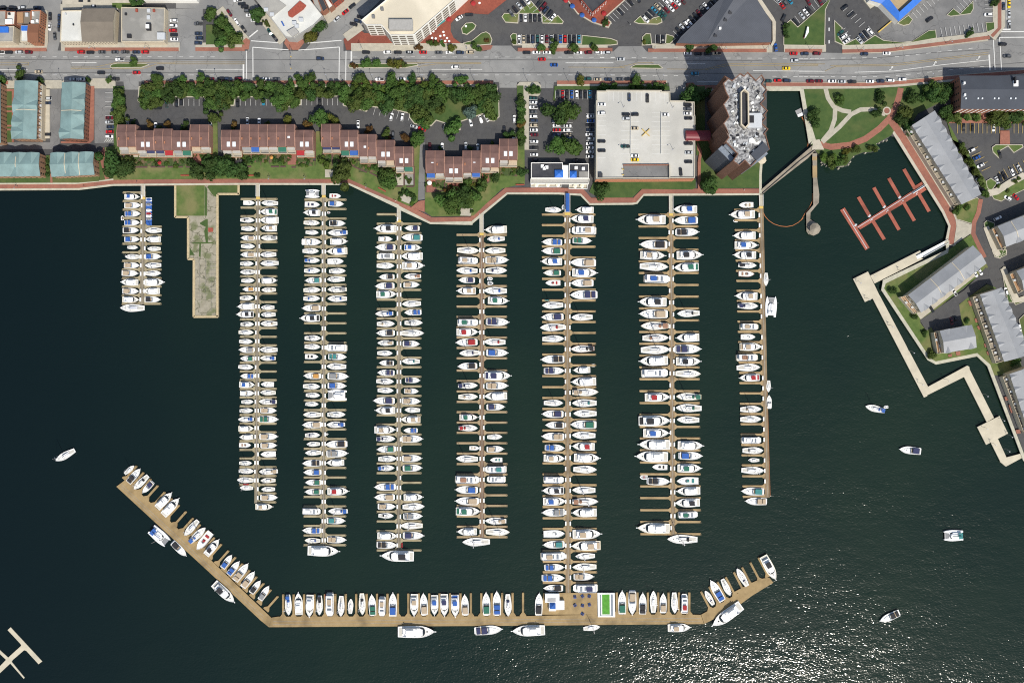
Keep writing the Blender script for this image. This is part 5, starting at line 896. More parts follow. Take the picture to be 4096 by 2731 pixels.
terrace('r2','1700,590 1990,1420 2100,1390 1805,575',4.5,'dark grey terraces with air conditioners left of the large sharp dormered block',10,'board_old')
gable('townhouse_block','grey roofed block with brown roof deck at the right edge, upper one','townhouses','r1','2080,905 2600,690 2700,900 2165,1112',9.5,2,'stucco','roof_steel',[(1,.25,7),(1,.6,7)],GG,unitline=4,win=((2,.5,9,3,6,WS),))
terrace('r1','2010,935 2080,905 2165,1112 2110,1140',5,'brown roof deck left of the upper right edge block',2,'teak')
gable('townhouse_block','grey roofed block at the right edge, lower one','townhouses','r2','2262,268 2700,90 2800,330 2352,500',9.5,2,'stucco','roof_steel',[(1,.3,7)],GG,unitline=3)
terrace('r2','2165,305 2260,270 2350,500 2270,545',5,'brown roof deck left of the lower right edge block',2,'teak')
gable('townhouse_block','grey roofed block at bottom right of the housing, next to the narrow shore','townhouses','r3','2175,145 2420,900 2700,800 2420,50',9.5,1.8,'stucco','roof_steel',[(0,.05+.2*i,6) for i in range(5)],GG)
terrace('r3','2078,180 2330,850 2420,880 2175,150',4.5,'grey terraces with air conditioners facing the narrow shore at bottom right',9,'board_old')
for s in ('1637,640 1700,635 1712,690 1665,705','1720,860 1770,855 1785,900 1735,912','1750,955 1815,945 1830,990 1770,1000','1840,1175 1885,1165 1900,1210 1850,1222','1870,1272 1925,1262 1945,1300 1885,1318','1388,1310 1435,1300 1440,1335 1395,1342','1485,1275 1540,1268 1545,1315 1495,1322'): sheet('patio', 'brick_paving', 'r2', s, .24)
for s in ('2095,430 2140,425 2150,470 2110,475','2150,530 2190,525 2210,620 2180,630','2235,840 2290,835 2300,885 2250,890'): sheet('patio', 'brick_paving', 'r3', s, .24)
# dark office building (upper right)
e = gable('office_building','long dark slate roofed brick office building beside the curving road','office building','t5','1678,800 2700,800 2700,1140 1692,1136',13,2.2,'brick_brown','roof_slate',ridge=.44,win=((3,1,12,4,5,WS),(2,1,12,4,18,dict(wd=.35,hd=.5,m='white_matte'))))
roofbits(e, 't5', [('s',f'{x},1035,14,14,1.2') for x in (1738,1865,1908,2035,2078,2205,2255)]+[('w','2255,880,50,62,1.5'),('w','1712,880,18,24,2.5'),('w','1718,1003,18,24,2.5'),('k','2240,850,12,70,3')], 14)
# wedge roofed building with white signboard
e = bld('shop_building','large dark wedge shaped roofed building along the road, north of the tower','commercial building','n','t4:800,452 t4:848,385 t4:1320,-70 t4:1600,-70 t4:1792,230 t4:1790,446 t4:1000,462',6,'brick_brown','roof_wedge',0)
MB().add([tuple(P('t4',x,y,z)) for x,y,z in ((1440,-70,9),(1120,440,8.5),(1000,458,6.4),(802,450,6.4),(848,385,6.4),(1320,-70,6.4))], [(0,1,2,3,4,5)]).build('roof','roof_wedge',e)
MB().add([tuple(P('t4',x,y,z)) for x,y,z in ((1440,-70,9),(1120,440,8.5),(1000,458,6.4),(1788,444,6.4),(1790,232,6.4),(1600,-70,6.4))], [(0,5,4,3,2,1)]).build('roof','roof_wedge',e)
for x, y in ((1355,140),(1305,215),(1200,380)): MB().add([tuple(P('t4',a,b,z)) for a,b,z in ((x-25,y+12,8.0),(x+22,y+12,8.0),(x+5,y-26,9.8))]+[tuple(P('t4',x+25,y-10,8.0))], [(0,1,2),(1,3,2),(3,0,2)]).build('roof_vent','roof_black',e)
MB().prism(strip_poly(PL('t4','1003,468 1612,466'),.4),3,5.2).build('signboard','white',e); MB().prism(strip_poly(PL('t4','1618,462 1752,458'),.4),3,4.6).build('signboard','stucco',e); p = P('t4',1255,298,9); MB().box(p.x-.7,p.x+.7,p.y-.7,p.y+.7,7.5,9.4).build('roof_unit','white',e)
sheet('driveway','concrete','t4','1570,-60 1640,-60 1810,190 1835,240 1830,440 1800,490 1780,480 1800,430 1798,235',.15)
# blue roofed building
e = bld('store_building','building with bright blue sloping metal roof edge and tan flat top','commercial building','t5','720,-300 738,5 860,42 1040,228 1500,-190 1400,-400',6,'wall_white','roof_tan',0)
q = [(738,5),(860,42),(1040,228),(1500,-190)]; qi = [(790,-60),(930,-25),(1050,128),(1400,-190)]
for i in range(3):
    a, b, c, d = [P('t5',*v,z) for v, z in ((q[i],6),(q[i+1],6),(qi[i+1],8.5),(qi[i],8.5))]; MB().add([tuple(v) for v in (a,b,c,d)]+[(c.x,c.y,6),(d.x,d.y,6)], [(0,1,2,3),(3,2,4,5)]).build('roof','roof_blue',e)
sheet('pavement','sidewalk','t5','660,0 740,100 820,45 980,215 1020,225 860,40 740,5 700,-60',.15); sheet('kerb_line','yellowpaint','t5','820,340 955,228 962,235 828,350',.2)
# white industrial loft building (upper middle)
e = bld('loft_building','large white framed industrial loft building with cream flat roof','building','n','t2:1685,212 t2:1738,266 t2:1896,266 t2:1990,372 t2:2228,370 t3:152,365 t3:575,-2 t3:1000,-400 t2:2700,-500 t2:1950,-5',20,'wall_white','roof_cream',.8)
pp = [tuple(p.to_2d()) for p in PL('n','t2:1685,212 t2:1738,266 t2:1896,266 t2:1990,372 t2:2228,370 t3:152,365 t3:575,-2',20)]
for i, nb in enumerate((1,2,2,0,5,0)):
    a, b = Vector(pp[i]), Vector(pp[i+1]); 
    if i in (3,): a = Vector(pp[3]); b = Vector(pp[4]); nb = 3
    if i == 4: a, b = Vector(pp[5]), Vector(pp[6]); nb = 6
    if i == 5: continue
    windows(a, b, .5, 19.4, 5, nb, e, wd=.78, hd=.62, m='roof_taupe')
roofbits(e,'n',[('g','0,0,0,0,0')][:0],20); p = P('t2',2105,272,20); MB().box(p.x-6.8,p.x+6.8,p.y-3.0,p.y+3.0,19,22.2).build('penthouse','wall_grey',e)
for x, y in ((1905,100),(1815,180)): p = P('t2',x,y,20); MB().box(p.x-.8,p.x+.8,p.y-.8,p.y+.8,19,21).build('roof_unit','pole',e)
p = P('t3',430,238,3.5); MB().prism(PL('t3','385,265 470,205 475,222 390,282',3.5),3,3.5).build('entrance_canopy','canvas_teal',e)
# brick restaurant building with umbrellas
e = bld('brick_building','red brick building with dark roof between umbrella terraces','building','t3','1893,-5 2010,140 2170,0 2240,-100 1850,-100',8,'brick_red','roof_black',.6,win=((0,.5,7,2,5,dict(wd=.4,hd=.5,m='white_matte')),(1,.5,7,2,6,dict(wd=.4,hd=.5,m='white_matte'))))
sheet('plaza','brick_plaza','n','t3:1660,-100 t3:1850,150 t3:2000,240 t3:2180,300 t3:2210,240 t4:60,190 t4:340,-60 t3:1800,-100',.13,kerb=.6)
# old main-street buildings, upper left
def flat(label, t, s, h, wall='brick_brown', roof='roof_flat', items=(), **k):
    e = bld('old_building', label, 'building', t, s, h, wall, roof, **k); roofbits(e, t, items, h-.4); return e
flat('grey flat roofed corner building at the far left','t1','-400,112 62,112 58,275 -400,280',7,items=[('u','-20,180,30,25,1')])
flat('narrow pale roofed row building with white box, far left','t1','68,120 160,120 150,262 62,262',7,roof='roof_pale',items=[('w','100,235,70,50,1.2'),('k','100,150,20,20,.8')])
flat('brown row building with roof terrace and planters','t1','178,125 322,122 318,262 175,262',6,roof='roof_taupe',items=[('t','215,190,60,110,.7'),('u','285,160,30,40,.8')])
flat('grey corner building with white roof units by the side street','t1','322,110 425,110 415,258 320,260',8.5,'brick_orange',items=[('w','350,150,14,40,1'),('w','345,235,30,30,1'),('w','395,225,24,26,1')],win=((1,.5,8,3,6,WS),))
flat('grey building with a blue tarpaulin on its roof','t1','-200,290 145,275 138,440 -200,445',7.5,'stucco',items=[('b','45,315,95,60,.75'),('b','5,300,40,30,.76')])
flat('narrow white and blue roofed row house','t1','220,265 300,265 298,440 212,440',8,'stucco','roof_pale',items=[('b','262,300,70,50,.73')],win=((2,.5,7,2,3,WS),))
gable('old_building','orange brown tiled gabled corner house by the side street','building','t1','300,262 408,262 398,442 296,440',8.5,.8,'brick_orange','roof_tile_brown',win=((1,.5,8,3,5,WS),(2,.5,8,3,4,WS)))
flat('white flat roofed building with dark round stain by the main road','t1','640,114 868,108 862,440 626,442',7,'stucco','roof_pale',items=[('u','690,153,14,14,.8'),('k','770,262,12,16,.9')],win=((2,.5,6.5,2,8,WS),))
gable('old_building','taupe gabled hall beside the white flat roofed building','building','t1','862,100 1200,98 1182,436 864,436',7,2,'stucco','roof_taupe',ridge=.43,win=((2,.5,6.5,2,10,WS),))
flat('big grey flat roofed building with dark square chimney','t1','1268,78 1722,84 1716,440 1266,438',6.5,'stucco','roof_flat',items=[('k','1560,290,46,70,1.6'),('w','1555,290,34,40,2.6'),('u','1560,118,34,36,1.2'),('u','1558,190,34,40,1.2'),('r','1612,118,22,24,1'),('r','1432,115,22,30,1'),('k','1355,385,44,34,1.2'),('u','1690,385,80,70,1.4'),('k','1318,153,22,22,.8')])
flat('long narrow building along the top edge above the grey roof','t1','1498,-120 2062,-100 2055,8 1500,5',5,'wall_white','roof_pale')
sheet('yard','sidewalk','t1','640,50 1240,50 1240,110 640,110',.1); sheet('yard','concrete','t1','660,-60 1500,-60 1500,60 660,50',.11); sheet('yard','grass_dry','t1','1180,40 1420,40 1420,80 1260,100 1180,80',.15)
e = flat('large pale grey building wedge with red brick roof court at the fork of streets','n','t2:570,-120 t2:700,-180 t2:1120,-40 t2:1285,170 t2:1185,270 t2:985,402 t2:900,395 t2:858,350 t2:745,200 t2:590,10',9,'wall_grey','roof_pale',items=[])
MB().prism(PL('t2','918,130 1045,10 1110,60 1080,100 960,185 925,170',9.2),8.3,9.2).build('roof_court','brick_red',e); MB().prism(PL('t2','905,330 985,285 1035,340 965,385',10),8.3,10).build('roof_unit','wall_grey',e); MB().prism(PL('t2','560,-20 760,-40 900,60 740,190 600,20',9.1),8.3,9.1).build('roof_deck','roof_flat',e)
for x, y in ((985,240),(1010,275),(1055,205),(690,100),(750,150)): p = P('t2',x,y,10); MB().box(p.x-1.2,p.x+1.2,p.y-1,p.y+1,8.4,10).build('roof_unit','canvas_silver',e)
MB().prism(PL('t2','845,228 860,225 882,268 868,272',9.4),8.4,9.4).build('awning','canvas_blue',e)
for i, (x0, m_, lab) in enumerate(((1130,'roof_flat','grey'),(1185,'roof_black','black'),(1250,'roof_pale','white'))): flat(f'narrow row house with {lab} roof in the slanting terrace beside the fork','t2',f'{x0},{-120+i*8} {x0+58},{-125+i*8} {x0+150},{120-i*30} {x0+100},{160-i*30}',7,'brick_brown',m_)
flat('row of black roofed houses at the top beside the slanting terrace','t2','1310,-140 1480,-160 1485,-20 1385,60 1310,-40',7,'brick_red','roof_black',win=((2,.5,6,2,4,WS),))
# white restaurant with black roof and blue pyramids
e = bld('restaurant_building','white waterfront restaurant with black roof and blue pyramid canopies','restaurant','l3','783,374 972,374 972,468 783,468',6.5,'wall_white','roof_black',.7)
for s, h in (('1010,380 1128,380 1128,468 1010,468',6.5),): pts = [tuple(p.to_2d()) for p in PL('l3',s,h)]; walls('wall',pts,0,h,'wall_white',e,.7); MB().prism(offset(ccw(pts),.3),h-1,h-.7).build('roof','roof_black',e)
walls('lower_storey',[tuple(p.to_2d()) for p in PL('l3','780,470 1132,470 1128,500 780,498',4)],0,4,'wall_white',e,.9,.25); MB().prism(PL('l3','782,472 1130,472 1126,498 782,496',3.3),3,3.3).build('lower_roof','wall_grey',e); MB().prism(PL('l3','970,390 1012,390 1012,470 970,470',4.5),0,4.5).build('link','wall_white',e)
MB().prism(PL('l3','1070,428 1127,428 1127,466 1070,466',6),5.5,6).build('roof_deck','roof_flat',e)
for (x0,x1,y0,y1) in ((924,975,418,464),(1014,1055,424,466)):
    q = PL('l3',f'{x0},{y0} {x1},{y0} {x1},{y1} {x0},{y1}',7); c = sum((Vector(v) for v in q),Vector())/4+Vector((0,0,1.5)); MB().add([tuple(v) for v in q]+[tuple(c)],[(0,1,4),(1,2,4),(2,3,4),(3,0,4)]).build('canopy','roof_blue',e)
for x, y in ((850,395),(862,408),(877,402),(1052,405),(1095,410)): p = P('l3',x,y,7); MB().box(p.x-.9,p.x+.9,p.y-.9,p.y+.9,5.6,7.2).build('roof_unit','white',e)
e2 = empty('terrace_row',P('l3',870,512)); tag(e2,'white railed dining terrace below the restaurant','terrace'); 
for s in ('781,502 963,502 963,522 781,522','1009,503 1121,503 1119,533 1008,531'):
    pts = [tuple(p.to_2d()) for p in PL('l3',s,1)]; walls('railing',pts,0,1.4,'white',e2,1.3,.2); MB().prism(pts,0,.3).build('terrace_deck','sidewalk',e2)
for i,x in enumerate((815,882,943,1045,1086)): p = P('l3',x,511 if x<1000 else 518,0); u = empty('patio_umbrella',(p.x,p.y,.3)); tag(u,f'cream dining umbrella, {ordn(i+1)} from left on the restaurant terrace','umbrella','cream umbrellas on the restaurant terrace'); MB().cyl(0,0,2.0,2.7,1.3,.05,8).build('umbrella_canopy','cream',u,True); MB().cyl(0,0,0,2.1,.05,.05,5).build('pole','pole',u,True)
# parking garage
GH = 11
GP = [tuple(p.to_2d()) for p in PL('n','gr:50,75 gr:160,75 gr:160,65 gr:826,68 gr:826,80 gr:926,85 gr:928,190 gr:1108,192 gr:1108,205 gr:1216,206 gr:1218,365 gr:1226,365 l4:640,676 l4:50,680 gr:42,190 gr:50,190',GH)]
e = empty('parking_garage', P('gr',640,450,0)); tag(e,'multi storey parking garage with pale open roof deck','parking garage')
walls('wall',GP,0,GH+.9,'concrete',e,.9,.5); MB().prism(offset(ccw(GP),.4),GH-.6,GH).build('roof_deck','garage_deck',e)
for k, z in enumerate((2.2,5.2,8.2)):
    a, b = PL('l4','50,680 640,676',GH)[0], PL('l4','50,680 640,676',GH)[1]; MB().prism(strip_poly([(a.x,a.y-.25),(b.x,b.y-.25)],.8),z,z+1.2,bottom=True).build('brick_band','brick_orange',e)
    MB().prism(strip_poly([(a.x,a.y-.02),(b.x,b.y-.02)],.3),z+1.25,z+2.4,bottom=True).build('opening','glass',e)
q = PL('l4','212,602 487,600 487,682 212,682',GH); MB().prism(q,GH,GH+.02).build('ramp','asphalt_light',e)
a = [P('l4',x,y,GH) for x,y in ((212,600),(487,599))]; MB().prism(strip_poly(a,.5),GH,GH+1.3).build('ramp_wall','brick_brown',e)
a = [P('l4',x,y,GH) for x,y in ((487,599),(488,680))]; MB().prism(strip_poly(a,.6),GH,GH+2.2).build('ramp_wall','concrete',e)
MB().prism(PL('l4','68,645 90,645 90,672 68,672',GH+2),GH,GH+2).build('stair_head','roof_black',e)
for a in (('gr',195,85,195+55.5*12,85,12,0,108),('gr',60,268,60,870,11,100,0),('gr',345,385,345,820,8,215,0),('gr',710,330,710,825,9,215,0),('gr',1095,430,1095,850,8,115,0)): bays(*a,z=GH)
for s in ('gr:455,330 gr:452,830','gr:818,330 gr:818,825'): sheet('parking_lines','lanemark','n','',0,pts=strip_poly(PL('n',s,GH),.16)).location.z += GH+.02
for s in ('gr:590,530 gr:680,615','gr:680,530 gr:590,615','l4:205,623 l4:217,626','l4:205,656 l4:217,658'): sheet('painted_cross','yellowpaint','n','',0,pts=strip_poly(PL('n',s,GH),.35)).location.z += GH+.03
# enclosed bridge between garage and tower
e = empty('enclosed_bridge',P('l4',655,418,0)); tag(e,'dark red barrel roofed bridge linking garage and tower','bridge'); a, b = P('l4',590,417,14.5), P('l4',735,420,14.5); v = []; n = 8
for pt in (a,b):
    for i in range(n+1): th = math.pi*i/n; v.append((pt.x, pt.y+2.9*math.cos(th), 13+1.9*math.sin(th)))
MB().add(v,[(i,i+1,n+2+i,n+1+i) for i in range(n)]+[tuple(range(n+1)),tuple(range(2*n+1,n,-1))]).build('roof','brick_red',e); MB().box(a.x,b.x,a.y-2.85,a.y+2.85,10.2,13).build('wall','brick_red',e)
M['bridge_red'] = mat('bridge_red',(.17,.02,.03),.5,.1,.5); e.children[0].material_slots[0].material = M['bridge_red']
# ---- saw-toothed residential tower
TH = 47
mat('tower_brick', (.17,.085,.055), .85, .15, 1)
RT = PL('n','s6:592,68 s6:684,124 s6:782,38 s6:828,68 s6:868,22 s6:968,120 s6:1036,54 s6:1080,122 s6:1046,168 s6:1106,240 s6:1064,292 s6:1086,344 s6:1030,404 s6:1112,488 s6:1068,540 s6:1092,574 s6:1040,634 s6:1118,708 s6:1070,762 s7:1090,125 s7:1134,290 s7:975,425 s7:905,503 s7:836,428 s7:768,492 s7:690,430 s7:745,346 s7:600,198 s7:640,150 s7:600,60 s6:646,772 s6:605,690 s6:575,640 s6:640,560 s6:608,480 s6:574,412 s6:640,330 s6:604,262 s6:572,160 s6:622,112',TH)
rt = ccw([tuple(p.to_2d()) for p in RT]); e = empty('residential_tower',(sum(p[0] for p in rt)/len(rt),sum(p[1] for p in rt)/len(rt),0)); tag(e,'tall brick residential tower with saw toothed sides and grey rubble textured roof','tower')
walls('wall',rt,0,TH,'tower_brick',e,.9,.5); MB().prism(offset(rt,.45),TH-1.5,TH-.9).build('roof','roof_gravel',e)
# one glazed band of balconies per storey
for k in range(14):
    z = 3+k*3.1; b = MB()
    for i in range(len(rt)):
        a, c = Vector(rt[i]), Vector(rt[(i+1)%len(rt)]); u = c-a; L = u.length
        if L < 6: continue
        u.normalize(); nv = Vector((u.y,-u.x)); a2, c2 = a+u*1.2, c-u*1.2; b.prism([tuple(a2+nv*.08),tuple(c2+nv*.08),tuple(c2-nv*.2),tuple(a2-nv*.2)],z,z+2.0,bottom=True)
        if i % 2 == 0: b.prism([tuple(a2+nv*1.3),tuple(c2+nv*1.3),tuple(c2-nv*.05),tuple(a2-nv*.05)],z-.35,z-.1,bottom=True)
    b.build('window_band','glass_grey',e)
q = PL('n','s6:780,270 s6:826,228 s6:878,275 s6:884,655 s6:836,708 s6:782,655',TH+2); MB().prism(q,TH-.9,TH+.6).build('plant_well_floor','roof_black',e); walls('plant_well',[tuple(p.to_2d()) for p in q],TH-.9,TH+3,'stucco',e,2.5,.7)
random.seed(3); inside = offset(rt, 2.5)
def inpoly(x, y, p):
    c = False; n = len(p)
    for i in range(n):
        (x0,y0),(x1,y1) = p[i],p[(i+1)%n]
        if (y0>y)!=(y1>y) and x < (x1-x0)*(y-y0)/(y1-y0)+x0: c = not c
    return c
xs = [p[0] for p in rt]; ys_ = [p[1] for p in rt]; well = offset([tuple(p.to_2d()) for p in q], -1); nu = 0
while nu < 95:
    x, y = random.uniform(min(xs),max(xs)), random.uniform(min(ys_),max(ys_))
    if not inpoly(x,y,inside) or inpoly(x,y,well): continue
    a, b, hh = random.uniform(.3,.9), random.uniform(.3,.8), random.uniform(.3,1.0); nu += 1; r = random.random()*3; cs, sn = math.cos(r), math.sin(r)
    MB().prism([(x+cs*px-sn*py,y+sn*px+cs*py) for px,py in ((-a,-b),(a,-b),(a,b),(-a,b))],TH-.9,TH-.9+hh).build('roof_unit',('canvas_silver','wall_grey','white_matte','canvas_black','roof_flat')[nu%5],e)
p = P('s6',955,600,TH+2); MB().box(p.x-4,p.x+4,p.y-4,p.y+4,TH-.9,TH+1.6).build('cooling_unit','canvas_silver',e); p = P('s6',908,588,TH+2); MB().box(p.x-1.7,p.x+1.7,p.y-2,p.y+2,TH-.9,TH+1.8).build('cooling_unit','canvas_black',e)
MB().prism(PL('s7','890,155 975,165 1015,205 1000,235 920,215 885,205',TH),TH-.9,TH-.3).build('roof_deck','white_matte',e)
# lower slanted glazed wings on the south-west
for s, z1, m_ in (('s7:512,292 s7:598,205 s7:742,348 s7:668,438',46,'roof_slate'),('s7:668,440 s7:742,352 s7:770,490 s7:700,500',42,'roof_slate'),('s7:560,375 s7:690,500 s7:665,520 s7:545,400',30,'roof_flat')):
    z1 *= .87; pts = [tuple(p.to_2d()) for p in PL('n',s,z1)]; MB().prism(pts,0,z1).build('wing',m_ if m_!='roof_flat' else 'stucco',e)
MB().add([tuple(P('s7',x,y,z)) for x,y,z in ((515,290,41.2),(560,248,41.8),(705,395,41.8),(665,440,41.2))],[(0,1,2,3)]).build('sloped_glazing','glass_grey',e)
pts = [tuple(p.to_2d()) for p in PL('s7','400,560 545,400 665,515 515,665',2)]
MB().prism(PL('s7','905,345 1060,205 1130,290 975,425',TH+.6),TH-.9,TH+.6).build('sloped_roof','roof_slate',e)
g_ = empty('tower_kiosk',P('s7',1040,415)); tag(g_,'round white canopy on the basin wall beside the tower','canopy'); p = P('s7',1040,415,3); MB().cyl(p.x,p.y,2.6,3.2,2.6,.4,12).build('canopy','stucco',g_); MB().cyl(p.x,p.y,0,2.6,.2,.2,6).build('post','pole',g_)
sheet('brick_path','brick_paving','s7','265,200 320,330 305,430 300,765 270,765 268,450 285,330 262,300',.18)
# curved sign on the lawn
s_ = MB().prism(PL('t4','2140,395 2155,340 2168,282 2182,285 2182,340 2150,395',2.5),0,2.6); tag(s_.build('monument_sign','white'),'white and red curved monument sign on the lawn near the blue roof','sign')
tag(MB().prism(PL('t4','2128,398 2140,362 2150,366 2142,398',1.5),0,1.6).build('monument_sign','brick_red'),'low red fin beside the curved monument sign','sign')
# ================================================================ CARS (nose along +x, metres)
def carkit(kind):
    L = dict(sedan=4.7, suv=4.8, pickup=5.3)[kind]; w_ = .92; h = L/2
    def sec(pts, z0, z1, t=0, ty=0):
        return loft([(pts, z0), ([(x*(1-t), y*(1-ty)) for x, y in pts], z1)])
    o = [(-h,-w_*.8),(-h+.25,-w_),(h-.5,-w_),(h-.08,-w_*.72),(h,-w_*.4),(h,w_*.4),(h-.08,w_*.72),(h-.5,w_),(-h+.25,w_),(-h,w_*.8)]
    body = loft([(o,.28),(o,.75),([(x*.97,y*.9) for x,y in o],.95)])
    if kind == 'sedan': g, gz = (-1.9,1.2), (-.95,.15)
    elif kind == 'suv': g, gz = (-2.3,1.35), (-1.8,.35)
    else: g, gz = (-.65,1.3), (-.35,.4)
    z1 = 1.42 if kind == 'sedan' else 1.75
    gl = MB().add([(g[0],-.8,.93),(g[1],-.8,.93),(g[1],.8,.93),(g[0],.8,.93),(gz[0],-.56,z1),(gz[1],-.56,z1),(gz[1],.56,z1),(gz[0],.56,z1)],[(0,1,5,4),(1,2,6,5),(2,3,7,6),(3,0,4,7),(4,5,6,7)])
    rf = MB().box(gz[0]-.03,gz[1]+.03,-.58,.58,z1,z1+.04,.05,.05)
    K_ = [('body',body.mesh('body',False),'*'),('windows',gl.mesh('windows'),'glass'),('roof',rf.mesh('roof'),'*')]
    if kind == 'pickup': K_.append(('load_bed',MB().box(-2.5,-.7,-.72,.72,.955,.97).mesh('load_bed'),'rubber'))
    wh = MB(); 
    for sx in (-1.4,1.45):
        for sy in (-.86,.86): K_.append(('wheel',None,(sx,sy)))
    return K_
wm = MB()
for s_ in (0,): wm.tube((0,-.11,0),(0,.11,0),.33,10)
WHEEL = wm.mesh('wheel'); CK = {k: carkit(k) for k in ('sedan','suv','pickup')}; NC = [0]
def car(t, x, y, ang, col, where, z=.06, kind=None, verb='parked'):
    NC[0] += 1; kind = kind or ('sedan','suv','sedan','sedan','suv','pickup','sedan','suv')[NC[0]*5 % 8]
    if col in 'acr' and kind == 'pickup': kind = 'sedan'
    p = P(t, x, y, z+1 if z < 1 else z+1); e = empty('parked_car' if verb == 'parked' else 'moving_car', (p.x, p.y, z + (.0)), -math.radians(ang) + (math.pi if NC[0] % 2 else 0))
    if kind == 'pickup': e.name = 'pickup_truck'
    for nm, me, m_ in CK[kind]:
        if nm == 'wheel':
            o = bpy.data.objects.new('wheel', WHEEL); COL.objects.link(o); o.parent = e; o.location = (*m_, .33)
            if not WHEEL.materials: WHEEL.materials.append(M['rubber'])
            continue
        o = bpy.data.objects.new(nm, me); COL.objects.link(o); o.parent = e
        if not me.materials: me.materials.append(None)
        o.material_slots[0].link = 'OBJECT'; o.material_slots[0].material = M['paint_'+CARN[col].replace(' ','_')] if m_ == '*' else M[m_]
    kn = dict(sedan='car', suv='van' if NC[0]%2 else 'estate car', pickup='pickup truck')[kind]
    if col == 'a': kn = 'taxi'
    tag(e, f'{CARN[col]} {kn}, {where}', {'car':'car','taxi':'taxi'}.get(kn, 'pickup truck' if kind=='pickup' else 'car'), 'cars parked in the streets and lots' if verb == 'parked' else 'cars driving on the roads')
def cars(rowdesc, s, ang=0, axis='x', z=.06, verb='parked', kind=None):
    L = []
    for it in s.split():
        t, r = it.split(':') if ':' in it else (None, it); c = r[-1]; v = r[:-1].split(',')
        if t is None: t = L[-1][0]
        L.append((t, float(v[0]), float(v[1]), c, float(v[2]) if len(v) > 2 else ang))
    L.sort(key=lambda q: N(q[0],q[1],q[2])[0 if axis == 'x' else 1])
    for i, (t, x, y, c, a) in enumerate(L): car(t, x, y, a, c, f'{ordn(i+1)} from the {"left" if axis=="x" else "top"} {rowdesc}', z, kind, verb)
cars('at the upper kerb of main road', 't1:-2,547w 90,547k 198,547s 297,547m 845,545r 942,548k 1063,545y 1200,545y 1305,545y 1422,545n 1515,545r t2:1735,547k 1958,547w 2068,547k 2190,547s t3:97,547s 240,547r 405,549y 518,549w 627,550n 730,547t 1325,549k 1425,549w 1537,550w 1765,550k 1863,552w 1970,550m 2075,552w 2163,552s t4:920,560w 1027,562k 1130,562k 1220,558t 2027,560r 2142,562n 2268,560m t5:685,565n 918,558w')
cars('driving on the main road', 't1:400,751t 1055,760k 1250,623w 1425,760r 1670,716k t2:1255,615n t3:577,703w 1485,620r 1610,680b 2310,620s t4:992,768c 1950,715a 2038,635s t5:2133,463k 2180,588y', verb='driving')
cars('at the lower kerb of main road', 't1:80,825y 765,830s 852,830w 1200,827k 2200,828m 2310,826k t2:293,828n 403,822m 590,830y 687,827w 798,828y 1877,830w 2107,828w 2205,820g 2305,828t t3:1962,827g 2067,832t 2178,832n 2300,829y t4:305,829k 1757,848g 1860,843r 1955,845n 2200,850m 2292,848m t5:345,850w 450,855s 557,857k 745,853w 855,850n 958,843w 1085,832w,'.replace('w,','w'))
cars('in the narrow side street at upper left', 't1:520,172,90k 517,280,90w 615,190,90n 615,285,90n 570,380,85y', axis='y')
cars('along the top left street', 't1:20,82k 130,82k 230,82s 385,82n 875,100s 985,65w 838,12k 935,12k')
cars('in the left column of the grey lot', 't1:1815,216w 1810,270w 1806,320r 1817,365k 1818,411w', axis='y'); cars('in the right column of the grey lot', 't1:2070,250y 2073,352n 2082,400n 2070,452n 2145,195k', axis='y')
cars('on driveways of the left teal block', 't1:495,1030s 487,1077n 487,1405k', axis='y'); cars('in the bays below the striped lot', 't1:1142,1232m 1142,1278s 1152,1328n 1145,1378r 1140,1427w', axis='y')
cars('in the lane behind the stepped rows', 't1:1740,1080,90g 1845,1080,90k 1893,1060,90k 1550,1127k 1647,1128k 1327,1272,90w 1625,1320,90w 2195,1275,90w t2:392,1080,90k 662,1060,90c 1250,1062,90k 2000,1222,105w 2113,1225,100w 2237,1322,20s 2320,1350,20r 495,1270,90w 617,1275,90w 1652,1300,90w 2018,1415,90y')
cars('in the lane near the fourth row', 't3:1195,1245,90w 1187,1415,90w 1090,1360,90k 738,1280,75w 843,1248,70w 903,1235,60w 540,1405,5k l3:252,282,90w 178,280,90m 393,275,90s 465,285,90s 623,192,90k')
cars('along the diagonal street at left', 't2:305,137,57m 383,230,57w 455,307,57k 727,335,60g 783,400,52k', axis='y'); cars('in the small lot beside the diagonal street', 't2:395,8w 435,40k 465,72k 500,115y 520,160w 570,210w 613,248k', axis='y')
cars('along the street rising to upper middle', 't2:1590,62,-38k 1517,127,-38r 1432,200,-38s 1215,383,-60k 1605,255,15k 1650,222,15n 1680,180,15k', axis='y')
cars('round the drop off circle', 't3:617,190,-35w 723,152k')
cars('in the long bay row above the road', ' '.join(f't3:{x},412,90{c}' for x, c in zip((1245,1293,1340,1388,1438,1485,1537,1583,1630,1678,1726,1773,1822,1873), 'wtkngwmskbrkkc'))); cars('in the short bay row of the planted island', 't3:1263,188,90k 1312,188,90w 1362,188,90k 1410,188,90k 1455,185,90k')
cars('in the left slanted bays of planted island', 't3:1160,140,50y 1205,100,50k 1247,62,50s 1288,35,50k 1330,12,50w'); cars('in the right slanted bays of planted island', 't3:1455,35,-50k 1480,85,-50m 1505,60,-50m 1525,105,-50n 1567,142,-50k 1598,180,-50w')
cars('in the front row of the dark lot', ' '.join(f't3:{x},987,90{c}' for x, c in zip((1647,1700,1748,1797,1847,1890,1937,1987), 'krkbwkkc')))
cars('in the left column of the dark lot', 't3:1395,1027g 1395,1072w 1395,1122w 1390,1170y 1398,1218w 1400,1263n 1403,1310t 1400,1360w 1405,1410m 1405,1480w l3:802,287k 802,327w 802,357k', axis='y')
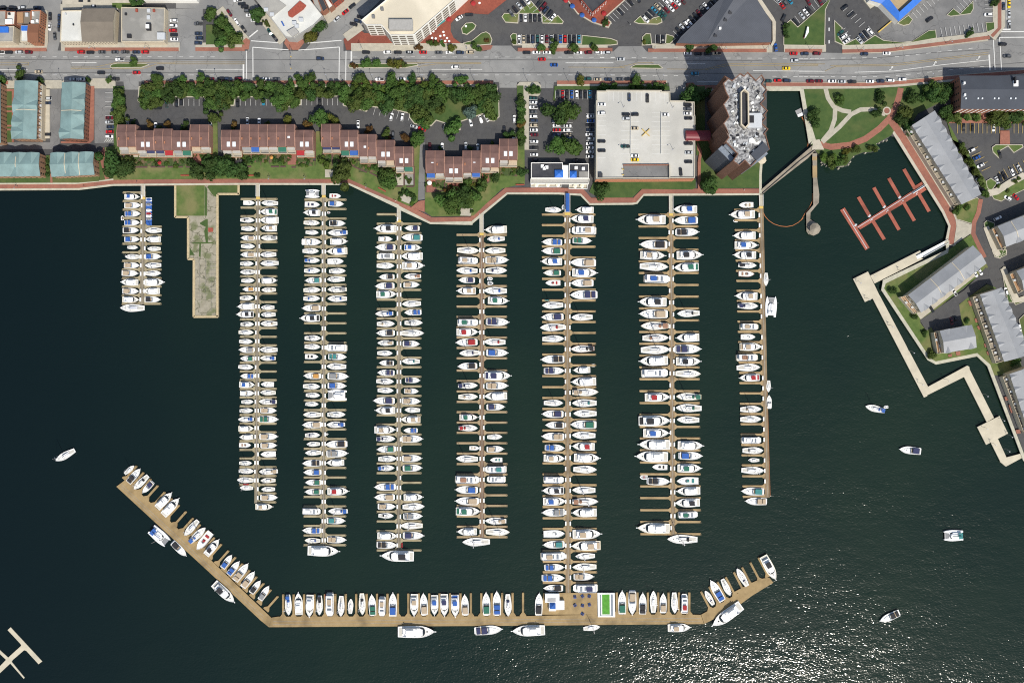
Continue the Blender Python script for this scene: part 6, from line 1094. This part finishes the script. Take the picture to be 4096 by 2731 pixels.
cars('in the middle left column of dark lot', 't3:1625,1268n 1637,1312w 1640,1360r 1642,1405n 1637,1452t 1638,1498w', axis='y'); cars('in the middle right column of dark lot', 't3:1752,1318w 1747,1362w 1750,1407t 1757,1450b 1745,1498w', axis='y')
cars('in the right column of the dark lot', 't3:1990,1215w 1998,1265b 1990,1310k 1992,1358n 1980,1407w 1993,1450s 1985,1502w 1985,1543w l3:1133,310w 1133,338w 1058,362k', axis='y')
cars('in the slanted row beside wedge roof', 't4:1185,15,50k 1108,65,50w 1078,103,50y 1040,140,50m 1005,170,50k 965,205,50k 940,240,50w 905,258,55w 860,285,50s 825,322,50k'); cars('in the slanted lot, upper double row', 't4:480,205,45w 510,170,45k 540,135,45k 570,105,45c 605,70,45t 645,175,45g 665,145,45g 697,105,45m 745,90,45w 780,60,45r 812,25,45w 690,20,45w 730,5,45w 862,8,45m')
cars('in the front bays by umbrella terrace', 't4:215,130,50k 320,25,50k 395,-5,50k'); cars('in the pair of bays beside the wedge roof', 't4:608,410,90k 658,412,90k')
cars('in the upper lot beside the curved drive', 't4:1865,8,50s 1905,60,50r 1930,25,50y 1985,10,50c 2180,20,60m 2305,20,60m 2155,130,50w 2190,108,50k 2112,165,50s 2050,235,50k 1920,187,115k 1840,497,82b')
cars('in the lot left of the blue roof', 't5:480,80,-32k 545,150,-32k 435,345,-38g 470,385,-38w 500,428,-38w 635,425,50s 668,390,50n 705,358,50k 745,335,50w'); cars('in the grey lot right of blue roof', 't5:1368,203,-35k 1980,155w'); cars('waiting at the crossing on the right avenue', 't5:2140,65,90n 2198,45,90a 2197,150,88s 2200,258,88s', axis='y', verb='driving')
cars('in yellow lined bays under office building', 't5:1722,1328,90k 1812,1332,90k 2035,1332,90w'); cars('in the yellow lined lot beside grey block', 'r1:1805,110,-25w 1860,185,-25b 1900,268,-25w 2100,150,72k 2073,425,70w 2110,395,70k 2150,375,65k 2230,335,65w 2305,300,65s')
cars('around the right housing lanes', 'r1:2185,608,30w 2270,595,45r 2080,818,-25w 1660,110,62k 1815,360,62k 1878,440,62s 1915,515,60k 1895,1375,60w 1845,1395,60w'); cars('in the lower right housing court', 'r2:1480,528,55w 1195,740,57k 1447,890,80m 1497,870,80k 2130,520,77w 2297,970,75w')
cars('on the garage roof deck', 'gr:115,232w 110,337w 400,350k 505,352k 405,403s 508,517t 110,672k 110,783k 392,733g 508,846w 510,893a 440,147,90n 657,157,90k 872,356w 1138,237k 1138,288y 1138,342w 1147,397k 1147,698k 1155,808s l4:558,638,85k 603,578k', z=GH+.03)

# ================================================================ TREES
def leafmat(name, c, c2):
    m = mat(name, c, .75, col2=c2, scale=1.3, detail=2, rnd=.22); b = m.node_tree.nodes['Principled BSDF']; b.inputs['Specular IOR Level'].default_value = .2
    t = m.node_tree; out = [n for n in t.nodes if n.type == 'OUTPUT_MATERIAL'][0]; tr = t.nodes.new('ShaderNodeBsdfTranslucent'); ms = t.nodes.new('ShaderNodeMixShader'); ms.inputs[0].default_value = .35
    t.links.new(b.inputs['Base Color'].links[0].from_socket, tr.inputs[0]); t.links.new(b.outputs[0], ms.inputs[1]); t.links.new(tr.outputs[0], ms.inputs[2]); t.links.new(ms.outputs[0], out.inputs[0])
leafmat('leaf_dark', (.04,.09,.024), (.07,.125,.032)); leafmat('leaf_mid', (.06,.13,.028), (.1,.17,.04)); leafmat('leaf_olive', (.07,.11,.025), (.11,.145,.035)); leafmat('leaf_yellow', (.11,.12,.025), (.16,.17,.03)); leafmat('leaf_orange', (.16,.075,.03), (.15,.11,.03)); leafmat('leaf_blue', (.1,.16,.13), (.15,.22,.18)); leafmat('leaf_lime', (.09,.15,.025), (.13,.2,.04))
mat('bark', (.09,.065,.045), .9, .2, 2)
def crown(seed, n=1150, lobes=9):
    rnd = random.Random(seed); b = MB(); C_ = [(rnd.gauss(0,.36), rnd.gauss(0,.36), rnd.uniform(.35,.95), rnd.uniform(.32,.55)) for _ in range(lobes)] + [(0,0,.6,.62)]
    for i in range(n):
        cx, cy, cz, r = C_[i % len(C_)]; d = Vector((rnd.gauss(0,1), rnd.gauss(0,1), rnd.gauss(0,1)+.35)).normalized(); p = Vector((cx,cy,cz)) + d*r*rnd.uniform(.72,1.05)
        if p.z < .05: continue
        s = rnd.uniform(.06,.115); u = d.orthogonal().normalized(); u = (Matrix.Rotation(rnd.random()*6.28,3,d) @ u); v = d.cross(u); nn = (d + Vector((rnd.gauss(0,.35),rnd.gauss(0,.35),rnd.gauss(0,.35)))).normalized(); u = nn.orthogonal().normalized(); v = nn.cross(u)
        b.add([tuple(p-u*s-v*s*.6), tuple(p+u*s-v*s*.6), tuple(p+u*s*.5+v*s), tuple(p-u*s*.5+v*s)], [(0,1,2,3)])
    return b.mesh('crown')
CR = [crown(i) for i in range(7)]
def trunkmesh():
    b = MB().cyl(0,0,0,.75,.07,.035,7)
    for i in range(5): a = i*1.26; b.tube((0,0,.35+.05*i),(math.cos(a)*.4,math.sin(a)*.4,.75),.02,4)
    return b.mesh('trunk')
TM = trunkmesh(); NT = [0]
def tree(t, x, y, r, m_, label, group=None, h=None, name='tree', z=.15, cat=None):
    NT[0] += 1; h = h or r*1.5; p = P(t, x, y, h*.6); e = empty(name, (p.x,p.y,z), NT[0]*2.399, (r,r,h/1.35))
    o = bpy.data.objects.new('crown', CR[NT[0] % 7]); COL.objects.link(o); o.parent = e
    if not o.data.materials: o.data.materials.append(None)
    o.material_slots[0].link = 'OBJECT'; o.material_slots[0].material = M['leaf_'+m_]
    if name == 'tree':
        o = bpy.data.objects.new('trunk', TM); COL.objects.link(o); o.parent = e
        if not TM.materials: TM.materials.append(M['bark'])
    tag(e, label, cat or name, group)
LN = dict(dark='dark green', mid='green', olive='olive green', yellow='yellow green', orange='rusty orange', blue='blue grey', lime='light green')
def trees(desc, s, r=3.2, axis='x', name='tree', group=None, hh=None):
    L = []
    for it in s.split():
        t, v = it.split(':') if ':' in it else (L[-1][0], it); q = v.split(','); L.append((t, float(q[0]), float(q[1]), float(q[2]) if len(q) > 2 and q[2] else r, q[3] if len(q) > 3 else 'mid'))
    L.sort(key=lambda q: N(q[0],q[1],q[2])[0 if axis == 'x' else 1])
    for i, (t, x, y, rr_, m_) in enumerate(L): tree(t, x, y, rr_, m_, f'{LN[m_]} {"bush" if name=="bush" else "tree"}, {ordn(i+1)} from the {"left" if axis=="x" else "top"} {desc}', group or ('bushes' if name=='bush' else 'trees'), name=name, h=(hh*rr_ if hh else None))
trees('along the lower side of main road', 't1:10,820,4 205,790,3.6 420,830,2.4,dark 925,835,2,dark 1140,835,2 1640,835,4 1897,828,3.2 2100,825,3.4 t2:1030,825,3.2 1160,820,3.6 1665,830,4.2 2005,820,3.6 2230,825,2.6,dark t3:120,835,2.6,dark 335,825,3.8 640,830,3.8 1875,845,3.2,yellow t4:375,830,3.8')
trees('along the upper side of main road', 't3:195,495,2.2,orange 543,497,2.8,yellow 790,495,2.8 1485,492,3 1610,495,3.4 1820,488,3.2 2040,500,2.8 t4:940,500,2.8,dark 1172,505,3,dark 60,235,2.4,dark')
trees('on the road medians', 't1:1397,660,3.3 t2:1745,665,3.2,mid 1840,668,3 1990,665,2.6,yellow 2060,668,3,yellow 2120,675,2.4,olive 1600,685,2,orange t3:20,672,2,orange')
random.seed(11)
def belt(desc, t, x0, x1, y0, y1, n, r, pal, jit=14, axis='x'):
    s = []
    for i in range(n):
        f = (i+.5)/n; s.append(f'{t}:{x0+(x1-x0)*f+random.uniform(-jit,jit):.0f},{y0+(y1-y0)*f+random.uniform(-jit,jit):.0f},{r*random.uniform(.8,1.2):.2f},{random.choice(pal)}')
    trees(desc, ' '.join(s), r, axis)
D = ('dark','mid','mid','olive')
belt('in the upper left belt row','t1',1520,2340,905,905,9,4.0,D); belt('in the middle left belt row','t1',1500,2340,985,975,9,4.3,D); belt('in the lower left belt row','t1',1470,1690,1075,1070,3,4.2,('mid','olive')); belt('beside the left belt bays','t1',2160,2340,1060,1080,2,4.6,D)
belt('in the upper middle belt row','t2',30,1560,895,905,14,3.7,('dark','mid','mid')); belt('in the second middle belt row','t2',60,1560,970,975,13,4.5,D); belt('in the third middle belt row','t2',80,340,1060,1065,3,4.8,('olive','mid')); belt('above the central bays','t2',790,1030,1065,1075,3,4.6,('olive','mid')); belt('right of the central bays','t2',1520,1780,1060,1110,3,4.8,('olive','mid'))
belt('in the lime hedge row right of crossing','t2',1600,2340,905,915,11,3.0,('lime','lime','mid')); belt('in the right belt row','t2',1620,2340,985,995,7,4.8,('olive','dark','mid')); belt('in the lower right belt row','t2',1840,2340,1075,1100,5,4.8,('olive','dark'))
belt('in the lime hedge above the park belt','t3',20,440,920,915,6,3.2,('lime','mid')); belt('in the park belt upper row','t3',60,990,975,960,9,4.8,('olive','dark','mid')); belt('in the park belt second row','t3',60,420,1060,1080,4,5.0,('olive','olive','dark'))
trees('on the park lawn', 't3:180,1180,5.2,olive 280,1230,5,olive 250,1290,4.2,mid 560,1320,5.6,mid 735,1165,4.6,blue 930,1140,6,olive 880,1080,5,dark 960,1000,4.6,dark 730,1000,4.6,mid 560,1020,4.6,dark 640,970,3.6,lime 850,920,3.6,lime 400,1150,4,olive')
trees('beside the bays at left', 't1:1245,1030,4.4,mid 1250,1100,4.4,mid 1250,1160,4.2,olive 1240,1230,4.6,olive 1255,1280,3.6,olive 1250,950,3,olive', axis='y')
trees('in the corner garden by the lot', 't1:2215,150,3.8,mid 2300,240,3.8,mid 2300,350,3.6,dark t2:120,150,4,mid 225,245,4,mid 295,320,4.2,mid 195,350,3.6,dark 225,420,4.4,mid 360,405,4.6,olive 290,400,3.6,mid')
trees('beside the diagonal streets', 't1:255,190,3,olive 1420,30,3.6,dark t2:600,130,5.4,dark 700,250,2,olive 1240,260,5.4,dark 1140,375,4.2,yellow')
trees('between and behind stepped rows', 't1:2240,1240,3.6,olive t2:150,1240,3.6,olive 365,1300,2.2,orange 920,1265,3.4,yellow 1120,1300,2.6,orange 1245,1250,6,mid 1400,1255,3.6,yellow 1765,1350,2.4,orange 1945,1385,3,olive 2140,1450,2.8,orange 2265,1440,4.6,mid t3:50,1440,2.6,orange 180,1440,4.6,mid 1130,1410,3,dark t1:1570,1300,2.4,orange 1755,1300,2.4,orange 1940,1300,2.4,dark')
trees('on the promenade lawn', 'l1:1190,660,7.4,dark 1280,700,6,dark 1150,720,5,dark 1330,620,3.6,olive 2050,720,5.4,dark 2200,700,5.4,dark 2310,730,5.4,dark 2170,640,3.6,dark l2:230,680,6,dark 330,720,6.5,dark 410,760,5.6,dark 290,640,4,dark 120,760,4.6,dark 1480,740,7.4,olive 1450,700,4.6,dark 1310,665,3.4,lime 1930,780,5,mid 1980,840,5.4,mid 1910,860,4,dark 1860,725,2.8,mid q1:1900,180,5.6,mid 2000,220,6.4,mid 2130,150,6,dark 2230,180,5.4,mid 1990,90,3,orange e1:60,150,6,mid 130,110,5.4,mid 330,90,5.4,mid 250,40,5,dark l3:500,500,4,mid 575,465,3.4,dark 730,435,3,dark 405,500,3.4,mid')
trees('in the dark parking lot', 't3:1640,1195,6.8,dark 1770,1175,6.4,mid 1690,1250,4.4,mid 1700,1470,3.2,dark 1635,1540,6,mid 1790,1540,6.4,mid'); trees('around the garage and tower', 't4:935,1000,7,dark s7:400,690,6.4,dark s7:430,720,4,mid l4:85,745,5,dark s6:340,300,4,dark')
trees('in the hedge above the garage', 't3:2095,912,2.4,mid 2150,912,2.6,mid 2240,910,2.6,mid t4:65,912,2.6,mid 145,912,2.6,mid 345,912,2.6,mid 410,912,2.6,mid 525,912,2.4,mid 590,910,2.8,mid 655,912,2.6,mid', name='bush')
trees('in the hedge strip left of dark lot', 't3:1260,1040,3,mid 1265,1090,3,dark 1262,1150,3,mid 1265,1200,3,dark 1262,1255,3,mid 1265,1310,2.6,orange 1262,1365,3,mid 1265,1420,3,mid 1262,1480,2.6,dark 1400,930,2.6,dark 1370,950,2.4,dark 1435,955,2.4,dark', axis='y')
trees('in the waterside park', 't5:440,1030,3.4,mid 850,1010,3.8,dark 1180,1010,4.4,dark 1290,1020,3.6,dark 1400,970,6,dark 1450,920,5.4,mid 1510,980,5,dark 1560,920,4,dark 150,1180,4.2,dark 165,1270,3.6,dark 810,1190,3.6,dark 1100,1180,5,olive 1090,1270,4.4,dark 1150,1330,4,dark 1530,1150,4.6,dark 1580,1230,3.4,mid r1:330,220,3.6,olive 270,180,3,lime 420,235,3.2,mid 490,210,2.8,olive 370,180,3,lime 600,100,2.8,olive 500,120,2.4,yellow 780,90,2.6,olive')
trees('around the office building lot', 't5:2080,1220,6.4,olive 2140,1290,4.4,olive 2240,1230,6.2,dark 2300,1200,4.6,olive 1650,1230,3,olive 2020,1215,3,dark 1760,1225,2.6,mid 1860,1220,2.6,mid 1785,355,2.4,dark 2055,30,2.6,dark'); trees('around the right housing blocks', 'r1:1960,560,3,mid 1735,790,0.1,mid 1650,740,3,mid 1760,700,2.2,mid r2:710,520,2.6,dark 970,840,2.2,dark 1100,1040,2,dark 1190,1310,3,olive 1630,885,1.8,dark 2250,1400,3,dark r1:1730,120,2.8,olive 1790,230,2.8,olive 1850,330,2.8,olive 1900,430,2.8,olive 1700,60,2.8,olive'.replace('1735,790,0.1,mid ',''))
trees('in the shrub beds along the promenade', 'n:t2'.replace('n:t2','t3:320,450,2,mid')+' 380,455,2,olive 440,455,1.8,mid 910,430,1.6,orange 1190,445,1.6,olive t4:460,440,1.4,yellow 1940,300,2,dark 1945,370,2,dark 1935,340,1.8,dark 1955,260,1.8,dark l2:840,660,2,mid 510,625,2,dark 600,795,1.8,dark 1500,625,1.5,olive l1:1650,655,1.6,mid 2170,620,3,dark 1330,610,2,mid 500,700,1.6,mid 500,640,1.6,dark 500,780,1.6,dark q1:1370,110,2,dark 1430,90,2,dark 1490,120,2,dark 1520,170,2,dark 1340,180,1.4,lime 1490,230,1.6,lime 2090,290,1.8,dark 2085,340,1.6,dark e1:175,220,1.6,dark 175,270,1.6,dark 335,270,1.4,dark r1:2080,480,1.4,olive 2180,530,1.4,olive 2260,430,1.6,olive 2300,400,1.4,olive l3:460,520,2,olive 490,495,1.8,mid 380,490,2,mid 440,505,1.6,yellow', name='bush')
random.seed(21)
for row, (t, L, aw, sk) in HOUSES.items():
    s = []
    for i, (x0, x1, y0, y1, y2) in enumerate(L):
        u = 1 if t != 'l3' else .57
        for k in range(3): s.append(f"{t}:{random.uniform(x0+10*u,x1-10*u):.0f},{y2+random.uniform(12,95)*u:.0f},{random.uniform(.8,1.7):.1f},{random.choice(('dark','mid','mid','olive','lime'))}")
        if i % 3 == 1: s.append(f"{t}:{random.uniform(x0,x1):.0f},{y0-random.uniform(12,35)*u:.0f},1.5,{random.choice(('orange','dark','olive'))}")
    trees('in gardens of the %s stepped row' % row, ' '.join(s), name='bush')
# riprap rocks along the reed bank
random.seed(5)
rk = MB()
for s in ('r1:235,240 r1:330,288 r1:430,285 r1:505,272 r1:570,170', 'r1:680,130 r1:700,95 r1:760,60 r1:800,30 r1:880,0 r1:940,-20', 'r1:200,150 r1:215,185'):
    q = PL('n', s)
    for i in range(len(q)-1):
        n_ = int((q[i+1]-q[i]).length/1.3)
        for k in range(n_):
            p = q[i].lerp(q[i+1], k/max(n_,1)) + Vector((random.uniform(-1,1), random.uniform(-1,1), 0)); a = random.uniform(.4,.9)
            rk.prism([(p.x+a*math.cos(j*1.05+k)*random.uniform(.7,1.1), p.y+a*math.sin(j*1.05+k)*random.uniform(.7,1.1)) for j in range(6)], -1.8, random.uniform(-.4,.3), sc=.6)
tag(rk.build('riprap', 'sidewalk'), 'pale boulders along the reed bank of the park', 'rocks', kind='stuff')

# ================================================================ STREET FURNITURE
def lamp(t, x, y, hx, hy, label, h=9, z=.1):
    p = P(t, x, y, 0); q = P(t, hx, hy, 0); d = (q-p).to_2d(); d = d.normalized() if d.length > .01 else Vector((0,1)); e = empty('street_lamp', (p.x,p.y,z)); tag(e, label, 'street lamp', 'street lamps')
    MB().cyl(0,0,0,h,.13,.08,6).build('post','pole',e,True); MB().tube((0,0,h-.1),(d.x*1.8,d.y*1.8,h+.3),.06,4).build('arm','pole',e,True); MB().box(d.x*1.8-.35,d.x*1.8+.35,d.y*1.8-.2,d.y*1.8+.2,h+.2,h+.42).build('lamp_head','metal',e,True)
for i, (t, x, y) in enumerate((('t1',135,852),('t1',660,852),('t1',1210,855),('t1',2290,855),('t2',200,858),('t2',1345,858),('t2',1820,858),('t2',2340,858),('t3',230,858),('t3',780,858),('t3',1335,858),('t3',1760,858),('t3',2190,858),('t4',640,862),('t5',1335,848))): lamp(t,x,y,x,y-40,f'dark street lamp, {ordn(i+1)} from left on the lower pavement of main road')
for i, (t, x, y) in enumerate((('t1',1000,520),('t1',1570,515),('t2',1700,515),('t3',700,520),('t3',1410,515),('t4',555,525),('t4',1285,528),('t4',1720,525),('t4',2190,525),('t5',620,535),('t5',1020,515),('t5',1530,455))): lamp(t,x,y,x,y+40,f'dark street lamp, {ordn(i+1)} from left on the upper pavement of main road')
for i, (t, x, y) in enumerate((('r2',425,310),('r2',245,395),('r2',530,520),('r2',355,605),('r2',770,250),('r2',645,940),('r2',908,1265),('r3',1020,248),('r3',1345,205),('r3',1825,392),('r3',2030,695),('r3',1820,800),('r3',2130,900),('r3',1925,1000),('r3',2095,1078))): lamp(t,x,y,x+5,y+5,f'short lamp post, {ordn(i+1)} down the pale boardwalk',4.5)
for i, (x, y) in enumerate(((348,320),(922,325),(352,812),(925,815))): lamp('gr',x,y,x-10,y+10,f'lamp post on the garage roof, {("upper left","upper right","lower left","lower right")[i]} one',6,GH)
for i, (t, x, y) in enumerate((('l1',190,905),('l2',735,810),('l2',1108,810),('l2',1745,895),('g1',1155,20))): lamp(t,x,y,x,y+10,f'promenade lamp, {ordn(i+1)} from left',4.5)
# umbrellas and cafe tables
def umb(t, x, y, c, label, r=1.7):
    p = P(t,x,y,2.6); e = empty('patio_umbrella',(p.x,p.y,.15)); tag(e,label,'umbrella','patio umbrellas'); MB().cyl(0,0,2.2,2.9,r,.05,8).build('umbrella_canopy','canvas_'+c,e,True); MB().cyl(0,0,0,2.3,.05,.05,5).build('pole','pole',e,True)
for i,(t,x,y,c,l) in enumerate((('t3',767,38,'red','red umbrella beside the white loft building, upper one'),('t3',508,203,'red','red umbrella beside the teal entrance canopy'),('t3',1803,66,'blue','blue umbrella, uppermost of three by the brick building'),('t3',1905,160,'blue','blue umbrella, middle of three by the brick building'),('t3',2030,212,'blue','blue umbrella, lowest of three by the brick building'),('t3',1735,6,'red','red umbrella at the top edge by the brick building'),('t3',2133,142,'red','red umbrella right of the brick building'),('t4',160,-20,'red','red umbrella at top, right of the brick building'),('l2',745,600,'yellow' if 0 else 'orange','yellow umbrella in a back garden of the second row'))): umb(t,x,y,c,l,1.5 if 't3'==t else 1.1)
umb('l1',1665,657,'red','red parasol in a back garden of the first row',1.2); umb('l3',176,495,'white','white parasol in a back garden of the fourth row',1.4)
ct = MB().cyl(0,0,.7,.76,.68,.68,10).mesh('table_top'); cl_ = MB().cyl(0,0,0,.7,.06,.06,5).mesh('leg')
for i,(x,y) in enumerate(((320,358),(350,335),(372,308),(455,342),(463,377),(423,384),(375,410),(337,404),(434,427),(493,406),(474,436),(515,438),(690,282),(832,40))):
    p = P('t3',x,y); e = empty('cafe_table',(p.x,p.y,.16)); tag(e,f'round white cafe table, {ordn(i+1)} on the loft building terrace','table','round white cafe tables'); obj('table_top',ct,'white',e); obj('leg',cl_,'pole',e)
for i,(t,x,y,r) in enumerate((('l1',1937,792,0),('l2',545,792,0),('q1',1125,62,-.5),('l3',717,508,0))):
    p = P(t,x,y); e = empty('bench',(p.x,p.y,.2),r); tag(e,f'red brown promenade bench, {ordn(i+1)} from left','bench','promenade benches'); MB().box(-2.6,2.6,-.3,.3,.4,.5).build('seat','brick_red',e,True); MB().box(-2.6,2.6,.25,.35,.5,1).build('backrest','brick_red',e,True); MB().box(-2.3,-2.1,-.3,.3,0,.4).box(2.1,2.3,-.3,.3,0,.4).build('legs','pole',e,True)
for i,(x,y) in enumerate(((2085,165),(2240,140))): pass
# traffic signal mast
e = empty('traffic_signal',P('t2',970,540)); tag(e,'traffic signal mast reaching over the road crossing','traffic signal'); p = P('t2',970,540); MB().cyl(p.x,p.y,0,7,.14,.1,6).build('post','pole',e); MB().tube((p.x,p.y,6.6),(p.x+.5,p.y-13,7),.09,5).build('arm','pole',e)
for k in (5,12): MB().box(p.x+.1,p.x+.6,p.y-k-.3,p.y-k+.3,6,7).build('signal_head','yellowpaint',e)
# ---- people on the promenade
def person(t, x, y, shirt, label, rz=0):
    me = bpy.data.meshes.new('person'); V = [(0,0,.95),(0,0,1.2),(0,0,1.42),(0,0,1.52),(0,0,1.68),(0,.1,.9),(.12,.12,.5),(.05,.12,.08),(.2,.12,.04),(0,-.1,.9),(-.02,-.12,.5),(-.2,-.12,.1),(-.05,-.12,.04),(0,.2,1.4),(-.05,.26,1.12),(.1,.27,.9),(0,-.2,1.4),(.06,-.26,1.12),(.22,-.27,.95)]
    E = [(0,1),(1,2),(2,3),(3,4),(0,5),(5,6),(6,7),(7,8),(0,9),(9,10),(10,11),(11,12),(2,13),(13,14),(14,15),(2,16),(16,17),(17,18)]; me.from_pydata(V,E,[])
    o = bpy.data.objects.new('person', me); COL.objects.link(o); p = P(t,x,y); o.location = (p.x,p.y,.2); o.rotation_euler = (0,0,rz)
    md = o.modifiers.new('skin','SKIN'); R_ = [.15,.14,.13,.06,.11,.1,.075,.05,.05,.1,.075,.05,.05,.07,.05,.035,.07,.05,.035]
    for i, r in enumerate(R_): me.skin_vertices[0].data[i].radius = (r, r)
    me.skin_vertices[0].data[0].use_root = True; o.modifiers.new('sub','SUBSURF').levels = 1; me.materials.append(M['canvas_'+shirt]); tag(o, label, 'person')
person('l1',1437,855,'navy','person in dark clothes walking on promenade above pier one'); person('q1',1298,200,'white','person in white shirt walking beside the stone seating nook',2); person('q1',1278,188,'black','person in dark clothes walking beside the person in white',2)
person('g1',1585,5,'white','person in white on the promenade left of pier eight'); person('t4',295,245,'black','person in dark clothes crossing the slanted lot',1); person('t4',312,262,'white','person in white crossing the slanted lot',1); person('l1',885,897,'black','person in black on the promenade below the teal roofed block')
